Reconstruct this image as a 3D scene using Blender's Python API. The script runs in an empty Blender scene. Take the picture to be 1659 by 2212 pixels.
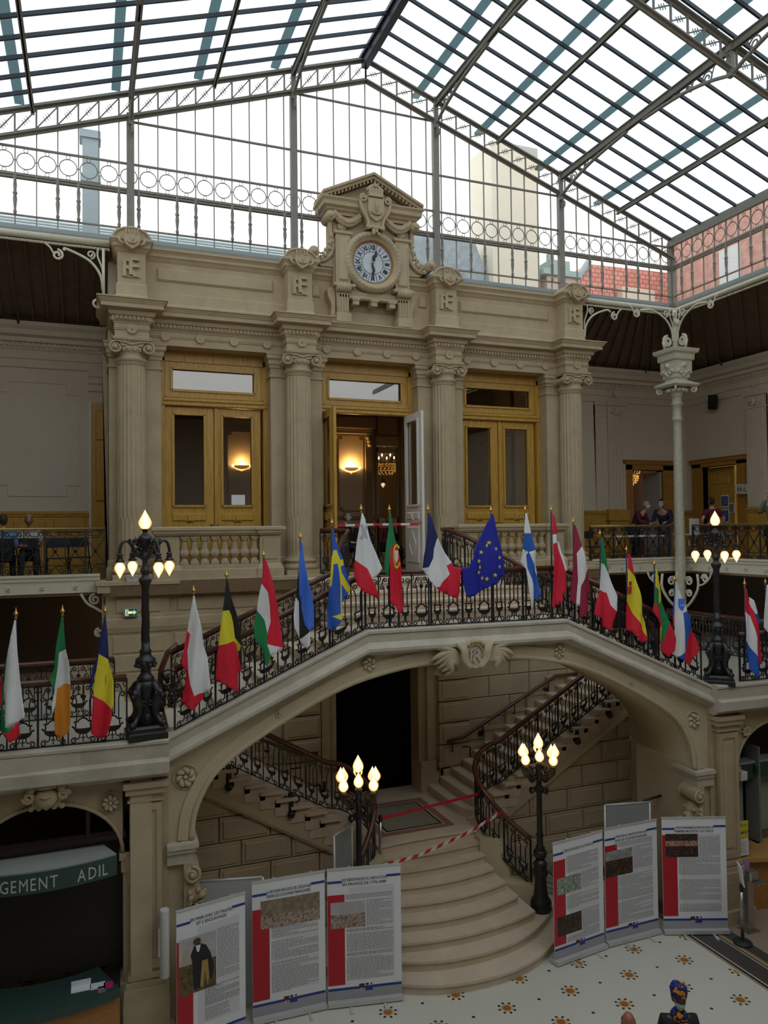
import bpy, bmesh, math, random
from mathutils import Vector, Matrix
from math import sin, cos, pi, radians, sqrt
random.seed(7)
SC = bpy.context.scene
COL = SC.collection

# ------------------------------------------------------------------ camera
F_PX = 1644.96
cam = bpy.data.cameras.new('camera')
cam_o = bpy.data.objects.new('camera', cam)
COL.objects.link(cam_o)
cam.sensor_fit = 'VERTICAL'
cam.sensor_height = 24.0
cam.sensor_width = 18.0
cam.lens = F_PX / 2212.0 * 24.0
cam.clip_start = 0.05
cam.clip_end = 300
_y, _p, _r = 0.369468387, 0.0256628481, -0.0119671502
_fw = Vector((sin(_y) * cos(_p), cos(_y) * cos(_p), sin(_p)))
_rt = Vector((cos(_y), -sin(_y), 0))
_up = _rt.cross(_fw)
_R = _rt * cos(_r) + _up * sin(_r)
_U = -_rt * sin(_r) + _up * cos(_r)
_M = Matrix((_R, _U, -_fw)).transposed().to_4x4()
_M.translation = Vector((0, 0, 7.5))
cam_o.matrix_world = _M
SC.camera = cam_o

# ------------------------------------------------------------------ light
SKY = 1.5
world = bpy.data.worlds.new('sky')
SC.world = world
world.use_nodes = True
_nt = world.node_tree
_bg = _nt.nodes['Background']
_tc = _nt.nodes.new('ShaderNodeTexCoord')
_sx = _nt.nodes.new('ShaderNodeSeparateXYZ')
_mr = _nt.nodes.new('ShaderNodeMapRange')
_mx = _nt.nodes.new('ShaderNodeMix')
_mx.data_type = 'RGBA'
_nt.links.new(_tc.outputs['Generated'], _sx.inputs[0])
_nt.links.new(_sx.outputs['Z'], _mr.inputs['Value'])
_mr.inputs['From Min'].default_value = 0.0
_mr.inputs['From Max'].default_value = 0.6
_nt.links.new(_mr.outputs['Result'], _mx.inputs['Factor'])
_mx.inputs['A'].default_value = (1.0, 0.99, 0.975, 1)
_mx.inputs['B'].default_value = (0.93, 0.975, 1.0, 1)
_nt.links.new(_mx.outputs['Result'], _bg.inputs['Color'])
_bg.inputs['Strength'].default_value = SKY
SC.view_settings.view_transform = 'Standard'
SC.view_settings.look = 'None'
SC.view_settings.exposure = 0.28
SC.view_settings.gamma = 1.0
SC.view_settings.use_curve_mapping = False
try:
    SC.cycles.max_bounces = 7
    SC.cycles.diffuse_bounces = 5
    SC.cycles.glossy_bounces = 3
    SC.cycles.transmission_bounces = 3
    SC.cycles.transparent_max_bounces = 14
    SC.cycles.sample_clamp_indirect = 4.0
    SC.cycles.caustics_reflective = False
    SC.cycles.caustics_refractive = False
except Exception:
    pass

# ------------------------------------------------------------------ materials
def L1(c):
    c = c / 255.0
    return c / 12.92 if c <= 0.04045 else ((c + 0.055) / 1.055) ** 2.4
def S(r, g, b):
    return (L1(r), L1(g), L1(b))
MATS = {}
def mat(name, col, rough=0.6, metal=0.0, noise=0.0, nscale=6.0, col2=None, bump=0.0, bscale=40.0, emit=None, estr=0.0, spec=0.5, stretch=None, detail=4.0):
    if name in MATS:
        return MATS[name]
    m = bpy.data.materials.new(name)
    m.use_nodes = True
    nt = m.node_tree
    b = nt.nodes['Principled BSDF']
    b.inputs['Base Color'].default_value = (*col, 1)
    b.inputs['Roughness'].default_value = rough
    b.inputs['Metallic'].default_value = metal
    b.inputs['Specular IOR Level'].default_value = spec
    if noise or col2 or bump:
        tc = nt.nodes.new('ShaderNodeTexCoord')
        src = tc.outputs['Object']
        if stretch:
            mp = nt.nodes.new('ShaderNodeMapping')
            mp.inputs['Scale'].default_value = stretch
            nt.links.new(src, mp.inputs[0])
            src = mp.outputs[0]
    if noise or col2:
        n = nt.nodes.new('ShaderNodeTexNoise')
        n.inputs['Scale'].default_value = nscale
        n.inputs['Detail'].default_value = detail
        n.inputs['Roughness'].default_value = 0.65
        nt.links.new(src, n.inputs['Vector'])
        mx = nt.nodes.new('ShaderNodeMix')
        mx.data_type = 'RGBA'
        cr = nt.nodes.new('ShaderNodeMapRange')
        cr.inputs['From Min'].default_value = 0.33
        cr.inputs['From Max'].default_value = 0.67
        nt.links.new(n.outputs['Fac'], cr.inputs['Value'])
        nt.links.new(cr.outputs['Result'], mx.inputs['Factor'])
        c2 = col2 if col2 else tuple(c * (1 - noise) for c in col)
        mx.inputs['A'].default_value = (*c2, 1)
        mx.inputs['B'].default_value = (*col, 1)
        nt.links.new(mx.outputs['Result'], b.inputs['Base Color'])
    if bump:
        n2 = nt.nodes.new('ShaderNodeTexNoise')
        n2.inputs['Scale'].default_value = bscale
        n2.inputs['Detail'].default_value = 3
        nt.links.new(src, n2.inputs['Vector'])
        bp = nt.nodes.new('ShaderNodeBump')
        bp.inputs['Strength'].default_value = bump
        bp.inputs['Distance'].default_value = 0.02
        nt.links.new(n2.outputs['Fac'], bp.inputs['Height'])
        nt.links.new(bp.outputs['Normal'], b.inputs['Normal'])
    if emit:
        b.inputs['Emission Color'].default_value = (*emit, 1)
        b.inputs['Emission Strength'].default_value = estr
    MATS[name] = m
    return m

def glass_mat(name, tint, refl=0.06, rough=0.02, frost=0.0, graze=0.4):
    m = bpy.data.materials.new(name)
    m.use_nodes = True
    nt = m.node_tree
    nt.nodes.remove(nt.nodes['Principled BSDF'])
    out = nt.nodes['Material Output']
    tr = nt.nodes.new('ShaderNodeBsdfTransparent')
    tr.inputs['Color'].default_value = (*tint, 1)
    gl = nt.nodes.new('ShaderNodeBsdfGlossy')
    gl.inputs['Roughness'].default_value = rough
    mix = nt.nodes.new('ShaderNodeMixShader')
    fr = nt.nodes.new('ShaderNodeLayerWeight')
    fr.inputs['Blend'].default_value = 0.5
    pw = nt.nodes.new('ShaderNodeMath')
    pw.operation = 'POWER'
    pw.inputs[1].default_value = 4.0
    nt.links.new(fr.outputs['Facing'], pw.inputs[0])
    mm = nt.nodes.new('ShaderNodeMath')
    mm.operation = 'MULTIPLY_ADD'
    mm.inputs[1].default_value = graze
    mm.inputs[2].default_value = refl
    nt.links.new(pw.outputs[0], mm.inputs[0])
    nt.links.new(mm.outputs[0], mix.inputs[0])
    nt.links.new(tr.outputs[0], mix.inputs[1])
    nt.links.new(gl.outputs[0], mix.inputs[2])
    last = mix.outputs[0]
    if frost:
        df = nt.nodes.new('ShaderNodeBsdfTranslucent')
        df.inputs['Color'].default_value = (*tint, 1)
        m2 = nt.nodes.new('ShaderNodeMixShader')
        m2.inputs[0].default_value = frost
        nt.links.new(last, m2.inputs[1])
        nt.links.new(df.outputs[0], m2.inputs[2])
        last = m2.outputs[0]
    nt.links.new(last, out.inputs['Surface'])
    MATS[name] = m
    return m

STONE = mat('tan_limestone', (0.51, 0.40, 0.25), 0.8, noise=0.16, nscale=2.2, bump=0.25, bscale=30)  # darkened to hold back the light on the upper facade
STONE2 = mat('tan_limestone_courses', (0.58, 0.465, 0.305), 0.82, noise=0.2, nscale=1.2, bump=0.25, bscale=26)  # lightened to stand in for missing light on the lower walls
STONEL = mat('pale_weathered_limestone', (0.58, 0.515, 0.41), 0.75, noise=0.22, nscale=2.5, bump=0.3, bscale=30)
STONEY = mat('honey_limestone', (0.58, 0.48, 0.315), 0.8, noise=0.13, nscale=1.3, bump=0.2, bscale=26)  # colour raised to make up for too little light around the arch
STEP = mat('worn_pale_stone_steps', (0.68, 0.555, 0.41), 0.7, noise=0.12, nscale=3.0, bump=0.15)  # lightened in place of light that does not reach the stairs
PLASTER = mat('cream_painted_plaster', (0.66, 0.575, 0.46), 0.75, noise=0.05, nscale=1.2)
PLASTER2 = mat('cream_painted_mouldings', (0.66, 0.565, 0.44), 0.7, noise=0.08, nscale=3)
OAK = mat('golden_varnished_oak', (0.60, 0.34, 0.055), 0.38, noise=0.35, nscale=5, stretch=(6, 6, 0.5))
OAKD = mat('brown_varnished_oak', (0.45, 0.21, 0.035), 0.4, noise=0.35, nscale=5, stretch=(0.6, 6, 5))
IRON = mat('black_painted_iron', (0.016, 0.014, 0.014), 0.42, spec=0.6)
IRONC = mat('cream_painted_iron', (0.70, 0.66, 0.51), 0.45, noise=0.08, nscale=9)
FRAME = mat('grey_brown_painted_iron', (0.27, 0.245, 0.20), 0.55, noise=0.15, nscale=8)
BARM = mat('dark_glazing_bar_iron', (0.035, 0.035, 0.045), 0.5)
OUTER = mat('weathered_green_grey_zinc', (0.30, 0.36, 0.36), 0.7)
RAILTINT = glass_mat('green_grey_lightened_rail', (0.30, 0.36, 0.36), 0.0, 0.1, graze=0.02)  # see-through tint brightens the outer rails' shaded undersides in place of opaque metal
PLANK = mat('dark_brown_ceiling_planks', (0.17, 0.115, 0.075), 0.7, noise=0.3, nscale=4)
DARKM = mat('dark_brown_soffit_and_shade', (0.06, 0.04, 0.025), 0.8)
BLACKD = mat('matt_black_doorway', (0.004, 0.004, 0.005), 0.9, spec=0.1)  # plain black sheet closing the doorway
RAILW = mat('polished_mahogany', (0.13, 0.045, 0.025), 0.25, noise=0.35, nscale=4)
GOLD = mat('gilded_brass', (0.60, 0.36, 0.09), 0.32, metal=0.85)
BRASS = mat('worn_brass_rail', (0.42, 0.30, 0.12), 0.4, metal=0.7)
WHITEP = mat('white_painted_wood', (0.72, 0.69, 0.64), 0.45)
ROOFGLASS = glass_mat('pale_blue_roof_glass', (0.60, 0.70, 0.77), 0.01, 0.05, graze=0.03)
CLEARGLASS = glass_mat('clear_roof_glass', (0.97, 0.98, 0.98), 0.0, 0.05, graze=0.03)
GABLEGLASS = glass_mat('clear_gable_glass', (0.95, 0.97, 0.97), 0.015, 0.0)
DOORGLASS = glass_mat('reflective_door_glass', (0.80, 0.79, 0.76), 0.16, 0.0)
STEEL = mat('brushed_steel', (0.5, 0.48, 0.45), 0.3, metal=0.9)
ALU = mat('satin_aluminium', (0.62, 0.61, 0.59), 0.4, metal=0.3)

# ------------------------------------------------------------------ mesh builder
ROOTLOC = {}
class MB:
    def __init__(self):
        self.v = []
        self.f = []
        self.mi = []
        self.sm = []
        self.cur = 0
        self.smooth = False
    def add(self, vs, fs, M=None, smooth=None):
        o = len(self.v)
        if M is not None:
            vs = [tuple(M @ Vector(p)) for p in vs]
        self.v += [tuple(p) for p in vs]
        s = self.smooth if smooth is None else smooth
        for f in fs:
            self.f.append([i + o for i in f])
            self.mi.append(self.cur)
            self.sm.append(s)
        return self
    def box(self, x0, x1, y0, y1, z0, z1, M=None):
        vs = [(x0, y0, z0), (x1, y0, z0), (x1, y1, z0), (x0, y1, z0), (x0, y0, z1), (x1, y0, z1), (x1, y1, z1), (x0, y1, z1)]
        return self.add(vs, [(0, 3, 2, 1), (4, 5, 6, 7), (0, 1, 5, 4), (1, 2, 6, 5), (2, 3, 7, 6), (3, 0, 4, 7)], M, False)
    def bbox(self, x0, x1, y0, y1, z0, z1, b, M=None, face='-y'):
        # box whose front (min y) face is bevelled by b
        vs = [(x0, y1, z0), (x1, y1, z0), (x1, y1, z1), (x0, y1, z1), (x0, y0 + b, z0), (x1, y0 + b, z0), (x1, y0 + b, z1), (x0, y0 + b, z1),
              (x0 + b, y0, z0 + b), (x1 - b, y0, z0 + b), (x1 - b, y0, z1 - b), (x0 + b, y0, z1 - b)]
        fs = [(3, 2, 1, 0), (0, 1, 5, 4), (1, 2, 6, 5), (2, 3, 7, 6), (3, 0, 4, 7), (4, 5, 9, 8), (5, 6, 10, 9), (6, 7, 11, 10), (7, 4, 8, 11), (8, 9, 10, 11)]
        return self.add(vs, fs, M, False)
    def lathe(self, prof, n=24, c=(0, 0, 0), M=None, smooth=True, cap=True, rad=None):
        vs = []
        for r, z in prof:
            for k in range(n):
                a = 2 * pi * k / n
                rr = r if rad is None else r * rad(a, z)
                vs.append((c[0] + rr * cos(a), c[1] + rr * sin(a), c[2] + z))
        fs = []
        for i in range(len(prof) - 1):
            for k in range(n):
                k2 = (k + 1) % n
                fs.append((i * n + k, i * n + k2, (i + 1) * n + k2, (i + 1) * n + k))
        self.add(vs, fs, M, smooth)
        if cap:
            o = len(self.v) - len(vs)
            self.f.append([o + k for k in range(n)][::-1]); self.mi.append(self.cur); self.sm.append(False)
            t = o + (len(prof) - 1) * n
            self.f.append([t + k for k in range(n)]); self.mi.append(self.cur); self.sm.append(False)
        return self
    def tube(self, pts, r, n=6, closed=False, M=None, smooth=True, cap=True, up=None):
        pts = [Vector(p) for p in pts]
        m = len(pts)
        if m < 2:
            return self
        rs = r if isinstance(r, (list, tuple)) else [r] * m
        vs, prev = [], None
        for i, p in enumerate(pts):
            if closed:
                t = pts[(i + 1) % m] - pts[i - 1]
            else:
                t = pts[min(i + 1, m - 1)] - pts[max(i - 1, 0)]
            if t.length < 1e-9:
                t = Vector((0, 0, 1))
            t.normalize()
            if prev is None:
                a = Vector(up) if up else (Vector((0, 0, 1)) if abs(t.z) < 0.9 else Vector((0, 1, 0)))
                nrm = (a - t * a.dot(t)).normalized()
            else:
                nrm = prev - t * prev.dot(t)
                if nrm.length < 1e-6:
                    nrm = t.orthogonal()
                nrm.normalize()
            prev = nrm
            bn = t.cross(nrm)
            for k in range(n):
                a = 2 * pi * (k + 0.5) / n
                q = p + (nrm * cos(a) + bn * sin(a)) * rs[i]
                vs.append(tuple(q))
        fs = []
        for i in range(m if closed else m - 1):
            j = (i + 1) % m
            for k in range(n):
                k2 = (k + 1) % n
                fs.append((i * n + k, i * n + k2, j * n + k2, j * n + k))
        if cap and not closed:
            fs.append(tuple(range(n))[::-1])
            fs.append(tuple((m - 1) * n + k for k in range(n)))
        return self.add(vs, fs, M, smooth and n > 4)
    def bar(self, p0, p1, w, d=None, M=None, up=(0, 0, 1)):
        # rectangular bar: w across, d along "up"
        d = w if d is None else d
        p0, p1 = Vector(p0), Vector(p1)
        t = (p1 - p0).normalized()
        u = Vector(up)
        u = u - t * u.dot(t)
        if u.length < 1e-5:
            u = Vector((0, 1, 0)) - t * t.y
        u.normalize()
        s = t.cross(u)
        vs = []
        for p in (p0, p1):
            for a, b in ((-1, -1), (1, -1), (1, 1), (-1, 1)):
                vs.append(tuple(p + s * (a * w / 2) + u * (b * d / 2)))
        return self.add(vs, [(0, 3, 2, 1), (4, 5, 6, 7), (0, 1, 5, 4), (1, 2, 6, 5), (2, 3, 7, 6), (3, 0, 4, 7)], M, False)
    def sweep(self, path, prof, closed=False, M=None, smooth=False, caps=True):
        # path: list of (x, y) walked so that outward is to the RIGHT of travel; prof: list of (out, z)
        n = len(path)
        P = [Vector(p) for p in path]
        offs = []
        for i in range(n):
            a = P[i] - P[i - 1] if (i > 0 or closed) else None
            b = P[(i + 1) % n] - P[i] if (i < n - 1 or closed) else None
            na = Vector((a.y, -a.x)).normalized() if a is not None else None
            nb = Vector((b.y, -b.x)).normalized() if b is not None else None
            if na is None:
                o = nb
            elif nb is None:
                o = na
            else:
                o = na + nb
                o = o / max(0.15, o.dot(na)) if o.length > 1e-6 else na
            offs.append(o)
        m = len(prof)
        vs = []
        for i in range(n):
            for (u, z) in prof:
                q = P[i] + offs[i] * u
                vs.append((q.x, q.y, z))
        fs = []
        for i in range(n if closed else n - 1):
            j = (i + 1) % n
            for k in range(m - 1):
                fs.append((i * m + k, j * m + k, j * m + k + 1, i * m + k + 1))
        if caps and not closed:
            fs.append(tuple(range(m)))
            fs.append(tuple((n - 1) * m + k for k in range(m))[::-1])
        return self.add(vs, fs, M, smooth)
    def prism(self, poly, d0, d1, axis='y', M=None):
        # poly (a, b): axis y -> (x, z); axis z -> (x, y); axis x -> (y, z)
        def P(a, b, d):
            return (a, d, b) if axis == 'y' else ((a, b, d) if axis == 'z' else (d, a, b))
        n = len(poly)
        vs = [P(a, b, d0) for a, b in poly] + [P(a, b, d1) for a, b in poly]
        fs = [tuple(range(n)), tuple(range(n, 2 * n))[::-1]]
        for i in range(n):
            j = (i + 1) % n
            fs.append((i, i + n, j + n, j))
        return self.add(vs, fs, M, False)
    def ball(self, c, r, n=10, m=7, M=None, sc=(1, 1, 1)):
        vs, fs = [], []
        for i in range(m + 1):
            t = pi * i / m
            for k in range(n):
                a = 2 * pi * k / n
                vs.append((c[0] + r * sc[0] * sin(t) * cos(a), c[1] + r * sc[1] * sin(t) * sin(a), c[2] + r * sc[2] * cos(t)))
        for i in range(m):
            for k in range(n):
                k2 = (k + 1) % n
                fs.append((i * n + k, (i + 1) * n + k, (i + 1) * n + k2, i * n + k2))
        return self.add(vs, fs, M, True)
    def merge(self, other, M=None):
        o = len(self.v)
        self.v += [tuple(M @ Vector(p)) for p in other.v] if M is not None else list(other.v)
        self.f += [[i + o for i in f] for f in other.f]
        self.mi += other.mi
        self.sm += other.sm
        return self
    def mesh(self, name, mats, off=(0, 0, 0)):
        me = bpy.data.meshes.new(name)
        ox, oy, oz = off
        me.from_pydata([(x - ox, y - oy, z - oz) for x, y, z in self.v], [], self.f)
        for m in (mats if isinstance(mats, (list, tuple)) else [mats]):
            me.materials.append(m)
        me.polygons.foreach_set('material_index', self.mi)
        me.polygons.foreach_set('use_smooth', self.sm)
        bm = bmesh.new()
        bm.from_mesh(me)
        bmesh.ops.remove_doubles(bm, verts=bm.verts, dist=1e-5)
        bmesh.ops.recalc_face_normals(bm, faces=bm.faces)
        bm.to_mesh(me)
        bm.free()
        me.update()
        return me
    def obj(self, name, mats, parent=None):
        off = ROOTLOC.get(parent.name, (0, 0, 0)) if parent is not None else (0, 0, 0)
        if parent is None and self.v and name_origin[0]:
            xs = [p[0] for p in self.v]; ys = [p[1] for p in self.v]; zs = [p[2] for p in self.v]
            off = ((min(xs) + max(xs)) / 2, (min(ys) + max(ys)) / 2, min(zs))
        o = bpy.data.objects.new(name, self.mesh(name, mats, off))
        COL.objects.link(o)
        if parent is not None:
            o.parent = parent
            ROOTLOC[o.name] = off
        else:
            o.location = off
            ROOTLOC[o.name] = off
        return o
name_origin = [True]

def tag(o, label, cat, group=None, kind=None):
    o['label'] = label
    o['category'] = cat
    if group:
        o['group'] = group
    if kind:
        o['kind'] = kind
    return o
def thing(name, label, cat, loc=(0, 0, 0), group=None):
    o = bpy.data.objects.new(name, None)
    COL.objects.link(o)
    o.empty_display_size = 0.2
    o.location = loc
    ROOTLOC[o.name] = tuple(loc)
    return tag(o, label, cat, group)
def struct(o):
    o['kind'] = 'structure'
    return o
def sroot(name):
    o = bpy.data.objects.new(name, None)
    COL.objects.link(o)
    ROOTLOC[o.name] = (0, 0, 0)
    o['kind'] = 'structure'
    return o
def dup(root, loc, rotz=None, label=None, group=None, scale=None):
    def cp(o, par):
        c = o.copy()
        COL.objects.link(c)
        if par is not None:
            c.parent = par
        for ch in [x for x in o.children]:
            cp(ch, c)
        return c
    r = cp(root, None)
    r.location = loc
    if rotz is not None:
        r.rotation_euler = (0, 0, rotz)
    if scale:
        r.scale = scale
    if label:
        r['label'] = label
    if group:
        r['group'] = group
    return r
def share(o, loc, parent):
    c = o.copy()
    COL.objects.link(c)
    c.parent = parent
    c.location = loc
    return c

def spiral(c, r0, r1, a0, turns, n=14):
    return [(c[0] + (r0 + (r1 - r0) * i / n) * cos(a0 + 2 * pi * turns * i / n), c[1] + (r0 + (r1 - r0) * i / n) * sin(a0 + 2 * pi * turns * i / n)) for i in range(n + 1)]
def catmull(P, n=6):
    P = [Vector(p) for p in P]
    out = []
    for i in range(len(P) - 1):
        p0 = P[max(i - 1, 0)]; p1 = P[i]; p2 = P[i + 1]; p3 = P[min(i + 2, len(P) - 1)]
        for k in range(n):
            t = k / n
            out.append(tuple(0.5 * ((2 * p1) + (p2 - p0) * t + (2 * p0 - 5 * p1 + 4 * p2 - p3) * t * t + (3 * p1 - p0 - 3 * p2 + p3) * t ** 3)))
    out.append(tuple(P[-1]))
    return out

# text as mesh data: returns verts, faces in the xz plane facing -y
_tcache = {}
def text_geo(s, size, ext=0.0, align='CENTER', bold=False, space=1.0):
    key = (s, size, ext, align, bold, space)
    if key in _tcache:
        return _tcache[key]
    cu = bpy.data.curves.new('lettering', 'FONT')
    cu.body = s
    cu.size = size
    cu.extrude = ext
    cu.align_x = align
    cu.resolution_u = 2
    cu.space_character = space
    if bold:
        cu.offset = size * 0.018
    ob = bpy.data.objects.new('lettering', cu)
    COL.objects.link(ob)
    bpy.context.view_layer.update()
    dg = bpy.context.evaluated_depsgraph_get()
    me = bpy.data.meshes.new_from_object(ob.evaluated_get(dg))
    vs = [(v.co.x, -v.co.z, v.co.y) for v in me.vertices]
    fs = [tuple(p.vertices) for p in me.polygons]
    bpy.data.objects.remove(ob)
    bpy.data.curves.remove(cu)
    bpy.data.meshes.remove(me)
    _tcache[key] = (vs, fs)
    return vs, fs

def skin_geo(verts, edges, radii, sub=1, root=0):
    me = bpy.data.meshes.new('skin_tmp')
    me.from_pydata(verts, edges, [])
    ob = bpy.data.objects.new('skin_tmp', me)
    COL.objects.link(ob)
    md = ob.modifiers.new('skin', 'SKIN')
    md.use_smooth_shade = True
    sv = me.skin_vertices[0].data
    for i, r in enumerate(radii):
        rr = r if isinstance(r, (tuple, list)) else (r, r)
        sv[i].radius = rr
        sv[i].use_root = (i == root)
    if sub:
        s2 = ob.modifiers.new('sub', 'SUBSURF')
        s2.levels = sub
        s2.render_levels = sub
    bpy.context.view_layer.update()
    dg = bpy.context.evaluated_depsgraph_get()
    m2 = bpy.data.meshes.new_from_object(ob.evaluated_get(dg))
    vs = [tuple(v.co) for v in m2.vertices]
    fs = [tuple(p.vertices) for p in m2.polygons]
    bpy.data.objects.remove(ob)
    bpy.data.meshes.remove(me)
    bpy.data.meshes.remove(m2)
    return vs, fs

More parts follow.
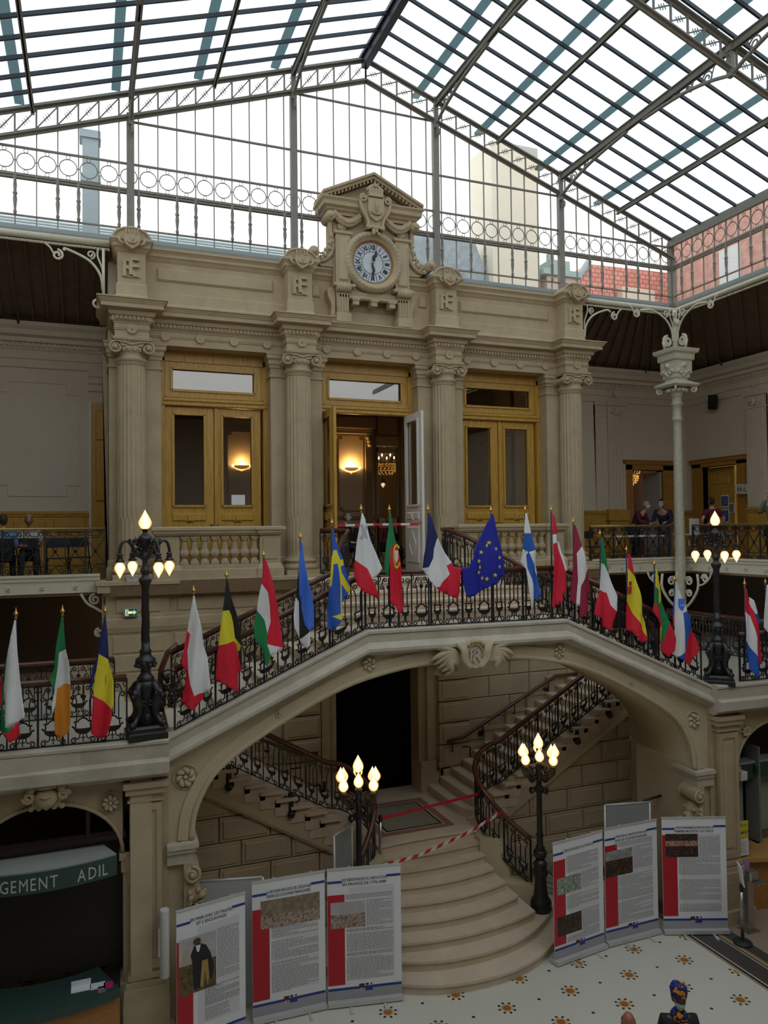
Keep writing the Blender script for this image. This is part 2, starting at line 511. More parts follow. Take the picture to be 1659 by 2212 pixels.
# bridge frame: u along the bridge, v into depth
BTH = radians(-2.2)
BT = Vector((cos(BTH), sin(BTH)))
BN = Vector((-sin(BTH), cos(BTH)))
BOX, BOY = 6.13, 11.8
def bw(u, v, z):
    return (BOX + u * BT.x + v * BN.x, BOY + u * BT.y + v * BN.y, z)
BM = Matrix(((BT.x, BN.x, 0, BOX), (BT.y, BN.y, 0, BOY), (0, 0, 1, 0), (0, 0, 0, 1)))
FLAG={
 'wgr':{"fin":[[-7.09,6.502],[-7.09,6.333]],"v":-0.25,"p":[["white",[[-7.104,6.325],[-7.086,6.324],[-7.063,5.883],[-7.032,5.459],[-6.97,4.965],[-7.101,4.876],[-7.207,4.853],[-7.238,5.374],[-7.193,5.841],[-7.147,6.108]]],["green",[[-7.193,5.841],[-7.238,5.374],[-7.247,5.141],[-7.271,5.009],[-7.28,5.143],[-7.266,5.477],[-7.231,5.692]]],["green",[[-7.247,5.141],[-7.207,4.853],[-7.113,4.855],[-7.192,4.767],[-7.283,4.801],[-7.295,4.978],[-7.271,5.009]]],["red",[[-7.266,5.577],[-7.238,5.575],[-7.247,5.375],[-7.271,5.143],[-7.302,5.078],[-7.314,5.313]]],["red",[[-7.253,4.773],[-7.192,4.767],[-7.113,4.855],[-7.047,4.905],[-7.031,4.702],[-7.154,4.63]]]]},
 'gwo':{"fin":[[-6.486,6.51],[-6.486,6.346]],"v":-0.25,"p":[["green",[[-6.499,6.338],[-6.475,6.337],[-6.443,5.879],[-6.531,5.833],[-6.547,5.628],[-6.595,5.29],[-6.65,5.431],[-6.602,5.598],[-6.57,5.938]]],["white",[[-6.531,5.833],[-6.443,5.879],[-6.395,5.669],[-6.38,5.384],[-6.46,5.391],[-6.555,5.321],[-6.579,5.084],[-6.619,4.968],[-6.626,5.088],[-6.595,5.29],[-6.547,5.628]]],["orange",[[-6.555,5.321],[-6.46,5.391],[-6.38,5.384],[-6.376,4.877],[-6.397,4.708],[-6.532,4.601],[-6.587,4.692],[-6.595,4.948],[-6.579,5.084]]]]},
 'byr_l':{"fin":[[-5.914,6.486],[-5.915,6.328]],"v":-0.25,"p":[["navy",[[-5.92,6.328],[-5.903,6.319],[-5.882,6.072],[-5.863,5.704],[-5.933,5.743],[-5.998,5.791],[-6.031,5.558],[-6.089,5.319],[-6.122,5.339],[-6.089,5.562],[-6.023,5.766],[-5.973,6.077]]],["navy",[[-5.863,5.704],[-5.837,5.544],[-5.851,5.554],[-5.875,5.69]]],["yellow",[[-5.998,5.791],[-5.933,5.743],[-5.875,5.69],[-5.834,5.527],[-5.801,5.384],[-5.797,5.087],[-5.819,4.984],[-5.942,5.099],[-6.073,5.196],[-6.056,5.473],[-6.031,5.558]]],["red",[[-6.073,5.196],[-5.942,5.099],[-5.819,4.984],[-5.828,4.845],[-5.894,4.607],[-5.96,4.562],[-6.042,4.587],[-6.107,4.663],[-6.098,4.869]]]]},
 'wr':{"fin":[[-4.648,6.722],[-4.649,6.574]],"v":-0.12,"p":[["white",[[-4.657,6.558],[-4.639,6.558],[-4.602,6.337],[-4.542,6.084],[-4.512,5.863],[-4.49,5.736],[-4.452,5.624],[-4.43,5.388],[-4.409,5.136],[-4.509,5.081],[-4.654,5.046],[-4.714,5.237],[-4.736,5.41],[-4.745,5.721],[-4.703,5.975],[-4.748,6.032],[-4.709,6.264]]],["red",[[-4.748,6.032],[-4.703,5.975],[-4.745,5.721],[-4.736,5.41],[-4.714,5.237],[-4.654,5.046],[-4.509,5.081],[-4.517,4.988],[-4.594,4.901],[-4.648,4.836],[-4.701,4.841],[-4.844,4.984],[-4.79,5.181],[-4.766,5.396],[-4.841,5.541],[-4.803,5.725]]]]},
 'kyr':{"fin":[[-4.151,6.936],[-4.152,6.793]],"v":-0.12,"p":[["black",[[-4.162,6.785],[-4.141,6.784],[-4.096,6.552],[-4.011,6.279],[-3.965,6.07],[-3.951,5.775],[-4.029,5.883],[-4.052,6.106],[-4.082,6.234],[-4.121,6.315],[-4.223,6.312],[-4.198,6.477]]],["yellow",[[-4.223,6.312],[-4.121,6.315],[-4.082,6.234],[-4.052,6.106],[-4.029,5.883],[-3.951,5.775],[-3.959,5.704],[-3.991,5.666],[-4.038,5.835],[-4.289,5.787],[-4.264,6.006]]],["red",[[-4.289,5.787],[-4.038,5.835],[-3.984,5.594],[-3.935,5.369],[-3.986,5.341],[-3.98,5.031],[-4.066,5.093],[-4.222,5.2],[-4.331,5.255],[-4.327,5.381],[-4.313,5.615]]]]},
 'rwg':{"fin":[[-3.574,7.234],[-3.576,7.097]],"v":-0.12,"p":[["red",[[-3.576,7.089],[-3.54,7.08],[-3.461,6.803],[-3.366,6.363],[-3.312,6.036],[-3.282,5.686],[-3.542,5.767],[-3.525,5.967],[-3.483,6.109],[-3.497,6.368],[-3.525,6.579],[-3.616,6.711]]],["white",[[-3.616,6.711],[-3.525,6.579],[-3.497,6.368],[-3.483,6.109],[-3.525,5.967],[-3.536,5.935],[-3.572,6.13],[-3.612,6.196],[-3.692,6.296],[-3.658,6.536]]],["green",[[-3.692,6.296],[-3.612,6.196],[-3.572,6.13],[-3.536,5.935],[-3.542,5.767],[-3.487,5.578],[-3.545,5.413],[-3.577,5.456],[-3.6,5.65],[-3.743,5.882],[-3.734,6.058]]],["white",[[-3.542,5.767],[-3.282,5.686],[-3.307,5.664],[-3.487,5.578]]]]},
 'bkw':{"fin":[[-2.982,7.519],[-2.983,7.363]],"v":-0.12,"p":[["blue",[[-2.988,7.363],[-2.968,7.363],[-2.929,7.082],[-2.881,6.752],[-2.816,6.504],[-2.785,6.288],[-2.784,5.993],[-2.864,5.931],[-2.93,6.033],[-2.986,6.363],[-3.009,6.527],[-3.031,6.904]]],["black",[[-3.031,6.904],[-3.009,6.527],[-2.986,6.363],[-2.93,6.033],[-2.864,5.931],[-2.991,5.807],[-3.016,5.825],[-3.019,6.397],[-3.085,6.481]]],["white",[[-3.085,6.481],[-3.019,6.397],[-3.016,5.825],[-3.114,6.01],[-3.121,6.189]]],["white",[[-3.016,5.825],[-2.991,5.807],[-2.864,5.931],[-2.858,5.718],[-2.909,5.656],[-2.983,5.709]]]]},
 'swe':{"fin":[[-2.459,7.732],[-2.46,7.592]],"v":-0.12,"p":[["blue",[[-2.465,7.558],[-2.447,7.558],[-2.409,7.366],[-2.306,7.116],[-2.284,7.059],[-2.331,7.049],[-2.383,7.162],[-2.399,7.212],[-2.457,7.209],[-2.477,7.119],[-2.486,7.12]]],["yellow",[[-2.457,7.209],[-2.399,7.212],[-2.383,7.162],[-2.39,6.994],[-2.46,6.984],[-2.465,6.894],[-2.498,6.615],[-2.526,6.649],[-2.502,6.963],[-2.486,7.12],[-2.477,7.119]]],["blue",[[-2.46,6.984],[-2.39,6.994],[-2.363,6.846],[-2.342,6.643],[-2.34,6.182],[-2.487,6.144],[-2.325,6.075],[-2.448,5.94],[-2.564,5.924],[-2.548,6.337],[-2.526,6.649],[-2.498,6.615],[-2.465,6.894]]],["yellow",[[-2.383,7.162],[-2.331,7.049],[-2.284,7.059],[-2.268,6.968],[-2.332,6.936],[-2.309,6.845],[-2.171,6.603],[-2.164,6.547],[-2.196,6.498],[-2.323,6.665],[-2.32,6.552],[-2.317,6.102],[-2.34,6.182],[-2.342,6.643],[-2.363,6.846],[-2.39,6.994]]],["blue",[[-2.268,6.968],[-2.227,6.843],[-2.171,6.603],[-2.309,6.845],[-2.332,6.936]]],["blue",[[-2.323,6.665],[-2.196,6.498],[-2.243,6.437],[-2.315,6.349],[-2.32,6.552]]],["yellow",[[-2.487,6.144],[-2.34,6.182],[-2.317,6.102],[-2.325,6.075]]]]},
 'mal':{"fin":[[-1.96,7.964],[-1.962,7.804]],"v":-0.12,"p":[["white",[[-1.972,7.804],[-1.953,7.804],[-1.909,7.678],[-1.816,7.38],[-1.722,7.149],[-1.628,6.894],[-1.703,6.782],[-1.788,6.716],[-1.823,6.785],[-1.894,6.901],[-2.083,7.043],[-2.056,7.338],[-2.005,7.611]]],["red",[[-2.083,7.043],[-1.894,6.901],[-1.823,6.785],[-1.788,6.716],[-1.729,6.599],[-1.683,6.437],[-1.707,6.393],[-1.755,6.44],[-1.958,6.516],[-2.064,6.656],[-2.104,6.884]]]],"e":["cross",[-1.935,7.5,0.071,0.115]]},
 'por':{"fin":[[-1.468,7.953],[-1.47,7.803]],"v":-0.12,"p":[["green",[[-1.478,7.803],[-1.458,7.803],[-1.412,7.559],[-1.366,7.304],[-1.416,7.27],[-1.478,7.236],[-1.5,7.006],[-1.52,6.765],[-1.593,6.824],[-1.591,7.008],[-1.55,7.33],[-1.498,7.56]]],["red",[[-1.478,7.236],[-1.416,7.27],[-1.366,7.304],[-1.32,7.094],[-1.298,6.885],[-1.278,6.514],[-1.262,6.213],[-1.308,6.111],[-1.344,6.17],[-1.392,6.265],[-1.49,6.315],[-1.5,7.006]]]],"e":["ring",[-1.362,7.084,0.061,0.205]]},
 'fra':{"fin":[[-0.774,7.953],[-0.776,7.8]],"v":-0.12,"p":[["navy",[[-0.786,7.8],[-0.766,7.8],[-0.673,7.552],[-0.611,7.386],[-0.638,7.339],[-0.703,7.199],[-0.719,7.034],[-0.797,6.895],[-0.886,6.874],[-0.87,7.085],[-0.827,7.436]]],["white",[[-0.611,7.386],[-0.5,7.124],[-0.373,6.955],[-0.477,6.911],[-0.428,6.767],[-0.585,6.56],[-0.688,6.544],[-0.788,6.66],[-0.898,6.875],[-0.886,6.874],[-0.797,6.895],[-0.719,7.034],[-0.703,7.199],[-0.638,7.339]]],["red",[[-0.477,6.911],[-0.373,6.955],[-0.335,6.883],[-0.184,6.867],[-0.195,6.689],[-0.225,6.476],[-0.266,6.33],[-0.459,6.414],[-0.688,6.544],[-0.585,6.56],[-0.428,6.767]]]]},
 'eur':{"fin":[[0.41,7.942],[0.407,7.784]],"v":-0.12,"p":[["blue",[[0.396,7.784],[0.42,7.784],[0.484,7.541],[0.573,7.224],[0.622,6.931],[0.646,6.724],[0.467,6.572],[0.25,6.483],[-0.07,6.339],[-0.133,6.496],[-0.169,6.688],[-0.179,6.867],[-0.061,6.876],[0.049,7.137],[0.213,7.447]]]],"s":[[0.334,7.286],[0.298,7.238],[0.187,7.122],[0.45,7.177],[0.534,7.023],[0.142,6.971],[0.529,6.865],[0.138,6.775],[0.421,6.725],[0.288,6.659],[0.208,6.676],[0.164,6.865]]},
 'fin':{"fin":[[1.085,7.942],[1.082,7.8]],"v":-0.12,"p":[["white",[[1.066,7.794],[1.095,7.794],[1.131,7.656],[1.169,7.442],[1.046,7.443],[1.03,7.443]]],["blue",[[1.03,7.443],[1.169,7.442],[1.204,7.212],[1.225,7.141],[1.114,7.108],[1.009,7.165]]],["white",[[1.009,7.165],[1.114,7.108],[1.071,7.058],[1.09,6.83],[1.144,6.657],[1.19,6.485],[1.217,6.242],[1.215,6.142],[1.134,6.094],[1.099,6.317],[1.067,6.802],[0.972,6.918]]],["blue",[[1.114,7.108],[1.121,7.12],[1.167,6.97],[1.229,6.826],[1.301,6.681],[1.332,6.308],[1.217,6.242],[1.19,6.485],[1.144,6.657],[1.09,6.83],[1.071,7.058]]],["white",[[1.225,7.141],[1.293,6.796],[1.301,6.681],[1.229,6.826],[1.167,6.97],[1.121,7.12]]]]},
 'den':{"fin":[[1.611,7.928],[1.608,7.798]],"v":-0.12,"p":[["red",[[1.598,7.783],[1.631,7.783],[1.68,7.566],[1.721,7.305],[1.704,7.27],[1.684,7.421],[1.6,7.408]]],["white",[[1.6,7.408],[1.684,7.421],[1.704,7.27],[1.597,7.249]]],["red",[[1.597,7.249],[1.704,7.27],[1.76,7.072],[1.806,6.897],[1.853,6.737],[1.87,6.432],[1.777,6.32],[1.792,6.218],[1.607,6.096],[1.558,6.127],[1.6,6.586],[1.592,7.162]]],["white",[[1.704,7.27],[1.721,7.305],[1.754,7.269],[1.793,7.072],[1.887,6.779],[1.853,6.737],[1.806,6.897],[1.76,7.072]]]]},
 'lat':{"fin":[[2.068,7.708],[2.066,7.592]],"v":-0.12,"p":[["maroon",[[2.059,7.577],[2.089,7.577],[2.136,7.401],[2.183,7.195],[2.095,7.065],[2.106,6.803],[2.118,6.569],[2.058,6.135],[1.959,6.226],[1.98,6.399],[2.023,6.863],[2.047,7.212]]],["white",[[2.183,7.195],[2.295,6.885],[2.344,6.767],[2.274,6.681],[2.167,6.48],[2.125,6.117],[2.058,6.135],[2.118,6.569],[2.106,6.803],[2.095,7.065]]],["maroon",[[2.344,6.767],[2.404,6.384],[2.316,6.27],[2.31,6.007],[2.12,5.885],[2.125,6.117],[2.167,6.48],[2.274,6.681]]]]},
 'ita':{"fin":[[2.629,7.498],[2.626,7.35]],"v":-0.12,"p":[["green",[[2.615,7.336],[2.65,7.335],[2.729,6.993],[2.764,6.696],[2.691,6.846],[2.587,6.878]]],["white",[[2.587,6.878],[2.691,6.846],[2.764,6.696],[2.855,6.427],[2.922,6.261],[2.898,5.98],[2.778,6.104],[2.731,6.327],[2.542,6.393]]],["red",[[2.542,6.393],[2.731,6.327],[2.778,6.104],[2.898,5.98],[2.823,5.777],[2.802,5.624],[2.63,5.728],[2.599,5.862],[2.428,5.943],[2.467,6.147]]]]},
 'spa':{"fin":[[3.199,7.192],[3.195,7.049]],"v":-0.12,"p":[["red",[[3.195,7.043],[3.241,7.012],[3.323,6.74],[3.356,6.604],[3.181,6.759]]],["yellow",[[3.181,6.759],[3.356,6.604],[3.453,6.165],[3.569,5.739],[3.58,5.483],[3.252,5.994],[3.139,6.178],[3.158,6.535]]],["red",[[3.139,6.178],[3.252,5.994],[3.58,5.483],[3.589,5.408],[3.469,5.355],[3.399,5.419],[3.26,5.591],[3.118,5.628]]]],"e":["arms",[3.218,6.375,0.068,0.146]]},
 'lit':{"fin":[[3.817,6.924],[3.813,6.757]],"v":-0.12,"p":[["yellow",[[3.801,6.742],[3.83,6.726],[3.929,6.298],[3.944,6.145],[3.879,6.057],[3.875,6.33],[3.767,6.41]]],["green",[[3.767,6.41],[3.875,6.33],[3.879,6.057],[3.944,6.145],[4.064,5.806],[4.099,5.713],[3.96,5.356],[3.911,5.299],[3.931,5.661],[3.867,6.027],[3.741,6.093]]],["red",[[3.741,6.093],[3.867,6.027],[3.899,5.844],[3.931,5.661],[3.875,5.618],[3.824,5.757],[3.719,5.943]]],["red",[[4.099,5.713],[4.202,5.403],[4.178,5.191],[4.082,5.061],[3.919,5.192],[3.911,5.299],[3.96,5.356]]],["yellow",[[3.875,5.618],[3.931,5.661],[3.917,5.395],[3.877,5.421]]]]},
 'slo':{"fin":[[4.271,6.607],[4.268,6.469]],"v":-0.12,"p":[["white",[[4.256,6.469],[4.286,6.468],[4.48,6.001],[4.497,5.914],[4.402,5.882],[4.438,5.145],[4.267,5.049],[4.224,5.097],[4.234,5.615]]],["blue",[[4.223,6.195],[4.249,6.194],[4.24,5.859],[4.147,5.848],[4.174,6.014]]],["red",[[4.147,5.848],[4.24,5.859],[4.234,5.615],[4.134,5.65]]],["blue",[[4.402,5.882],[4.497,5.914],[4.602,5.626],[4.502,5.417],[4.415,4.978],[4.267,5.049],[4.438,5.145]]],["red",[[4.602,5.626],[4.71,5.405],[4.76,5.155],[4.701,5.067],[4.562,4.846],[4.415,4.978],[4.502,5.417]]]],"e":["shield",[4.383,6.036,0.057,0.119]]},
 'ned':{"fin":[[5.829,6.52],[5.822,6.3]],"v":-0.25,"p":[["red",[[5.794,6.301],[5.842,6.299],[5.913,6.013],[6.098,5.501],[6.198,4.833],[6.076,4.794],[6.033,4.97],[6.013,5.348],[5.925,5.761],[5.789,5.862]]],["white",[[5.789,5.862],[5.925,5.761],[6.013,5.348],[6.033,4.97],[5.811,5.297]]],["blue",[[5.811,5.297],[6.033,4.97],[6.076,4.794],[6.09,4.62],[6.008,4.57],[5.874,4.73]]],["white",[[5.909,6.139],[5.995,6.073],[6.067,5.818],[5.999,5.802],[5.913,6.013]]],["blue",[[5.999,5.802],[6.067,5.818],[6.161,5.608],[6.06,5.597]]]]},
 'edge':{"fin":[[6.347,6.488],[6.343,6.361]],"v":-0.25,"p":[["white",[[6.327,6.361],[6.364,6.36],[6.409,6.12],[6.463,5.513],[6.357,5.392],[6.298,5.443],[6.228,5.526],[6.275,5.998]]],["blue",[[6.298,5.443],[6.357,5.392],[6.331,5.204],[6.3,5.237]]]]},
}
# ================================================================== SETTING
CX = [0.81, 4.32, 7.87, 11.44]      # column axes
GFL, GZ, MZ, LZ = 0.0, 6.57, 4.42, 1.575

# ---- ground floor with mosaic inlay
def floor_material():
    m = bpy.data.materials.new('cream_mosaic_with_medallions')
    m.use_nodes = True
    nt = m.node_tree
    b = nt.nodes['Principled BSDF']
    b.inputs['Roughness'].default_value = 0.35
    N, K = nt.nodes.new, nt.links.new
    def mth(op, a, c=None, d=None):
        n = N('ShaderNodeMath'); n.operation = op
        for i, q in enumerate((a, c, d)):
            if q is None: continue
            if isinstance(q, (int, float)): n.inputs[i].default_value = q
            else: K(q, n.inputs[i])
        return n.outputs[0]
    geo = N('ShaderNodeNewGeometry')
    sx = N('ShaderNodeSeparateXYZ'); K(geo.outputs['Position'], sx.inputs[0])
    P = 0.588
    u = mth('DIVIDE', mth('SUBTRACT', sx.outputs['X'], 9.04), P)
    v = mth('DIVIDE', mth('SUBTRACT', sx.outputs['Y'], 11.28), 0.61)
    ru, rv = mth('ROUND', u), mth('ROUND', v)
    du = mth('MULTIPLY', mth('SUBTRACT', u, ru), P)
    dv = mth('MULTIPLY', mth('SUBTRACT', v, rv), 0.61)
    par = mth('MODULO', mth('ABSOLUTE', mth('ADD', ru, rv)), 2.0)
    even = mth('LESS_THAN', par, 0.5)
    odd = mth('SUBTRACT', 1.0, even)
    r = mth('SQRT', mth('ADD', mth('MULTIPLY', du, du), mth('MULTIPLY', dv, dv)))
    an = mth('ARCTAN2', dv, du)
    st = 2 * pi / 8
    ak = mth('MULTIPLY', mth('ROUND', mth('DIVIDE', an, st)), st)
    da = mth('SUBTRACT', an, ak)
    px = mth('SUBTRACT', mth('MULTIPLY', r, mth('COSINE', da)), 0.128)
    py = mth('MULTIPLY', r, mth('SINE', da))
    lum = mth('ADD', mth('ABSOLUTE', px), mth('ABSOLUTE', py))
    petal = mth('MULTIPLY', mth('LESS_THAN', lum, 0.029), even)
    disc = mth('MULTIPLY', mth('LESS_THAN', r, 0.066), even)
    halo = mth('MULTIPLY', mth('LESS_THAN', r, mth('ADD', 0.105, mth('MULTIPLY', mth('COSINE', mth('MULTIPLY', an, 8.0)), 0.018))), even)
    small = mth('MULTIPLY', mth('LESS_THAN', mth('ADD', mth('ABSOLUTE', du), mth('ABSOLUTE', dv)), 0.034), odd)
    dark = mth('MAXIMUM', petal, small)
    nz = N('ShaderNodeTexNoise'); nz.inputs['Scale'].default_value = 55; nz.inputs['Detail'].default_value = 3
    K(geo.outputs['Position'], nz.inputs['Vector'])
    nz2 = N('ShaderNodeTexVoronoi'); nz2.inputs['Scale'].default_value = 75; nz2.feature = 'DISTANCE_TO_EDGE'
    K(geo.outputs['Position'], nz2.inputs['Vector'])
    grout = mth('LESS_THAN', nz2.outputs['Distance'], 0.045)
    def mixc(f, A, B):
        n = N('ShaderNodeMix'); n.data_type = 'RGBA'
        K(f, n.inputs['Factor']) if not isinstance(f, float) else setattr(n.inputs['Factor'], 'default_value', f)
        for k, q in (('A', A), ('B', B)):
            if isinstance(q, tuple): n.inputs[k].default_value = (*q, 1)
            else: K(q, n.inputs[k])
        return n.outputs['Result']
    c = mixc(nz.outputs['Fac'], (0.60, 0.57, 0.47), (0.76, 0.73, 0.63))
    c = mixc(mth('MULTIPLY', grout, 0.3), c, (0.3, 0.28, 0.22))
    c = mixc(halo, c, (0.62, 0.42, 0.19))
    c = mixc(disc, c, (0.36, 0.13, 0.035))
    c = mixc(dark, c, (0.02, 0.016, 0.014))
    K(c, b.inputs['Base Color'])
    return m
FLOORM = floor_material()
GREYT = mat('dark_grey_terrazzo', (0.085, 0.07, 0.06), 0.4, noise=0.35, nscale=60)
TANM = mat('ochre_mosaic_band', (0.38, 0.27, 0.14), 0.45, noise=0.2, nscale=50)
BLKM = mat('black_mosaic_line', (0.02, 0.017, 0.015), 0.4)
PEBB = mat('pink_pebble_mosaic', (0.46, 0.33, 0.26), 0.5, col2=(0.24, 0.16, 0.12), nscale=70)
PINK = mat('pink_mosaic_border', (0.40, 0.19, 0.13), 0.5, noise=0.2, nscale=50)
WHM = mat('white_mosaic_line', (0.62, 0.58, 0.5), 0.5)
mb = MB()
fm = [FLOORM, TANM, BLKM, WHM, GREYT, PEBB]
def fstrip(x0, x1, m, y0=-6, y1=19.5, z=0):
    mb.cur = m
    mb.add([(x0, y0, z), (x1, y0, z), (x1, y1, z), (x0, y1, z)], [(0, 1, 2, 3)])
xs = [(-6, 10.19, 0), (10.19, 10.22, 3), (10.22, 10.27, 1), (10.27, 10.32, 2), (10.32, 10.345, 3), (10.345, 10.72, 4), (10.72, 10.74, 3), (10.74, 10.77, 2), (10.77, 10.86, 1), (10.86, 11.1, 4), (11.1, 18.1, 5)]
for a, b_, m_ in xs:
    fstrip(a, b_, m_)
mb.cur = 0
mb.add([(-6, -6, -0.3), (18.1, -6, -0.3), (18.1, 19.5, -0.3), (-6, 19.5, -0.3)], [(3, 2, 1, 0)])
struct(mb.obj('floor', fm))

# ---- outer walls of the hall and galleries
def wall_box(name, x0, x1, y0, y1, z0, z1, m):
    b = MB()
    b.box(x0, x1, y0, y1, z0, z1)
    return struct(b.obj(name, m))
wall_box('wall_left', -6.3, -6, -6, 19.8, 0, 12.6, PLASTER)
wall_box('wall_front', -6.3, 18.4, -6.3, -6, 0, 13.4, PLASTER)
b = MB(); b.add([(-6, -6.1, 13.4), (18.1, -6.1, 13.4), (18.1, -6.1, 15.4), (-6, -6.1, 15.4)], [(0, 1, 2, 3)]); b.obj('glass_pane', CLEARGLASS, sroot('window_added_daylight'))  # unseen glazing strip added behind the camera to bring in more daylight

# back wall left of the facade with panel mouldings, door, cornice
def frame_line(b, pts, y, w=0.018, d=0.02):
    for i in range(len(pts)):
        p, q = pts[i], pts[(i + 1) % len(pts)]
        b.bar((p[0], y, p[1]), (q[0], y, q[1]), d, w, up=(0, 1, 0) if False else (q[1] - p[1], 0, -(q[0] - p[0])))
WAINS = [(0, MZ), (0, MZ)]
GCORN = [(0, 11.43), (0.04, 11.43), (0.04, 11.62), (0.07, 11.63), (0.07, 11.82), (0.10, 11.85), (0.12, 11.9), (0.12, 11.98), (0.2, 12.0), (0.2, 12.1), (0.32, 12.14), (0.34, 12.25), (0.42, 12.33), (0.42, 12.42), (0, 12.42)]
def dentils(b, p0, p1, out, z0, z1, w, gap, d):
    p0, p1 = Vector(p0), Vector(p1)
    t = (p1 - p0)
    Ln = t.length
    t.normalize()
    n = Vector((t.y, -t.x))
    k = max(1, int(Ln / (w + gap)))
    st = Ln / k
    for i in range(k):
        c = p0 + t * (st * (i + 0.5))
        a, e = c - t * w / 2, c + t * w / 2
        q = [a + n * out, e + n * out, e + n * (out + d), a + n * (out + d)]
        vs = [(v.x, v.y, z0) for v in q] + [(v.x, v.y, z1) for v in q]
        b.add(vs, [(0, 3, 2, 1), (4, 5, 6, 7), (0, 1, 5, 4), (1, 2, 6, 5), (2, 3, 7, 6), (3, 0, 4, 7)], None, False)
def disc(b, x, y, z, r, t, n=20, axis='y'):
    b.prism([(x + r * cos(2 * pi * k / n), z + r * sin(2 * pi * k / n)) for k in range(n)], y - t, y, 'y')
def wainscot(b, p0, p1):
    # oak dado from the gallery floor to z 8.05 along p0->p1 (outward on the right)
    b.sweep([p0, p1], [(0, GZ), (0.03, GZ), (0.03, 7.93), (0.055, 7.95), (0.055, 7.98), (0.075, 8.0), (0.075, 8.07), (0, 8.07)])
    p0, p1 = Vector(p0), Vector(p1)
    t = p1 - p0
    Ln = t.length
    t.normalize()
    n = Vector((t.y, -t.x))
    k = max(1, round(Ln / 0.85))
    for i in range(k):
        a = p0 + t * (Ln * i / k + 0.08)
        e = p0 + t * (Ln * (i + 1) / k - 0.08)
        for (z0, z1) in ((6.75, 7.45), (7.55, 7.86)):
            w = (e - a).length
            M = Matrix(((t.x, -n.x, 0, a.x), (t.y, -n.y, 0, a.y), (0, 0, 1, 0), (0, 0, 0, 1)))
            b.bbox(0, w, -0.055, -0.025, z0, z1, 0.03, M)
# left back wall
wl = sroot('wall_back_left')
b = MB(); b.box(-6, 0.4, 19.5, 19.8, 0, 12.6); b.obj('plaster_face', PLASTER, wl)
b = MB()
b.sweep([(-6, 19.5), (0.4, 19.5)], GCORN)
dentils(b, (-6, 19.5), (0.4, 19.5), 0.12, 11.9, 11.98, 0.06, 0.05, 0.05)
b.sweep([(-0.02, 19.5), (0.4, 19.5)], [(0, 10.95), (0.05, 10.95), (0.05, 11.1), (0.09, 11.14), (0.09, 11.25), (0.13, 11.3), (0.13, 11.43), (0, 11.43)])
pts = [(-1.75, 11.09), (-0.5, 11.09), (-0.5, 10.84), (-0.22, 10.84), (-0.22, 8.68), (-0.5, 8.68), (-0.5, 8.43), (-1.75, 8.43), (-1.75, 8.68), (-2.05, 8.68), (-2.05, 10.84), (-1.75, 10.84)]
frame_line(b, pts, 19.49)
for zx in ((-0.33, 10.98), (-0.33, 8.54), (-1.92, 10.98), (-1.92, 8.54)):
    disc(b, zx[0], 19.5, zx[1], 0.095, 0.012)
b.obj('cornice', PLASTER2, wl)
b = MB(); wainscot(b, (-6, 19.5), (0.0, 19.5)); b.obj('wainscot', OAK, wl)
b = MB(); b.box(-6, 0.4, 18.9, 19.0, MZ, 6.3); b.box(11.8, 17.0, 18.9, 19.0, MZ, 6.3); b.box(17.0, 17.1, -6, 19.0, MZ, 6.3); struct(b.obj('wall_mezzanine_shade', DARKM))  # dark panels added in front of the plaster to imitate shade under the gallery
# right back wall and right wall
wr = sroot('wall_back_right')
b = MB()
b.box(11.8, 15.89, 19.5, 19.8, 0, 12.6); b.box(15.89, 17.11, 19.5, 19.8, 9.35, 12.6); b.box(17.11, 18.4, 19.5, 19.8, 0, 12.6); b.box(15.89, 17.11, 19.5, 19.8, 0, 6.4)
b.obj('plaster_face', PLASTER, wr)
b = MB()
b.sweep([(11.8, 19.5), (18.1, 19.5)], GCORN)
dentils(b, (11.8, 19.5), (18.1, 19.5), 0.12, 11.9, 11.98, 0.06, 0.05, 0.05)
b.obj('cornice', PLASTER2, wr)
b = MB()
for (x0, x1, o) in ((14.57, 14.99, 0.04), (14.99, 15.63, 0.09)):
    b.sweep([(x0, 19.5), (x0, 19.5 - o), (x1, 19.5 - o), (x1, 19.5)], [(0, 8.07), (0, 10.95), (0.02, 10.96), (0.02, 11.0), (0, 11.02), (0, 11.3), (0.05, 11.34), (0.05, 11.44)])
    for k in range(5 if o > 0.05 else 0):
        xx = x0 + 0.09 + k * (x1 - x0 - 0.18) / 4
        b.box(xx - 0.035, xx + 0.035, 19.5 - o - 0.02, 19.5 - o, 8.1, 10.9)
for k in range(7):
    b.ball((15.13 + 0.06 * k, 19.4, 11.13 + 0.07 * sin(k * 2.1)), 0.06, 8, 5)
b.ball((15.31, 19.38, 11.16), 0.1, 10, 7, sc=(0.8, 0.7, 1.2))
disc(b, 15.31, 19.4, 11.7, 0.12, 0.03)
b.obj('pilaster', PLASTER2, wr)
b = MB()
wainscot(b, (11.87, 19.5), (14.97, 19.5)); wainscot(b, (17.6, 19.5), (18.1, 19.5))
b.box(14.95, 15.66, 19.36, 19.5, GZ, 8.06); b.box(14.9, 15.7, 19.32, 19.5, 7.75, 8.1); b.bbox(15.05, 15.56, 19.33, 19.37, 6.8, 7.6, 0.03)
b.obj('wainscot', OAK, wr)
wR = sroot('wall_right')
b = MB()
b.box(18.1, 18.4, 18.78, 19.5, 0, 12.6); b.box(18.1, 18.4, 17.34, 18.78, 9.4, 12.6); b.box(18.1, 18.4, -6, 17.34, 0, 12.6); b.box(18.1, 18.4, 17.34, 18.78, 0, 6.4)
b.obj('plaster_face', PLASTER, wR)
b = MB()
b.sweep([(18.1, 19.5), (18.1, 2)], GCORN)
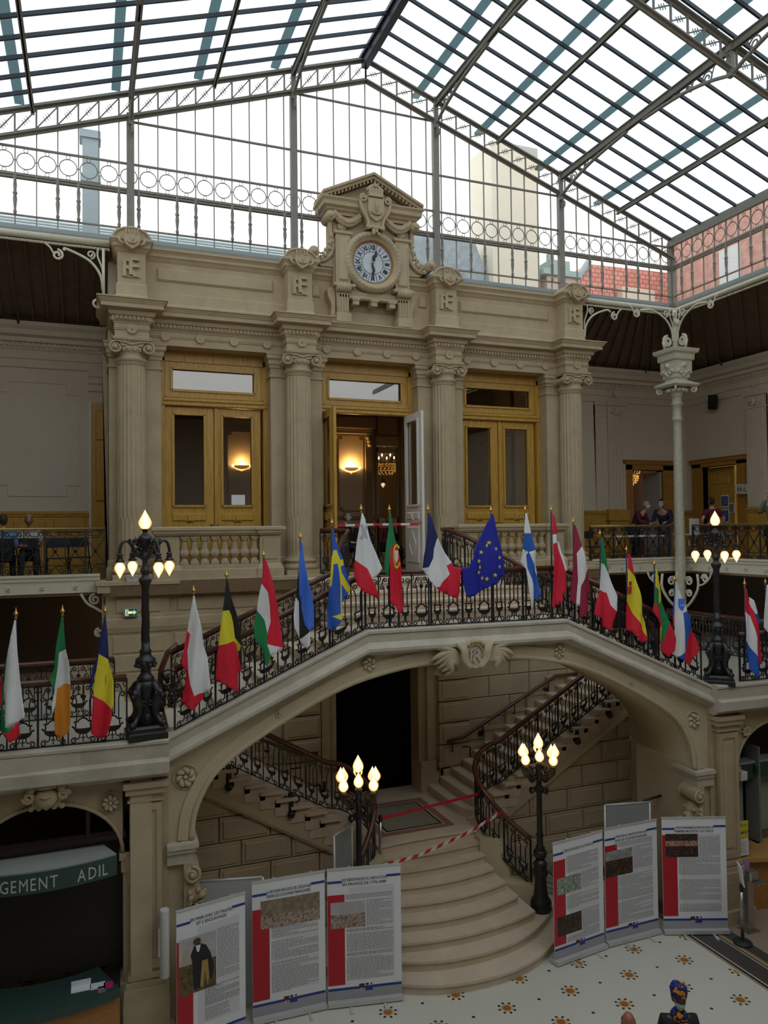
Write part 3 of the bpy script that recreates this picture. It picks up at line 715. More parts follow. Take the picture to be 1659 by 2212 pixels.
dentils(b, (18.1, 19.5), (18.1, 12), 0.12, 11.9, 11.98, 0.06, 0.05, 0.05)
b.obj('cornice', PLASTER2, wR)
b = MB()
for (y0, y1) in ((16.98, 16.3), (12.5, 11.8), (8, 7.3)):
    b.sweep([(18.1, y0), (18.02, y0), (18.02, y1), (18.1, y1)], [(0, 8.07), (0, 10.95), (0.02, 10.96), (0.02, 11.0), (0, 11.02), (0, 11.3), (0.05, 11.34), (0.05, 11.44)])
    for k in range(5):
        yy = y0 - 0.09 - k * (y0 - y1 - 0.18) / 4
        b.box(18.0, 18.02, yy - 0.035, yy + 0.035, 8.1, 10.9)
    for k in range(7):
        b.ball((18.0, y0 - 0.14 - 0.06 * k, 11.13 + 0.07 * sin(k * 2.1)), 0.06, 8, 5)
    b.ball((17.98, (y0 + y1) / 2, 11.16), 0.1, 10, 7, sc=(0.7, 0.8, 1.2))
    b.prism([((y0 + y1) / 2 + 0.12 * cos(2 * pi * k / 20), 11.7 + 0.12 * sin(2 * pi * k / 20)) for k in range(20)], 18.0, 18.1, 'x')
b.obj('pilaster', PLASTER2, wR)
b = MB(); wainscot(b, (18.1, 19.5), (18.1, 19.15)); wainscot(b, (18.1, 17.05), (18.1, 2)); b.obj('wainscot', OAK, wR)

# ---- gallery and mezzanine floors
GF = mat('worn_gallery_parquet', (0.22, 0.14, 0.075), 0.4, noise=0.2, nscale=8)
MF = mat('cream_marble_floor', (0.62, 0.55, 0.45), 0.3, noise=0.15, nscale=2)
def slab(name, polys, z0, z1, m):
    b = MB()
    for (x0, x1, y0, y1) in polys:
        b.box(x0, x1, y0, y1, z0, z1)
    return struct(b.obj(name, m))
slab('floor_gallery', [(-6, 0.38, 16.35, 19.5), (11.87, 18.1, 16.35, 19.5), (15.0, 18.1, -6, 16.35), (-6, -2.7, -6, 16.35), (0.38, 11.87, 15.75, 19.5), (11.87, 15, -6, -0.6), (-2.7, 11.87, -6, -0.6)], 6.3, GZ, GF)
slab('floor_mezzanine', [(-6, 0.6, 11.75, 19.5), (11.65, 18.1, 11.75, 19.5), (14.6, 18.1, -6, 11.75), (-6, -2.6, -6, 11.75)], 4.1, MZ, MF)
# cream fascia beams of the gallery
FAS = [(0, 6.36), (0.03, 6.36), (0.03, 6.58), (0.06, 6.6), (0.06, 6.66), (0.09, 6.68), (0.09, 6.73), (0, 6.73)]
def fascia(path, nm):
    b = MB()
    b.sweep(path, FAS)
    for i in range(len(path) - 1):
        p, q = Vector(path[i]), Vector(path[i + 1])
        dentils(b, p, q, 0.03, 6.355, 6.375, 0.03, 0.03, 0.015)
        t = (q - p); Ln = t.length; t.normalize(); n = Vector((t.y, -t.x))
        for k in range(int(Ln / 0.6)):
            c = p + t * (0.35 + 0.6 * k) + n * 0.05
            for j in range(5):
                a = 2 * pi * j / 5
                b.ball((c.x + t.x * 0.03 * cos(a), c.y + t.y * 0.03 * cos(a), 6.47 + 0.03 * sin(a)), 0.02, 6, 4)
    struct(b.obj(nm, IRONC))
fascia([(-6, 16.35), (0.2, 16.35)], 'trim_1')
fascia([(12.0, 16.35), (15.0, 16.35), (15.0, -0.6)], 'trim_2')
fascia([(-2.7, -0.6), (-2.7, 16.35)], 'trim_3')

# dark sloping plank ceilings over the galleries
def planks(name, quad, nb):
    A, B_, C, D = [Vector(p) for p in quad]   # A-B gutter side, D-C wall side
    b = MB()
    up = (B_ - A).cross(D - A).normalized()
    if up.z < 0:
        up = -up
    vs = [tuple(p) for p in (A, B_, C, D)] + [tuple(p + up * 0.12) for p in (A, B_, C, D)]
    b.add(vs, [(0, 1, 2, 3), (7, 6, 5, 4), (0, 4, 5, 1), (1, 5, 6, 2), (2, 6, 7, 3), (3, 7, 4, 0)])
    for k in range(nb + 1):
        t = k / nb
        b.bar(A.lerp(B_, t) - up * 0.03, D.lerp(C, t) - up * 0.03, 0.045, 0.06, up=up)
    return b
gc = sroot('ceiling_gallery')
for q, n in (([(-6, 16.5, 13.45), (0.4, 16.5, 13.45), (0.4, 19.5, 12.42), (-6, 19.5, 12.42)], 20), ([(11.8, 16.5, 13.45), (15.05, 16.5, 13.45), (18.1, 19.5, 12.42), (11.8, 19.5, 12.42)], 14),
             ([(15.05, 16.5, 13.45), (15.05, -6, 13.45), (18.1, -6, 12.42), (18.1, 19.5, 12.42)], 50), ([(-2.8, 16.5, 13.45), (-2.8, -6, 13.45), (-6, -6, 12.42), (-6, 19.5, 12.42)], 30)):
    planks('x', q, n).obj('plank_slope', PLANK, gc)
b = MB()
b.box(-6, 0.4, 19.2, 19.5, 12.4, 12.75); b.box(11.8, 18.1, 19.2, 19.5, 12.4, 12.75); b.box(17.8, 18.1, -6, 19.2, 12.4, 12.75)
for (x) in (-4, -1.5, 13.2, 16.2):
    b.tube(catmull([(x, 19.4, 12.1), (x, 19.1, 12.35), (x, 18.9, 12.72)], 5), 0.03, 6)
for y in (17.5, 14.5, 11.5):
    b.tube(catmull([(18.0, y, 12.1), (17.7, y, 12.35), (17.5, y, 12.72)], 5), 0.03, 6)
b.obj('wall_plate', DARKM, gc)
b = MB(); b.box(-6, 18.1, 19.8, 19.9, 12, 13); b.box(-6, 0.4, -0.6, -6, 13.4, 13.5); b.box(-6.0, 18.1, -6, -0.6, 13.4, 13.5); b.obj('rear_slope', PLANK, gc)

# ---- lower wall of the facade behind the stair (rusticated)
wb = sroot('wall_back')
b = MB()
DX0, DX1, DZ = 5.05, 7.02, 4.75
b.box(0.42, DX0 - 0.35, 16.05, 16.5, 0, 6.36); b.box(DX1 + 0.35, 11.82, 16.05, 16.5, 0, 6.36); b.box(DX0 - 0.35, DX1 + 0.35, 16.05, 16.5, DZ, 6.36)
b.box(0.42, 11.82, 16.9, 19.4, 0, 0.1)
# jambs with stepped mouldings
for s in (-1, 1):
    xj = DX0 if s < 0 else DX1
    b.box(min(xj, xj + s * 0.2), max(xj, xj + s * 0.2), 16.1, 16.6, 1.5, DZ)
    b.box(min(xj + s * 0.18, xj + s * 0.36), max(xj + s * 0.18, xj + s * 0.36), 16.0, 16.5, 1.5, DZ)
    for (w, z0, z1) in ((0.30, 1.5, 2.0), (0.24, 2.0, 2.25)):
        b.box(min(xj - s * 0.02, xj + s * (w + 0.12)), max(xj - s * 0.02, xj + s * (w + 0.12)), 15.93, 16.4, z0, z1)
b.obj('core', STONE2, wb)
b = MB()
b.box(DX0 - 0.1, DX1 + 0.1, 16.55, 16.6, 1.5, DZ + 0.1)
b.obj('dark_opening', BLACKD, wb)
b = MB()
rows = [1.62 + 0.487 * k for k in range(9)]
for ri, z0 in enumerate(rows):
    z1 = z0 + 0.487
    if z1 > 6.0: break
    for side in (-1, 1):
        q0 = 7.46 if side > 0 else 4.66
        # raised quoin pier
        xa, xb = sorted((q0, q0 + side * 0.82))
        b.bbox(xa + 0.01, xb - 0.01, 15.93, 16.05, z0 + 0.015, z1 - 0.015, 0.012)
        b.bbox(xa + 0.08, xb - 0.06, 15.90, 15.95, z0 + 0.07, z1 - 0.06, 0.02)
        x = q0 + side * 0.83
        pat = [0.52, 1.1, 0.55, 1.1, 0.55, 1.1] if ri % 2 == 0 else [1.08, 0.55, 1.1, 0.55, 1.1, 0.5]
        for w in pat:
            x2 = x + side * w
            lim = 11.82 if side > 0 else 0.42
            if (side > 0 and x >= lim) or (side < 0 and x <= lim): break
            x2 = min(x2, lim) if side > 0 else max(x2, lim)
            a, e = sorted((x, x2))
            b.bbox(a + 0.008, e - 0.008, 16.01, 16.06, z0 + 0.01, z1 - 0.01, 0.012)
            x = x2
b.obj('rusticated_blocks', STONE2, wb)
b = MB()
for k in range(9):      # stepped plinth that climbs with the flights
    for s in (-1, 1):
        xa = 6.1 + s * (1.36 + 0.585 * k)
        xb = 6.1 + s * (1.36 + 0.585 * (k + 1))
        z = 2.2 + 0.345 * k
        x0, x1 = min(xa, xb), max(xa, xb)
        b.box(x0, x1, 15.93, 16.05, z - 1.0, z - 0.05)
        b.box(min(xa - s * 0.03, xb), max(xa - s * 0.03, xb), 15.9, 16.05, z - 0.06, z)
b.obj('stepped_plinth', STONE2, wb)
b = MB()    # belts and panels above, on the projecting end blocks too
b.sweep([(0.3, 16.5), (0.3, 15.92), (1.5, 15.92), (1.5, 15.98), (3.6, 15.98), (3.6, 15.92), (4.9, 15.92), (4.9, 15.98), (7.3, 15.98), (7.3, 15.92), (8.4, 15.92), (8.4, 15.98), (10.8, 15.98), (10.8, 15.92), (11.95, 15.92), (11.95, 16.5)], [(0, 4.4), (0, 5.55), (0.03, 5.57), (0.05, 5.64), (0.05, 5.66), (0.06, 5.66), (0.06, 5.82), (0.02, 5.86), (0.02, 5.9), (0, 5.92), (0, 6.28), (0.03, 6.3), (0.08, 6.36), (0.16, 6.37), (0.16, 6.5), (0.19, 6.51), (0.19, 6.58), (0, 6.6)])
for x0, x1 in ((0.42, 1.4), (1.6, 3.5), (8.5, 10.7), (10.9, 11.85)):
    yy = 15.92 if x1 - x0 < 1.2 else 15.98
    b.bbox(x0 + 0.06, x1 - 0.06, yy - 0.025, yy + 0.02, 5.95, 6.24, 0.018)
    for k in range(3):
        b.bbox(x0, x1, yy - 0.025, yy + 0.02, 4.42 + 0.37 * k, 4.76 + 0.37 * k, 0.018)
b.obj('upper_courses', STONE, wb)

# ---- facade storey: piers, entablature, parapet
fa = sroot('wall_facade')
b = MB()
PIER = [(0, 6.58), (0.06, 6.58), (0.06, 6.78), (0.03, 6.84), (0.03, 6.95), (0, 6.99), (0, 10.93), (0.03, 10.94), (0.03, 10.98), (0, 11.0), (0, 11.13), (0.025, 11.15), (0.025, 11.2), (0.055, 11.23), (0.055, 11.31), (0.1, 11.35), (0.1, 11.42), (0.12, 11.43), (0.12, 11.46)]
for i, x in enumerate(CX):
    x0, x1 = x - 0.58, x + 0.6
    if i == 0: x0 = 0.38
    if i == 3: x1 = 11.87
    b.sweep([(x0, 17.2), (x0, 16.5), (x1, 16.5), (x1, 17.2)], PIER)
    b.box(x0 + 0.01, x1 - 0.01, 16.52, 17.2, 6.58, 11.46)
b.obj('pier', STONE, fa)
b = MB()
def ent_path(yf, yr, hw, x_l, x_r):
    p = [(x_l, 17.2), (x_l, yr)] if False else []
    for i, x in enumerate(CX):
        if i == 0:
            p += [(x - hw, 17.3), (x - hw, yf), (x + hw, yf), (x + hw, yr)]
        elif i == 3:
            p += [(x - hw, yr), (x - hw, yf), (x + hw, yf), (x + hw, 17.3)]
        else:
            p += [(x - hw, yr), (x - hw, yf), (x + hw, yf), (x + hw, yr)]
    return p
EP = ent_path(16.0, 16.4, 0.33, 0, 0)
ENT = [(0, 11.45), (0, 11.6), (0.02, 11.605), (0.02, 11.622), (0.008, 11.624), (0.008, 11.632), (0.02, 11.634), (0.02, 11.65), (0.012, 11.655), (0.012, 11.735), (0.03, 11.74), (0.03, 11.765), (0.05, 11.775), (0.06, 11.80), (0.06, 11.875), (0.10, 11.885), (0.12, 11.93), (0.12, 11.985), (0.25, 11.995), (0.265, 12.0), (0.265, 12.085), (0.285, 12.09), (0.285, 12.105), (0.30, 12.12), (0.32, 12.155), (0.345, 12.165), (0.345, 12.19), (0.05, 12.215), (-0.3, 12.215)]
b.sweep(EP, ENT)
b.box(0.5, 11.75, 16.43, 17.3, 11.46, 12.2)
b.obj('entablature', STONE, fa)
b = MB()
for i in range(len(EP) - 1):
    dentils(b, EP[i], EP[i + 1], 0.055, 11.80, 11.87, 0.045, 0.035, 0.045)
b.obj('dentil_band', STONE, fa)
b = MB()
for i, x in enumerate(CX):
    b.lathe([(0.0, 0.05), (0.1, 0.05), (0.1, 0.03), (0.108, 0.0)], 24, M=Matrix.Translation((x, 16.0, 11.63)) @ Matrix.Rotation(pi / 2, 4, 'X'), cap=False, smooth=False)
    b.lathe([(0.0, 0.075), (0.02, 0.07), (0.028, 0.05)], 10, M=Matrix.Translation((x, 16.0, 11.63)) @ Matrix.Rotation(pi / 2, 4, 'X'), cap=False)
    if i < 3:
        for k in range(4):
            xx = x + 0.68 + (CX[i + 1] - x - 1.36) * k / 3
            b.lathe([(0.0, 0.05), (0.095, 0.05), (0.1, 0.0)], 24, M=Matrix.Translation((xx, 16.4, 11.63)) @ Matrix.Rotation(pi / 2, 4, 'X'), cap=False, smooth=False)
b.obj('roundels', STONE, fa)
# parapet with dados
b = MB()
AP = ent_path(16.08, 16.46, 0.27, 0, 0)
b.sweep(AP, [(0.05, 12.2), (0.05, 12.3), (0.03, 12.34), (0.03, 12.55), (0.0, 12.58), (0, 13.2), (0.02, 13.22), (0.04, 13.25), (0.06, 13.28), (0.09, 13.3), (0.09, 13.36), (0.13, 13.41), (0.15, 13.42), (0.15, 13.47), (-0.3, 13.49)])
b.box(0.6, 11.65, 16.5, 16.9, 12.2, 13.48)
for x in CX:
    b.box(x - 0.45, x + 0.45, 15.86, 16.6, 12.2, 12.235)
for i in (0, 2):
    b.bbox(CX[i] + 0.52, CX[i + 1] - 0.52, 16.41, 16.5, 12.81, 13.08, 0.035)
for xx in (CX[1] + 0.36, CX[2] - 0.56):
    b.bbox(xx, xx + 0.2, 16.41, 16.5, 12.81, 13.08, 0.03)
b.obj('parapet', STONE, fa)
b = MB()
for x in CX:      # arched caps with shield and monogram
    arc = [(x + 0.36 * cos(pi - pi * k / 14), 13.44 + 0.24 * sin(pi * k / 14)) for k in range(15)]
    b.prism(arc, 15.98, 16.5, 'y')
    arc2 = [(x + 0.3 * cos(pi - pi * k / 14), 13.46 + 0.18 * sin(pi * k / 14)) for k in range(15)]
    b.tube([(p[0], 15.97, p[1]) for p in arc], 0.028, 6)
    sh = [(x - 0.155, 13.52), (x - 0.155, 13.38), (x - 0.12, 13.3), (x, 13.22), (x + 0.12, 13.3), (x + 0.155, 13.38), (x + 0.155, 13.52), (x + 0.08, 13.5), (x, 13.53), (x - 0.08, 13.5)]
    b.prism(sh, 15.87, 16.0, 'y')
    for k in range(5):
        b.box(x - 0.13 + k * 0.055, x - 0.095 + k * 0.055, 15.88, 15.98, 13.54, 13.62)
    b.box(x - 0.14, x + 0.14, 15.89, 15.98, 13.52, 13.56)
    b.tube([(x - 0.09, 15.86, 13.38), (x - 0.04, 15.85, 13.33), (x + 0.04, 15.85, 13.33), (x + 0.09, 15.86, 13.38)], 0.018, 5)
    b.tube([(x, 15.86, 13.34), (x + 0.01, 15.86, 13.46)], 0.015, 5)
    for s in (-1, 1):
        b.tube(catmull([(x + s * 0.15, 15.93, 13.32), (x + s * 0.23, 15.9, 13.36), (x + s * 0.25, 15.92, 13.46)], 4), [0.03] * 8 + [0.012], 5)
b.obj('shield_crests', STONE, fa)
b = MB()
for x in CX:
    for ch, dx, dz in (('R', 0.0, 0.0), ('F', 0.085, 0.03)):
        vs, fs = text_geo(ch, 0.5, 0.03, 'CENTER', True)
        b.add(vs, fs, Matrix.Translation((x + dx - 0.05, 16.052 - dx * 0.15, 12.72 + dz)))
    b.box(x - 0.19, x + 0.17, 16.045, 16.09, 12.70, 12.725)
b.obj('monogram_letters', STONE, fa)
# gallery side walls of the central block and rooms behind the doors
b = MB()
b.box(0.38, 0.6, 16.9, 19.6, 6.57, 13.4); b.box(11.65, 11.87, 16.9, 19.6, 6.57, 13.4)
b.box(0.38, 11.87, 16.9, 22, 12.0, 12.2)
b.obj('side_walls', PLASTER2, fa)

# ---- fluted ionic columns
CB = MB()
for n_, (r, z) in enumerate([]): pass
col0 = thing('ionic_column', 'x', 'column', (0, 0, 0), 'fluted stone columns of the facade')
b = MB()
b.box(-0.385, 0.385, -0.385, 0.385, 0, 0.12)
b.lathe([(0.37, 0.12), (0.39, 0.15), (0.395, 0.18), (0.38, 0.215), (0.345, 0.225), (0.33, 0.25), (0.335, 0.28), (0.35, 0.285), (0.36, 0.31), (0.35, 0.335), (0.315, 0.345), (0.305, 0.37)], 40)
b.obj('base', STONE, col0)
b = MB()
def flute(a, z):
    t = (a * 20 / (2 * pi)) % 1.0
    s = min(t, 1 - t) * 2
    d = max(0.0, sin(pi * min(1, max(0, (s - 0.16) / 0.84)) / 2))
    return 1 - 0.065 * d if z > 1.25 else 1 - 0.035 * (1 - d) * (1 if z > 0.45 else 0)
prof = [(0.305, 0.37), (0.29, 0.40), (0.286, 0.46)] + [(0.286 - 0.0 * k, 0.46 + 0.79 * k / 3) for k in range(1, 4)] + [(0.285, 1.26)] + [(0.285 - 0.015 * (k / 8) ** 1.4, 1.27 + 3.08 * k / 8) for k in range(0, 9)]
b.lathe(prof, 160, rad=flute, smooth=False)
b.obj('shaft', STONE, col0)
b = MB()
b.lathe([(0.268, 4.35), (0.275, 4.37), (0.275, 4.40), (0.30, 4.42), (0.318, 4.45), (0.318, 4.475), (0.3, 4.49), (0.285, 4.5), (0.28, 4.56), (0.295, 4.60), (0.33, 4.64), (0.34, 4.68), (0.33, 4.70)], 40)
for k in range(18):
    a = 2 * pi * k / 18
    b.ball((0.315 * cos(a), 0.315 * sin(a), 4.645), 0.045, 8, 6, sc=(0.7, 0.7, 1.2))
for fy, sg in ((-0.33, -1), (0.33, 1)):
    for s in (-1, 1):
        sp = spiral((0, 0), 0.125, 0.03, pi / 2, 1.75, 26)
        b.tube([(s * (0.315 - p[0] * 1.0), fy, 4.665 + p[1]) for p in sp], [0.024 - 0.008 * i / 26 for i in range(27)], 6)
        b.prism([(s * 0.315 + 0.115 * cos(2 * pi * k / 20), 4.665 + 0.115 * sin(2 * pi * k / 20)) for k in range(20)], min(fy, fy - sg * 0.05) + (0.01 if sg < 0 else 0.02), max(fy, fy - sg * 0.05) - (0.0 if sg > 0 else 0.0) - 0.005, 'y')
        b.ball((s * 0.315, fy - 0.0 + sg * 0.01, 4.665), 0.05, 12, 8)
    b.tube(catmull([(-0.315, fy, 4.79), (-0.15, fy, 4.775), (0, fy, 4.735), (0.15, fy, 4.775), (0.315, fy, 4.79)], 5), 0.022, 6)
    b.prism([(-0.32, 4.80), (-0.32, 4.66), (-0.2, 4.70), (0.2, 4.70), (0.32, 4.66), (0.32, 4.80)], fy + 0.01 if sg < 0 else fy - 0.06, fy + 0.06 if sg < 0 else fy - 0.01, 'y')
for s in (-1, 1):
    b.lathe([(0.11, -0.30), (0.1, -0.2), (0.075, -0.05), (0.07, 0.0), (0.075, 0.05), (0.1, 0.2), (0.11, 0.30)], 18, M=Matrix.Translation((s * 0.315, 0, 4.665)) @ Matrix.Rotation(pi / 2, 4, 'X'))
b.sweep([(-0.34, -0.34), (0.34, -0.34), (0.34, 0.34), (-0.34, 0.34)], [(0, 4.79), (0.0, 4.81), (0.02, 4.83), (0.035, 4.85), (0.035, 4.875)], closed=True)
b.box(-0.37, 0.37, -0.37, 0.37, 4.82, 4.875)
b.obj('capital', STONE, col0)
CLAB = ['fluted stone column at the left end of the facade behind the tall lamp', 'fluted stone column left of the open white door, behind the solid blue topped flag', 'fluted stone column just right of the open white door', 'fluted stone column at the right end of the facade beside the iron gallery']
for i, x in enumerate(CX):
    if i == 0:
        col0.location = (x, 16.3, 6.58); col0['label'] = CLAB[0]
    else:
        dup(col0, (x, 16.3, 6.58), label=CLAB[i])
# ---- oak doors between the columns
def door_frame(root, xl, xr, nm):
    b = MB()
    zt, zb = 11.46, GZ
    y0 = 16.82
    for x0, x1 in ((xl, xl + 0.10), (xr - 0.10, xr)):
        b.box(x0, x1, y0, y0 + 0.2, zb, zt)
    b.box(xl, xr, y0, y0 + 0.2, 11.22, zt)
    b.box(xl + 0.02, xr - 0.02, y0 - 0.03, y0 + 0.2, 10.28, 10.42)
    b.sweep([(xl + 0.08, y0), (xr - 0.08, y0)], [(0, 10.26), (0.03, 10.28), (0.03, 10.34), (0.06, 10.37), (0.06, 10.42), (0, 10.44)])
    # transom sash
    gx0, gx1, gz0, gz1 = xl + 0.25, xr - 0.28, 10.6, 11.08
    b.box(xl + 0.1, gx0, y0 + 0.03, y0 + 0.15, 10.42, 11.22); b.box(gx1, xr - 0.1, y0 + 0.03, y0 + 0.15, 10.42, 11.22)
    b.box(gx0, gx1, y0 + 0.03, y0 + 0.15, 10.42, gz0); b.box(gx0, gx1, y0 + 0.03, y0 + 0.15, gz1, 11.22)
    for w, yy in ((0.05, 0.0), (0.025, -0.0)):
        pass
    for (p, q) in (((gx0, gz0), (gx1, gz0)), ((gx1, gz0), (gx1, gz1)), ((gx1, gz1), (gx0, gz1)), ((gx0, gz1), (gx0, gz0))):
        b.bar((p[0], y0 + 0.02, p[1]), (q[0], y0 + 0.02, q[1]), 0.04, 0.05, up=(q[1] - p[1], 0, -(q[0] - p[0])))
    for (p, q) in (((xl + 0.12, 10.46), (xr - 0.12, 10.46)), ((xl + 0.12, 10.46), (xl + 0.12, 11.2)), ((xr - 0.12, 10.46), (xr - 0.12, 11.2))):
        b.bar((p[0], y0 + 0.01, p[1]), (q[0], y0 + 0.01, q[1]), 0.03, 0.03)
    b.obj('frame', OAK, root)
    b = MB()
    b.box(gx0, gx1, y0 + 0.08, y0 + 0.09, gz0, gz1)
    b.obj('transom_pane', DOORGLASS, root)
def leaf(root, M, w, hinge_r, m=OAK, mi=None, glass=DOORGLASS):
    # leaf in local coords: x 0..w, y thickness, z 6.57..10.27
    b = MB()
    z0, z1 = GZ + 0.02, 10.26
    sl, sr = (0.17, 0.19)
    g0, g1 = 8.10, 10.10
    b.box(0, sl, -0.03, 0.03, z0, z1, M); b.box(w - sr, w, -0.03, 0.03, z0, z1, M)
    b.box(sl, w - sr, -0.03, 0.03, g1, z1, M); b.box(sl, w - sr, -0.03, 0.03, z0, g0, M)
    for fy in (-0.04, 0.04):
        for (p, q) in (((sl, g0), (w - sr, g0)), ((w - sr, g0), (w - sr, g1)), ((w - sr, g1), (sl, g1)), ((sl, g1), (sl, g0))):
            b.bar(M @ Vector((p[0], fy, p[1])), M @ Vector((q[0], fy, q[1])), 0.05, 0.05)
    b.bbox(sl - 0.02, w - sr + 0.02, -0.06, -0.03, 7.77, 7.95, 0.025, M)
    b.bbox(w / 2 - 0.1, w / 2 + 0.08, -0.085, -0.03, 7.73, 7.95, 0.06, M)
    b.bbox(sl - 0.02, w - sr + 0.02, -0.055, -0.03, 6.75, 7.62, 0.03, M)
    cx_, cz_ = w / 2 - 0.01, 7.2
    for k in range(4):
        a = pi / 2 * k
        b.bar(M @ Vector((cx_ + 0.2 * cos(a), -0.06, cz_ + 0.3 * sin(a))), M @ Vector((cx_ + 0.2 * cos(a + pi / 2), -0.06, cz_ + 0.3 * sin(a + pi / 2))), 0.035, 0.035)
    o = b.obj('leaf', m, root)
    b = MB()
    b.box(sl, w - sr, -0.004, 0.004, g0, g1, M)
    b.obj('glass_pane', glass, o)
    b = MB()
    b.ball(M @ Vector((w - 0.06 if not hinge_r else 0.06, -0.06, 7.7)), 0.03, 8, 6)
    b.obj('knob', BRASS, o)
    return o
d1 = sroot('door_1')
door_frame(d1, 1.41, 3.74, 1)
leaf(d1, Matrix.Translation((1.52, 16.92, 0)), 1.03, False)
leaf(d1, Matrix.Translation((2.56, 16.92, 0)), 1.03, True)
b = MB(); b.box(2.565, 2.625, 16.85, 16.9, GZ, 10.25); b.obj('meeting_stile', OAK, d1)
d2 = sroot('door_2')
door_frame(d2, 4.92, 7.29, 2)
leaf(d2, Matrix.Translation((5.03, 16.9, 0)) @ Matrix.Rotation(radians(-91), 4, 'Z'), 1.05, False)
leaf(d2, Matrix.Translation((7.12, 16.9, 0)) @ Matrix.Rotation(radians(-91), 4, 'Z') , 1.05, False, WHITEP)
b = MB(); b.box(4.98, 7.23, 16.8, 17.1, 6.5, 6.58); b.obj('threshold', OAKD, d2)
d3 = sroot('door_3')
door_frame(d3, 8.47, 10.86, 3)
leaf(d3, Matrix.Translation((8.58, 16.92, 0)), 1.06, False)
leaf(d3, Matrix.Translation((9.65, 16.92, 0)), 1.06, True)
b = MB(); b.box(9.655, 9.715, 16.85, 16.9, GZ, 10.25); b.obj('meeting_stile', OAK, d3)

# interior walls of the salon behind the doors
CREAMI = mat('warm_cream_panelling', (0.50, 0.40, 0.25), 0.6)
TRIMI = mat('brown_panel_moulding', (0.26, 0.17, 0.08), 0.5)
sal = sroot('wall_salon')
b = MB()
b.box(0.6, 7.72, 20.6, 20.8, GZ, 12); b.box(8.5, 11.65, 20.6, 20.8, GZ, 12); b.box(7.72, 8.5, 20.6, 20.8, 10.0, 12)
b.box(0.4, 0.6, 19.4, 26, GZ, 12); b.box(11.65, 11.87, 19.4, 26, GZ, 12); b.box(0.4, 11.87, 25.8, 26, GZ, 12); b.box(0.4, 11.87, 16.9, 26, 12.0, 12.2); b.box(0.4, 11.87, 19.5, 26, 6.3, GZ)
b.obj('panelling', CREAMI, sal)
b = MB()
for xc in (1.9, 3.85, 5.6, 6.98, 9.6, 10.9):
    w = 0.37
    pts = [(xc - w + 0.1, 8.1), (xc + w - 0.1, 8.1), (xc + w - 0.1, 8.2), (xc + w, 8.2), (xc + w, 10.15), (xc + w - 0.1, 10.15), (xc + w - 0.1, 10.25), (xc - w + 0.1, 10.25), (xc - w + 0.1, 10.15), (xc - w, 10.15), (xc - w, 8.2), (xc - w + 0.1, 8.2)]
    frame_line(b, pts, 20.585, 0.03, 0.03)
    for zx in ((xc - w + 0.04, 8.14), (xc + w - 0.04, 8.14), (xc - w + 0.04, 10.21), (xc + w - 0.04, 10.21)):
        b.box(zx[0] - 0.03, zx[0] + 0.03, 20.57, 20.6, zx[1] - 0.03, zx[1] + 0.03)
b.box(0.6, 7.7, 20.55, 20.6, 7.85, 7.95); b.box(0.6, 7.7, 20.56, 20.6, 7.55, 7.6)
frame_line(b, [(7.72, GZ), (8.5, GZ), (8.5, 10.95), (7.72, 10.95)], 20.58, 0.06, 0.05)
frame_line(b, [(7.78, 10.3), (8.44, 10.3), (8.44, 10.85), (7.78, 10.85)], 20.57, 0.04, 0.04)
for xc in (7.5,):
    b.box(xc - 0.1, xc + 0.1, 20.5, 20.6, GZ, 10.3)
b.obj('panel_mouldings', TRIMI, sal)
b = MB(); b.box(6.3, 7.65, 20.35, 20.6, 10.45, 10.75); b.box(6.35, 7.6, 20.42, 20.6, 10.3, 10.45)
for x in (6.45, 7.5):
    for k in range(4): b.ball((x + random.uniform(-.05, .05), 20.45, 10.0 + k * 0.1), 0.07, 8, 6)
b.obj('cornice_shelf', CREAMI, sal)
b = MB(); b.box(7.78, 7.82, 20.62, 20.68, GZ, 9.95); b.box(8.4, 8.44, 20.62, 20.68, GZ, 9.95); b.box(7.78, 8.44, 20.62, 20.68, 9.8, 9.95); b.box(7.78, 8.44, 20.62, 20.68, GZ, 7.9)
b.obj('inner_door_leaf', CREAMI, sal)
b = MB(); b.box(7.82, 8.4, 20.65, 20.655, 7.9, 9.8); b.obj('inner_glass_pane', DOORGLASS, sal)
CURT = mat('brown_curtain', (0.10, 0.04, 0.015), 0.8, noise=0.3, nscale=3, stretch=(8, 8, 0.2))
b = MB()
for k in range(16):
    b.tube([(7.6 + 0.1 * k, 25.4, GZ), (7.6 + 0.1 * k, 25.4, 12)], 0.08, 6)
b.obj('curtain', CURT, sal)
b = MB()
for k in range(8):
    b.tube([(2.0 + 0.1 * k, 19.6, GZ), (2.0 + 0.1 * k, 19.6, 10.6)], 0.08, 6)
b.obj('curtain', CURT, sal)

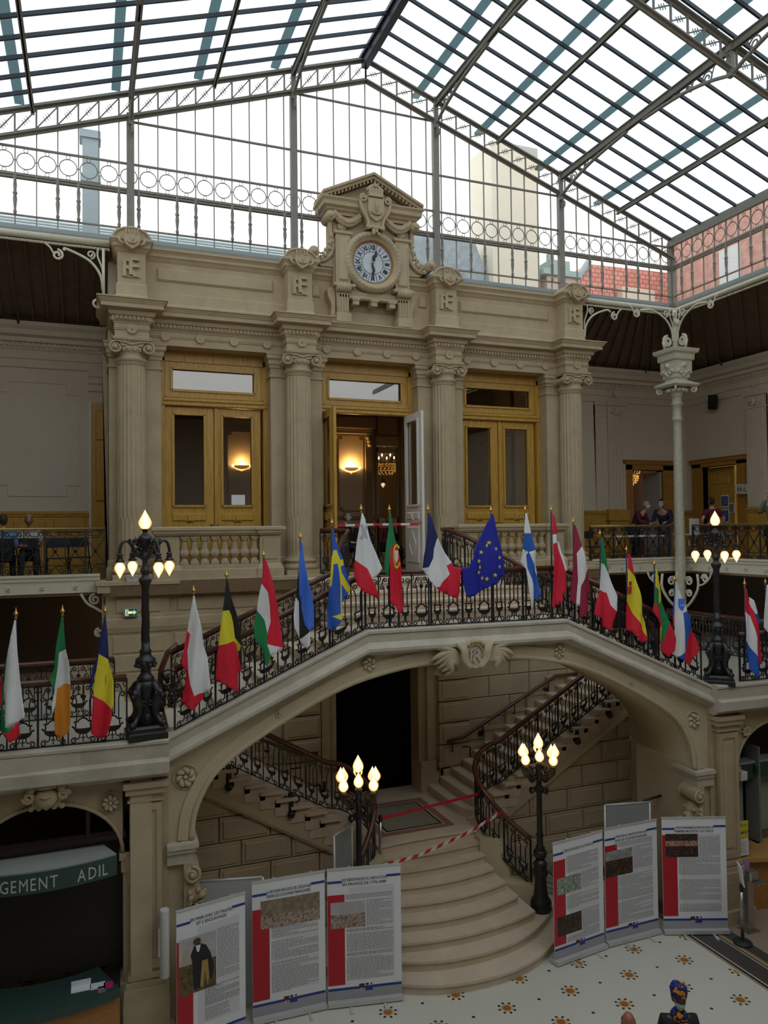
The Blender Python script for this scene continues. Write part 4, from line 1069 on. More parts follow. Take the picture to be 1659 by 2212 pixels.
# wall sconces with uplight
SCON = mat('lit_bronze_bowl', (0.45, 0.2, 0.05), 0.35, metal=0.5, emit=(1.0, 0.45, 0.1), estr=0.25)
GLOWM = mat('glowing_sconce_bulb', (1, 0.8, 0.5), 0.5, emit=(1.0, 0.72, 0.36), estr=14)
def sconce(x, y, z, label, pw=22, nm='wall_sconce'):
    t = thing(nm, label, 'wall lamp', (x, y, z), 'salon wall sconces')
    b = MB()
    pr = [(0.02, -0.09), (0.12, -0.07), (0.2, -0.03), (0.25, 0.01)]
    vs, fs = [], []
    for r, dz in pr:
        for k in range(13):
            a = pi + pi * k / 12
            vs.append((x + r * cos(a), y + 0.6 * r * sin(a), z + dz))
    for i in range(3):
        for k in range(12):
            fs.append((i * 13 + k, i * 13 + k + 1, (i + 1) * 13 + k + 1, (i + 1) * 13 + k))
    b.add(vs, fs, None, True)
    b.obj('bowl', SCON, t)
    b = MB()
    for s in (-0.24, 0.24): b.ball((x + s, y - 0.05, z), 0.028, 8, 6)
    b.obj('bulb', GLOWM, t)
    li = bpy.data.lights.new('sconce_light', 'POINT')
    li.energy = pw; li.color = (1.0, 0.62, 0.25); li.shadow_soft_size = 0.05
    lo = bpy.data.objects.new('sconce_light', li)
    COL.objects.link(lo); lo.parent = t; lo.location = (0, -0.10, 0.06)
    return t
sconce(6.98, 20.58, 9.32, 'lit bronze uplight sconce on the salon wall seen through the open middle doorway')
sconce(3.85, 20.58, 9.32, 'lit bronze uplight sconce seen through the glass of the left oak doors')

# ---- clock pavilion with pediment on the parapet
ck = thing('clock_pediment', 'carved stone clock with roman numerals under a triangular pediment and shield', 'clock', (6.08, 16.3, 12.2))
CXX, CZ, CY = 6.06, 13.65, 16.2
b = MB()
b.box(5.14, 6.98, 16.25, 16.8, 12.9, 14.82)
for s in (-1, 1):
    xc = 6.06 + s * 0.72
    b.box(xc - 0.17, xc + 0.17, 16.14, 16.3, 13.08, 14.24)
    b.bbox(xc - 0.12, xc + 0.12, 16.1, 16.16, 13.15, 14.12, 0.03)
    b.sweep([(xc - 0.19, 16.3), (xc - 0.19, 16.12), (xc + 0.19, 16.12), (xc + 0.19, 16.3)], [(0, 14.2), (0.02, 14.22), (0.02, 14.27), (0, 14.28)])
    b.sweep([(xc - 0.2, 16.3), (xc - 0.2, 16.08), (xc + 0.2, 16.08), (xc + 0.2, 16.3)], [(0, 12.98), (0.05, 13.0), (0.05, 13.06), (0, 13.08)])
    b.lathe([(0, 0.06), (0.03, 0.06), (0.05, 0.03), (0.09, 0.04), (0.105, 0.02), (0.11, 0)], 16, M=Matrix.Translation((xc, 16.2, 14.40)) @ Matrix.Rotation(pi / 2, 4, 'X'), cap=False)
b.box(5.2, 6.92, 16.2, 16.3, 12.78, 12.95)
b.sweep([(5.25, 16.4), (5.25, 16.16), (6.87, 16.16), (6.87, 16.4)], [(0, 12.75), (0.04, 12.78), (0.04, 12.83), (0, 12.85)])
b.sweep([(5.02, 16.8), (5.02, 16.2), (7.12, 16.2), (7.12, 16.8)], [(0, 14.66), (0, 14.72), (0.06, 14.76), (0.06, 14.79), (0.14, 14.83), (0.14, 14.92), (0.19, 14.97), (0.19, 15.0), (-0.3, 15.02)])
for x in (5.62, 6.06, 6.5):
    b.box(x - 0.07, x + 0.07, 16.08, 16.3, 12.62, 12.76); b.box(x - 0.09, x + 0.09, 16.06, 16.3, 12.72, 12.77)
# raking pediment
for s in (-1, 1):
    a, e = Vector((6.07 + s * 1.22, 0, 14.98)), Vector((6.07, 0, 15.56))
    for (o0, o1, yf) in ((0.0, 0.07, 16.08), (0.07, 0.13, 16.02)):
        b.prism([(a.x, a.z + o0), (e.x, e.z + o0), (e.x, e.z + o1), (a.x, a.z + o1)], yf, 16.8, 'y')
    for k in range(14):
        p = a.lerp(e, (k + 0.5) / 14)
        b.box(p.x - 0.018, p.x + 0.018, 16.1, 16.2, p.z - 0.06, p.z)
b.prism([(5.0, 15.0), (7.14, 15.0), (6.07, 15.52)], 16.32, 16.8, 'y')
b.obj('pavilion', STONE, ck)
for s in (-1, 1):
    b = MB()      # consoles, side scrolls and garlands
    xc = 6.06 + s * 0.74
    b.tube([(xc - 0.17, 16.1, 12.98), (xc + 0.17, 16.1, 12.98)], 0.1, 14)
    for k in range(4):
        b.lathe([(0.1, -0.015), (0.115, 0), (0.1, 0.015)], 14, M=Matrix.Translation((xc - 0.14 + k * 0.093, 16.1, 12.98)) @ Matrix.Rotation(pi / 2, 4, 'Y'))
    b.prism([(xc - 0.15, 12.92), (xc + 0.15, 12.92), (xc + 0.13, 12.4), (xc - 0.13, 12.4)], 16.12, 16.4, 'y')
    for k in range(4):
        b.box(xc - 0.11 + k * 0.065, xc - 0.085 + k * 0.065, 16.1, 16.13, 12.45, 12.86)
    b.box(xc - 0.17, xc + 0.17, 16.05, 16.4, 12.2, 12.4)
    xo = 6.06 + s * 1.0
    b.prism(catmull([(xo - s * 0.1, 13.0), (xo + s * 0.06, 12.97), (xo + s * 0.06, 12.8), (xo - s * 0.02, 12.6), (xo, 12.4), (xo, 12.2), (xo - s * 0.1, 12.2)], 4), 16.2, 16.5, 'y')
    # S scroll wing
    cv = catmull([(6.07 + s * 0.98, 14.55), (6.07 + s * 1.0, 14.3), (6.07 + s * 0.93, 14.0), (6.07 + s * 1.0, 13.75), (6.07 + s * 1.18, 13.6), (6.07 + s * 1.38, 13.62)], 6)
    b.tube([(p[0], 16.25, p[1]) for p in cv], 0.06, 6)
    b.prism([(6.07 + s * 0.9, 14.5)] + [(p[0], p[1]) for p in cv] + [(6.07 + s * 1.2, 13.48), (6.07 + s * 0.9, 13.48)], 16.28, 16.5, 'y')
    for (cx_, cz_, r) in ((6.07 + s * 1.03, 14.58, 0.11), (6.07 + s * 1.42, 13.72, 0.12)):
        b.tube([(cx_, 16.08, cz_), (cx_, 16.5, cz_)], r, 16)
        b.ball((cx_, 16.08, cz_), r * 0.55, 10, 7)
    for k in range(16):
        t = k / 15
        b.ball((6.07 + s * (0.98 + 0.3 * t ** 2 + 0.03 * sin(k * 3)), 16.2, 14.2 - 0.62 * t), 0.045 + 0.015 * sin(k * 1.7), 7, 5)
    for k in range(13):
        t = k / 12
        z = 14.63 - 0.28 * sin(pi * t) * 0.55
        for j in range(3):
            b.ball((6.07 + s * (0.33 + 0.58 * t), 16.14 - 0.03 * (j == 1), z + (j - 1) * 0.055), 0.05, 7, 5)
    b.obj('carved_scrolls', STONE, ck)
b = MB()
sh = catmull([(5.8, 15.12), (5.72, 15.0), (5.74, 14.8), (5.86, 14.6), (5.9, 14.45), (5.86, 14.36), (5.98, 14.4), (6.07, 14.36), (6.16, 14.4), (6.28, 14.36), (6.24, 14.45), (6.28, 14.6), (6.4, 14.8), (6.42, 15.0), (6.34, 15.12)], 3)
b.prism([(p[0], p[1]) for p in sh], 16.0, 16.3, 'y')
b.tube([(p[0], 15.98, p[1]) for p in sh], 0.04, 6)
b.prism([(5.88, 15.04), (6.26, 15.04), (6.26, 14.75), (6.2, 14.6), (6.07, 14.52), (5.94, 14.6), (5.88, 14.75)], 15.93, 16.02, 'y')
for s in (-1, 1):
    b.tube([(p[0], 15.96, p[1]) for p in spiral((6.07 + s * 0.29, 15.02), 0.09, 0.02, pi / 2, s * -1.3, 14)], 0.03, 6)
b.tube(catmull([(5.96, 15.9, 14.75), (6.0, 15.9, 14.68), (6.14, 15.9, 14.68), (6.18, 15.9, 14.75)], 4), 0.025, 6)
b.tube([(6.07, 15.9, 14.7), (6.08, 15.9, 14.95)], 0.02, 5)
b.box(5.9, 6.24, 15.92, 16.1, 15.08, 15.16)
for k in range(5):
    b.box(5.9 + 0.07 * k, 5.96 + 0.07 * k, 15.92, 16.08, 15.16, 15.27)
st = []
for k in range(10):
    r = 0.075 if k % 2 == 0 else 0.032
    st.append((6.07 + r * cos(pi / 2 + k * pi / 5), 15.36 + r * sin(pi / 2 + k * pi / 5)))
b.prism(st, 15.95, 16.03, 'y')
for k in range(12):
    b.ball((5.9 + 0.03 * k, 16.0, 15.25 + 0.1 * sin(pi * k / 11)), 0.05, 7, 5)
b.obj('carved_shield', STONE, ck)
RM = Matrix.Translation((CXX, 16.2, CZ)) @ Matrix.Rotation(pi / 2, 4, 'X')
b = MB()
b.lathe([(0.49, -0.02), (0.50, 0.06), (0.53, 0.1), (0.56, 0.11), (0.57, 0.15), (0.62, 0.17), (0.665, 0.15), (0.68, 0.11), (0.70, 0.1), (0.71, 0.0)], 64, M=RM, cap=False)
for k in range(40):
    a = 2 * pi * k / 40
    b.ball((CXX + 0.62 * cos(a), 16.05, CZ + 0.62 * sin(a)), 0.04, 7, 5, sc=(0.8, 0.8, 0.8))
for k in range(7):
    b.ball((CXX + 0.02 + random.uniform(-.07, .07), 15.98, CZ + 0.66 + random.uniform(-.07, .1)), 0.045, 7, 5)
b.obj('stone_ring', STONE, ck)
b = MB()
b.lathe([(0.465, 0.0), (0.50, 0.05)], 64, M=RM, cap=False)
b.obj('orange_rim', mat('orange_clock_rim', (0.34, 0.09, 0.03), 0.5, col2=(0.6, 0.2, 0.03), nscale=14), ck)  # noise mottles the rim from dark to vivid orange
b = MB()
b.lathe([(0.0, 0.01), (0.47, 0.01)], 64, M=RM, cap=False, smooth=False)
dial = b.obj('dial', mat('pale_blue_white_clock_dial', (0.62, 0.66, 0.70), 0.4, noise=0.12, nscale=6), ck)
b = MB()
for r in (0.26, 0.455):
    b.tube([(CXX + r * cos(2 * pi * k / 48), 16.185, CZ + r * sin(2 * pi * k / 48)) for k in range(48)], 0.006, 4, closed=True)
for k in range(12):
    a = pi / 2 - 2 * pi * (k + 0.5) / 12
    b.bar((CXX + 0.26 * cos(a), 16.185, CZ + 0.26 * sin(a)), (CXX + 0.455 * cos(a), 16.185, CZ + 0.455 * sin(a)), 0.008, 0.008, up=(0, 1, 0))
for k, s_ in enumerate(['XII', 'I', 'II', 'III', 'IIII', 'V', 'VI', 'VII', 'VIII', 'IX', 'X', 'XI']):
    a = -2 * pi * k / 12
    vs, fs = text_geo(s_, 0.155, 0.004, 'CENTER', True, 0.85)
    vs = [(x * 0.85, y, z) for x, y, z in vs]
    b.add(vs, fs, Matrix.Translation((CXX, 16.183, CZ)) @ Matrix.Rotation(a, 4, Vector((0, -1, 0))) @ Matrix.Translation((0, 0, 0.305)))
b.obj('roman_numerals', mat('dark_blue_grey_numerals', (0.03, 0.04, 0.06), 0.5), dial)
HM = mat('blue_black_clock_hand', (0.02, 0.025, 0.04), 0.4)
for nm, ang, Ln, w in (('hour_hand', -16, 0.3, 0.03), ('minute_hand', -175, 0.4, 0.024)):
    b = MB()
    M = Matrix.Translation((CXX, 16.165, CZ)) @ Matrix.Rotation(radians(ang), 4, Vector((0, -1, 0)))
    cv = catmull([(0, 0, -0.04), (0.012, 0, 0.06), (-0.012, 0, Ln * 0.45), (0.02, 0, Ln * 0.62), (0.012, 0, Ln)], 5)
    b.tube(cv, [w * (0.7 if i < 6 else (1.2 if i < 15 else 1.2 - 1.1 * (i - 15) / 6)) for i in range(len(cv))], 6, M=M)
    b.obj(nm, HM, ck)
b = MB(); b.ball((CXX, 16.15, CZ), 0.03, 10, 7); b.obj('hub', GOLD, ck)

# ---- glazed roof
APX, APZ, EZ = 6.05, 18.57, 15.42
XR, XL = 15.02, -2.92
SL = (APZ - EZ) / (XR - APX)
def rz(x): return APZ - SL * abs(x - APX)
ce = sroot('ceiling')
YB, YF = 16.55, -6.2
for nm, x1 in (('right', XR), ('left', XL)):
    for (ya, yb, gm) in ((YB, 5.2, ROOFGLASS), (5.2, YF, CLEARGLASS)):  # unseen rear bays left untinted to let in extra light
        b = MB()
        b.add([(APX, ya, APZ), (x1, ya, EZ), (x1, yb, EZ), (APX, yb, APZ)], [(0, 1, 2, 3)], None, False)
        b.obj('glass_slope', gm, ce)
bars_r = MB().bar((APX, 0, APZ + 0.01 - 0), (XR, 0, EZ + 0.01), 0.045, 0.07).mesh('glazing_bar', BARM)
bars_l = MB().bar((APX, 0, APZ + 0.01), (XL, 0, EZ + 0.01), 0.045, 0.07).mesh('glazing_bar', BARM)
k = 0
while YB - 0.01 - 0.582 * k > -6:
    for me in (bars_r, bars_l):
        o = bpy.data.objects.new('glazing_bar', me); COL.objects.link(o); o.parent = ce; o.location = (0, YB - 0.01 - 0.582 * k, 0)
    k += 1
    if k > 24: break
GY = 10.85
def purlin(x, big):
    b = MB()
    z = rz(x)
    w = 0.1 if big else 0.07
    b.box(x - w / 2, x + w / 2, YF, YB, z - 0.05, z - 0.03)
    b.box(x - w / 2, x + w / 2, YF, YB, z - (0.2 if big else 0.15), z - (0.18 if big else 0.13))
    b.box(x - 0.012, x + 0.012, YF, YB, z - (0.2 if big else 0.15), z - 0.03)
    b.obj('purlin', FRAME, ce)
    b = MB()
    xo = x - 0.28
    b.box(xo - 0.09, xo + 0.09, YF, YB + 0.5, z + 0.28, z + 0.34)
    b.obj('outer_rail', RAILTINT, ce)
for x in (-1.04, 0.83, 2.56, 4.30, 7.83, 9.57, 11.36, 13.2):
    purlin(x, x in (0.83, 4.30, 7.83, 11.36))
b = MB(); b.box(APX - 0.08, APX + 0.08, YF, YB, APZ - 0.2, APZ + 0.02); b.box(APX - 0.14, APX + 0.14, YF, YB, APZ - 0.03, APZ + 0.05); b.obj('ridge_beam', BARM, ce)
b = MB(); b.box(XR - 0.1, XR + 0.12, YF, YB, EZ - 0.12, EZ + 0.05); b.box(XR - 0.14, XR - 0.06, YF, YB, EZ - 0.2, EZ - 0.02); b.obj('eaves_beam', FRAME, ce)
b = MB(); b.box(XL - 0.12, XL + 0.1, YF, YB, EZ - 0.2, EZ + 0.05); b.obj('eaves_beam', FRAME, ce)
# curved scroll braces between the posts, purlins and the lattice girder
def brace(x, y0, dirn, z_low, ln=2.6):
    z = rz(x) - 0.2
    b = MB()
    pts = catmull([(x, y0, z_low), (x, y0 + dirn * 0.25 * ln * 0.9, z_low + (z - z_low) * 0.42), (x, y0 + dirn * 0.55 * ln, z_low + (z - z_low) * 0.78), (x, y0 + dirn * ln, z - 0.02)], 6)
    for p, q in zip(pts[:-1], pts[1:]):
        b.bar(p, q, 0.06, 0.05)
    for (t, r) in ((0.22, 0.15), (0.42, 0.10), (0.6, 0.065), (0.75, 0.04)):
        yy = y0 + dirn * ln * t
        i = int(t * (len(pts) - 1))
        zc = (pts[i][2] + z) / 2 + 0.0
        rr = min(r, (z - pts[i][2]) * 0.45)
        if rr < 0.02: continue
        b.tube([(x, yy + p[0], zc + p[1]) for p in spiral((0, 0), rr, rr * 0.25, 0, 1.6, 18)], 0.016, 5)
        b.tube([(x, yy - dirn * rr * 1.2, zc + rr), (x, yy - dirn * rr * 0.3, zc - rr * 1.0)], 0.013, 5)
    b.obj('scroll_brace', FRAME, ce)
for x in (0.83, 4.30, 7.83, 11.36):
    zl = rz(x) - 0.62
    brace(x, YB - 0.12, -1, zl)
    brace(x, GY + 0.05, 1, zl, 2.4)
    brace(x, GY - 0.05, -1, zl, 2.4)
    b = MB()     # hook volute under each post head
    for yy in (YB - 0.14,):
        b.tube([(x + 0.02, yy - 0.06 - p[0] * 0.8, zl - 0.22 + p[1]) for p in spiral((0, 0), 0.12, 0.03, pi / 2, 1.5, 16)], 0.022, 6)
        b.box(x - 0.05, x + 0.05, yy - 0.02, yy + 0.05, zl - 0.1, zl + 0.65)
    b.box(x - 0.05, x + 0.05, GY - 0.06, GY + 0.06, zl - 0.05, zl + 0.6)
    b.obj('post_head', FRAME, ce)
# lattice girders along the rake: at the gable and one bay forward
def rake(y, nm):
    for s, xe in ((1, XR), (-1, XL)):
        b = MB()
        for dz in (0.0, -0.5):
            a, e = (APX, y, APZ - 0.03 + dz), (xe, y, EZ - 0.03 + dz)
            b.bar(a, e, 0.15, 0.03); b.bar(a, e, 0.025, 0.13)
            for k in range(60):
                t = (k + 0.5) / 60
                b.ball((a[0] + (e[0] - a[0]) * t, y - 0.02, a[2] + (e[2] - a[2]) * t + 0.03), 0.012, 5, 4)
        n = 23
        for k in range(n + 1):
            x = APX + (xe - APX) * k / n
            b.bar((x, y, rz(x) - 0.5), (x, y, rz(x) - 0.05), 0.035, 0.03, up=(0, 1, 0))
            if k < n:
                x2 = APX + (xe - APX) * (k + 1) / n
                p, q = Vector((x, y, rz(x) - 0.1)), Vector((x2, y, rz(x2) - 0.47 + 0.0))
                if s > 0:
                    p, q = Vector((x, y, rz(x) - 0.42)), Vector((x2, y, rz(x2) - 0.12))
                b.bar(p, q, 0.022, 0.022)
                c = (p + q) / 2
                dd = (q - p).normalized()
                for m_ in (-0.06, 0.0, 0.06):
                    cc = c + dd * m_
                    b.bar(cc + Vector((-0.03, 0, 0.05)), cc + Vector((0.03, 0, -0.05)), 0.012, 0.012)
        b.obj(nm, FRAME, ce)
rake(YB - 0.08, 'lattice_rake')
rake(GY, 'lattice_girder')

# ---- gable glazing above the facade
def glazing(nm, X0, X1, topf, posts, M, lower_top=14.66, plain0=0, has_gable=True):
    g = sroot(nm)
    n = round((X1 - X0) / 0.3865)
    st = (X1 - X0) / n
    b = MB()
    pol = [(X0, 13.5), (X1, 13.5)] + ([(X1, topf(X1)), (APX, topf(APX)), (X0, topf(X0))] if has_gable else [(X1, topf(X1)), (X0, topf(X0))])
    b.add([(x, 0.03, z) for x, z in pol], [tuple(range(len(pol)))], M, False)
    b.obj('glass_pane', GABLEGLASS, g)
    b = MB()
    for (z, h, d) in ((14.69, 0.05, 0.06), (14.62, 0.03, 0.09), (15.24, 0.04, 0.04), (13.87, 0.03, 0.04), (13.56, 0.06, 0.1)):
        if has_gable or z < 15:
            b.box(X0, X1, -d / 2, d / 2, z - h / 2, z + h / 2, M)
    if has_gable:
        b.box(0.83, 11.36, -0.02, 0.02, 16.12, 16.16, M); b.box(4.3, 7.83, -0.02, 0.02, 17.43, 17.47, M)
    b.obj('rail', FRAME, g)
    b = MB(); b.box(X0, X1, -0.02, 0.02, 13.5, 13.68, M); b.obj('base_panel', OUTER, g)
    for p in posts:
        b = MB(); b.box(p - 0.075, p + 0.075, -0.1, 0.02, 13.3, topf(p) - 0.45 if has_gable else topf(p), M); b.obj('post', FRAME, g)
    ring = MB()
    zc = 14.965
    ring.tube([(0.165 * cos(2 * pi * k / 24), 0, zc + 0.165 * sin(2 * pi * k / 24)) for k in range(24)], 0.011, 5, closed=True)
    for s in (-1, 1):
        ring.tube([(0.04 * cos(2 * pi * k / 10), 0, zc + s * 0.21 + 0.04 * sin(2 * pi * k / 10)) for k in range(10)], 0.008, 4, closed=True)
        ring.tube([(s * 0.165, 0, zc), (s * 0.2, 0, zc)], 0.01, 4)
    rme = ring.mesh('ring_ornament', FRAME)
    bal = MB()
    bal.lathe([(0.02, 13.86), (0.03, 13.9), (0.04, 13.93), (0.022, 13.97), (0.03, 14.05), (0.042, 14.18), (0.03, 14.26), (0.045, 14.28), (0.045, 14.31), (0.028, 14.34), (0.038, 14.46), (0.026, 14.56), (0.04, 14.6), (0.03, 14.66)], 8)
    bme = bal.mesh('turned_baluster', FRAME)
    for k in range(n + 1):
        x = X0 + st * k
        if min([abs(x - p) for p in posts] + [9]) > 0.12:
            t = topf(x) - (0.5 if has_gable else 0)
            b = MB()
            b.box(x - 0.011, x + 0.011, -0.015, 0.015, 13.5, max(t, 14.7), M)
            b.obj('mullion', FRAME, g)
            if (k + plain0) % 3 != 0:
                o = bpy.data.objects.new('turned_baluster', bme); COL.objects.link(o); o.parent = g; o.matrix_local = M @ Matrix.Translation((x, -0.02, 0))
        if k < n and topf(x + st / 2) > 15.4 - (0 if has_gable else 0.1):
            o = bpy.data.objects.new('ring_ornament', rme); COL.objects.link(o); o.parent = g; o.matrix_local = M @ Matrix.Translation((x + st / 2, -0.01, 0))
    return g
glazing('window_1', -2.92, 15.02, rz, [-2.92, 0.815, 4.31, 7.84, 11.39, 15.02], Matrix.Translation((0, YB, 0)), plain0=1)
glazing('window_2', 0, 11.6, lambda x: EZ - 0.05, [0, 5.7, 11.6], Matrix.Translation((15.02, YB, 0)) @ Matrix.Rotation(-pi / 2, 4, 'Z'), has_gable=False)
b = MB(); b.box(15.0, 15.04, YF, 4.9, 13.5, 15.4); b.box(-2.94, -2.9, YF, 16.5, 13.5, 15.4); b.obj('glass_pane', CLEARGLASS, sroot('window_3'))

# ---- gutters with bead courses and scroll brackets
def gutter(path, nm):
    b = MB()
    P = [Vector(p) for p in path]
    b.sweep(path, [(0, 13.38), (0.05, 13.36), (0.1, 13.38), (0.12, 13.43), (0.1, 13.48), (0.05, 13.5), (0, 13.5)], smooth=True)
    b.sweep(path, [(0, 13.3), (0.02, 13.3), (0.03, 13.34), (0, 13.36)])
    for i in range(len(P) - 1):
        t = P[i + 1] - P[i]; Ln = t.length; t.normalize(); n = Vector((t.y, -t.x))
        for k in range(int(min(Ln, 9) / 0.07)):
            c = P[i] + t * (0.07 * k + 0.03) + n * 0.03
            b.ball((c.x, c.y, 13.32), 0.026, 6, 4)
    struct(b.obj(nm, IRONC))
gutter([(-6, 16.4), (0.4, 16.4)], 'trim_4')
gutter([(11.86, 16.4), (14.97, 16.4), (14.97, -6)], 'trim_5')
def gbracket(b, o, d, z0=12.5, ln=1.35):
    # scroll bracket springing from (o, z0) along unit dir d up to the gutter
    P = lambda s, z: (o[0] + d[0] * s, o[1] + d[1] * s, z)
    cv = catmull([P(0.03, z0), P(0.08, z0 + 0.32), P(0.3, z0 + 0.6), P(0.72, z0 + 0.78), P(ln - 0.25, z0 + 0.74)], 6)
    b.tube(cv, 0.028, 6)
    b.tube([P(ln - 0.12 - p[0], z0 + 0.64 + p[1]) for p in spiral((0, 0), 0.11, 0.025, pi / 2, -1.4, 16)], 0.026, 6)
    b.tube(catmull([P(ln - 0.05, z0 + 0.66), P(ln + 0.02, z0 + 0.78), P(ln + 0.1, z0 + 0.84)], 4), 0.02, 6)
    b.tube([P(0.26 - p[0], z0 + 0.72 + p[1]) for p in spiral((0, 0), 0.09, 0.02, -pi / 2, 1.4, 14)], 0.018, 6)
    b.tube(catmull([P(0.05, z0 + 0.05), P(0.03, z0 + 0.4), P(0.13, z0 + 0.7), P(0.12, z0 + 0.86)], 5), 0.02, 6)
# ---- slender cream iron corner column
ic = thing('iron_column', 'slender cream cast iron column at the gallery corner with scrolled capital', 'column', (14.68, 16.1, MZ))
b = MB()
zc = lambda z: z - 0
b.lathe([(0.2, MZ), (0.2, MZ + 0.3), (0.15, MZ + 0.4), (0.13, 6.3), (0.15, 6.5), (0.14, 6.7), (0.135, 6.75), (0.13, 7.6), (0.115, 10.2), (0.115, 10.35), (0.15, 10.38), (0.15, 10.42), (0.115, 10.46), (0.12, 10.75), (0.16, 10.79), (0.17, 10.83), (0.13, 10.87), (0.12, 11.0)], 24, (14.68, 16.1, 0))
b.obj('shaft', mat('cracked_cream_iron_paint', (0.58, 0.54, 0.41), 0.5, noise=0.22, nscale=14), ic)
b = MB()
b.lathe([(0.12, 10.98), (0.14, 11.05), (0.2, 11.16), (0.26, 11.22)], 20, (14.68, 16.1, 0))
for s1 in (-1, 1):
    for s2 in (-1, 1):
        b.tube([(14.68 + s1 * (0.3 - p[0] * 0.7), 16.1 + s2 * (0.3 - p[0] * 0.7), 11.18 + p[1]) for p in spiral((0, 0), 0.09, 0.02, pi / 2, 1.4, 14)], 0.028, 6)
for k in range(12):
    a = 2 * pi * k / 12
    b.ball((14.68 + 0.24 * cos(a), 16.1 + 0.24 * sin(a), 11.17), 0.06, 7, 5)
b.sweep([(14.4, 15.82), (14.96, 15.82), (14.96, 16.38), (14.4, 16.38)], [(0, 11.24), (0.1, 11.26), (0.14, 11.3), (0.12, 11.33), (-0.1, 11.45)], closed=True)
b.box(14.42, 14.94, 15.84, 16.36, 11.3, 11.4)
for w, z0, z1 in ((0.2, 11.36, 11.5), (0.24, 11.5, 11.62), (0.28, 11.62, 11.98)):
    b.box(14.68 - w, 14.68 + w, 16.1 - w, 16.1 + w, z0, z1)
for (fx, fy) in ((0, -1), (-1, 0), (1, 0)):
    for k in range(5):
        b.ball((14.68 + fx * 0.28 + (k - 2) * 0.08 * (1 if fx == 0 else 0), 16.1 + fy * 0.28 + (k - 2) * 0.08 * (1 if fy == 0 else 0), 11.62 - 0.06 * (2 - abs(k - 2)) + 0.06), 0.045, 7, 5)
    b.ball((14.68 + fx * 0.29, 16.1 + fy * 0.29, 11.82), 0.075, 8, 6)
b.sweep([(14.38, 15.8), (14.98, 15.8), (14.98, 16.4), (14.38, 16.4)], [(0, 11.95), (0.03, 11.98), (0.03, 12.12), (0.1, 12.16), (0.12, 12.24), (0.3, 12.3) if False else (0.12, 12.26), (-0.2, 12.3)], closed=True)
for k in range(9):
    b.box(14.4 + 0.065 * k, 14.43 + 0.065 * k, 15.76, 15.8, 11.99, 12.1)
b.obj('capital', IRONC, ic)
b = MB()
for d in ((-1, 0), (0, -1)):
    b.tube([(14.68 + d[0] * (0.27 - p[0]), 16.1 + d[1] * (0.27 - p[0]), 12.48 + p[1]) for p in spiral((0, 0), 0.15, 0.04, pi / 2, 1.6, 18)], 0.04, 6)
    b.tube([(14.68 + d[0] * (0.42 - 0.0), 16.1 + d[1] * 0.42, 12.46), (14.68 + d[0] * 0.36, 16.1 + d[1] * 0.36, 12.26)], 0.04, 6)
    gbracket(b, (14.68 + d[0] * 0.05, 16.1 + d[1] * 0.05), d, 12.5, 1.35)
b.tube([(14.68, 16.1, 12.25), (14.68, 16.1, 12.9), (14.68, 16.1, 13.35)], [0.1, 0.05, 0.06], 10)
b.ball((14.68, 16.02, 13.0), 0.09, 8, 6)
for s in (-1, 1):
    b.tube([(14.68 + s * (0.1 - p[0]), 16.0, 13.2 + p[1]) for p in spiral((0, 0), 0.08, 0.02, -pi / 2, s * 1.3, 12)], 0.02, 5)
b.obj('scroll_brackets', IRONC, ic)
b = MB()
for d in ((-1, 0), (0, -1)):
    P = lambda s, z: (14.68 + d[0] * s, 16.1 + d[1] * s, z)
    b.tube(catmull([P(0.12, 5.35), P(0.4, 5.6), P(0.62, 5.95), P(0.6, 6.3)], 5), 0.035, 6)
    for (s, z, r) in ((0.3, 6.1, 0.13), (0.3, 5.78, 0.1), (0.85, 6.2, 0.11)):
        b.tube([P(s - p[0], z + p[1]) for p in spiral((0, 0), r, 0.03, 0, 1.5, 16)], 0.028, 6)
    b.tube(catmull([P(0.6, 6.0), P(0.8, 6.05), P(1.0, 6.2), P(1.08, 6.36)], 4), 0.026, 6)
    b.box(*sorted((P(0.1, 0)[0] - 0.03, P(0.16, 0)[0] + 0.03)), *sorted((P(0.1, 0)[1] - 0.03, P(0.16, 0)[1] + 0.03)), 5.3, 6.34)
b.obj('lower_brackets', IRONC, ic)
# lone brackets beside the stone block
t = thing('gutter_bracket', 'cream scrolled iron bracket under the gutter left of the facade', 'bracket', (0.3, 16.2, 12.45), 'iron gutter brackets')
b = MB(); gbracket(b, (0.3, 16.35), (-1, 0), 12.45, 1.0)
b.tube([(0.28, 16.3, 12.2), (0.28, 16.3, 13.3)], 0.03, 6)
b.tube([(0.16 - p[0], 16.2, 12.15 + p[1]) for p in spiral((0, 0), 0.12, 0.03, pi / 2, 1.5, 16)], 0.028, 6)
b.obj('scroll', IRONC, t)
t = thing('gutter_bracket', 'cream scrolled iron bracket under the gutter on the right side of the facade', 'bracket', (11.95, 16.2, 12.4), 'iron gutter brackets')
b = MB(); gbracket(b, (11.92, 16.35), (1, 0), 12.45, 1.1); b.obj('scroll', IRONC, t)
t = thing('gallery_bracket', 'cream iron scroll bracket under the left gallery edge', 'bracket', (0.2, 16.2, 5.8))
b = MB()
P = lambda s, z: (0.26 - s, 16.2, z)
b.tube([P(0.0, 5.6), P(0.0, 6.3)], 0.03, 6)
b.tube(catmull([P(0, 5.95), P(0.15, 6.05), P(0.3, 6.15), P(0.42, 6.34)], 4), 0.028, 6)
b.tube([P(0.16 - p[0], 6.22 + p[1]) for p in spiral((0, 0), 0.11, 0.02, pi / 2, 1.5, 16)], 0.026, 6)
b.tube([P(0.08 - p[0], 5.56 + p[1]) for p in spiral((0, 0), 0.09, 0.02, pi / 2, 1.5, 16)], 0.026, 6)
b.obj('scroll', IRONC, t)

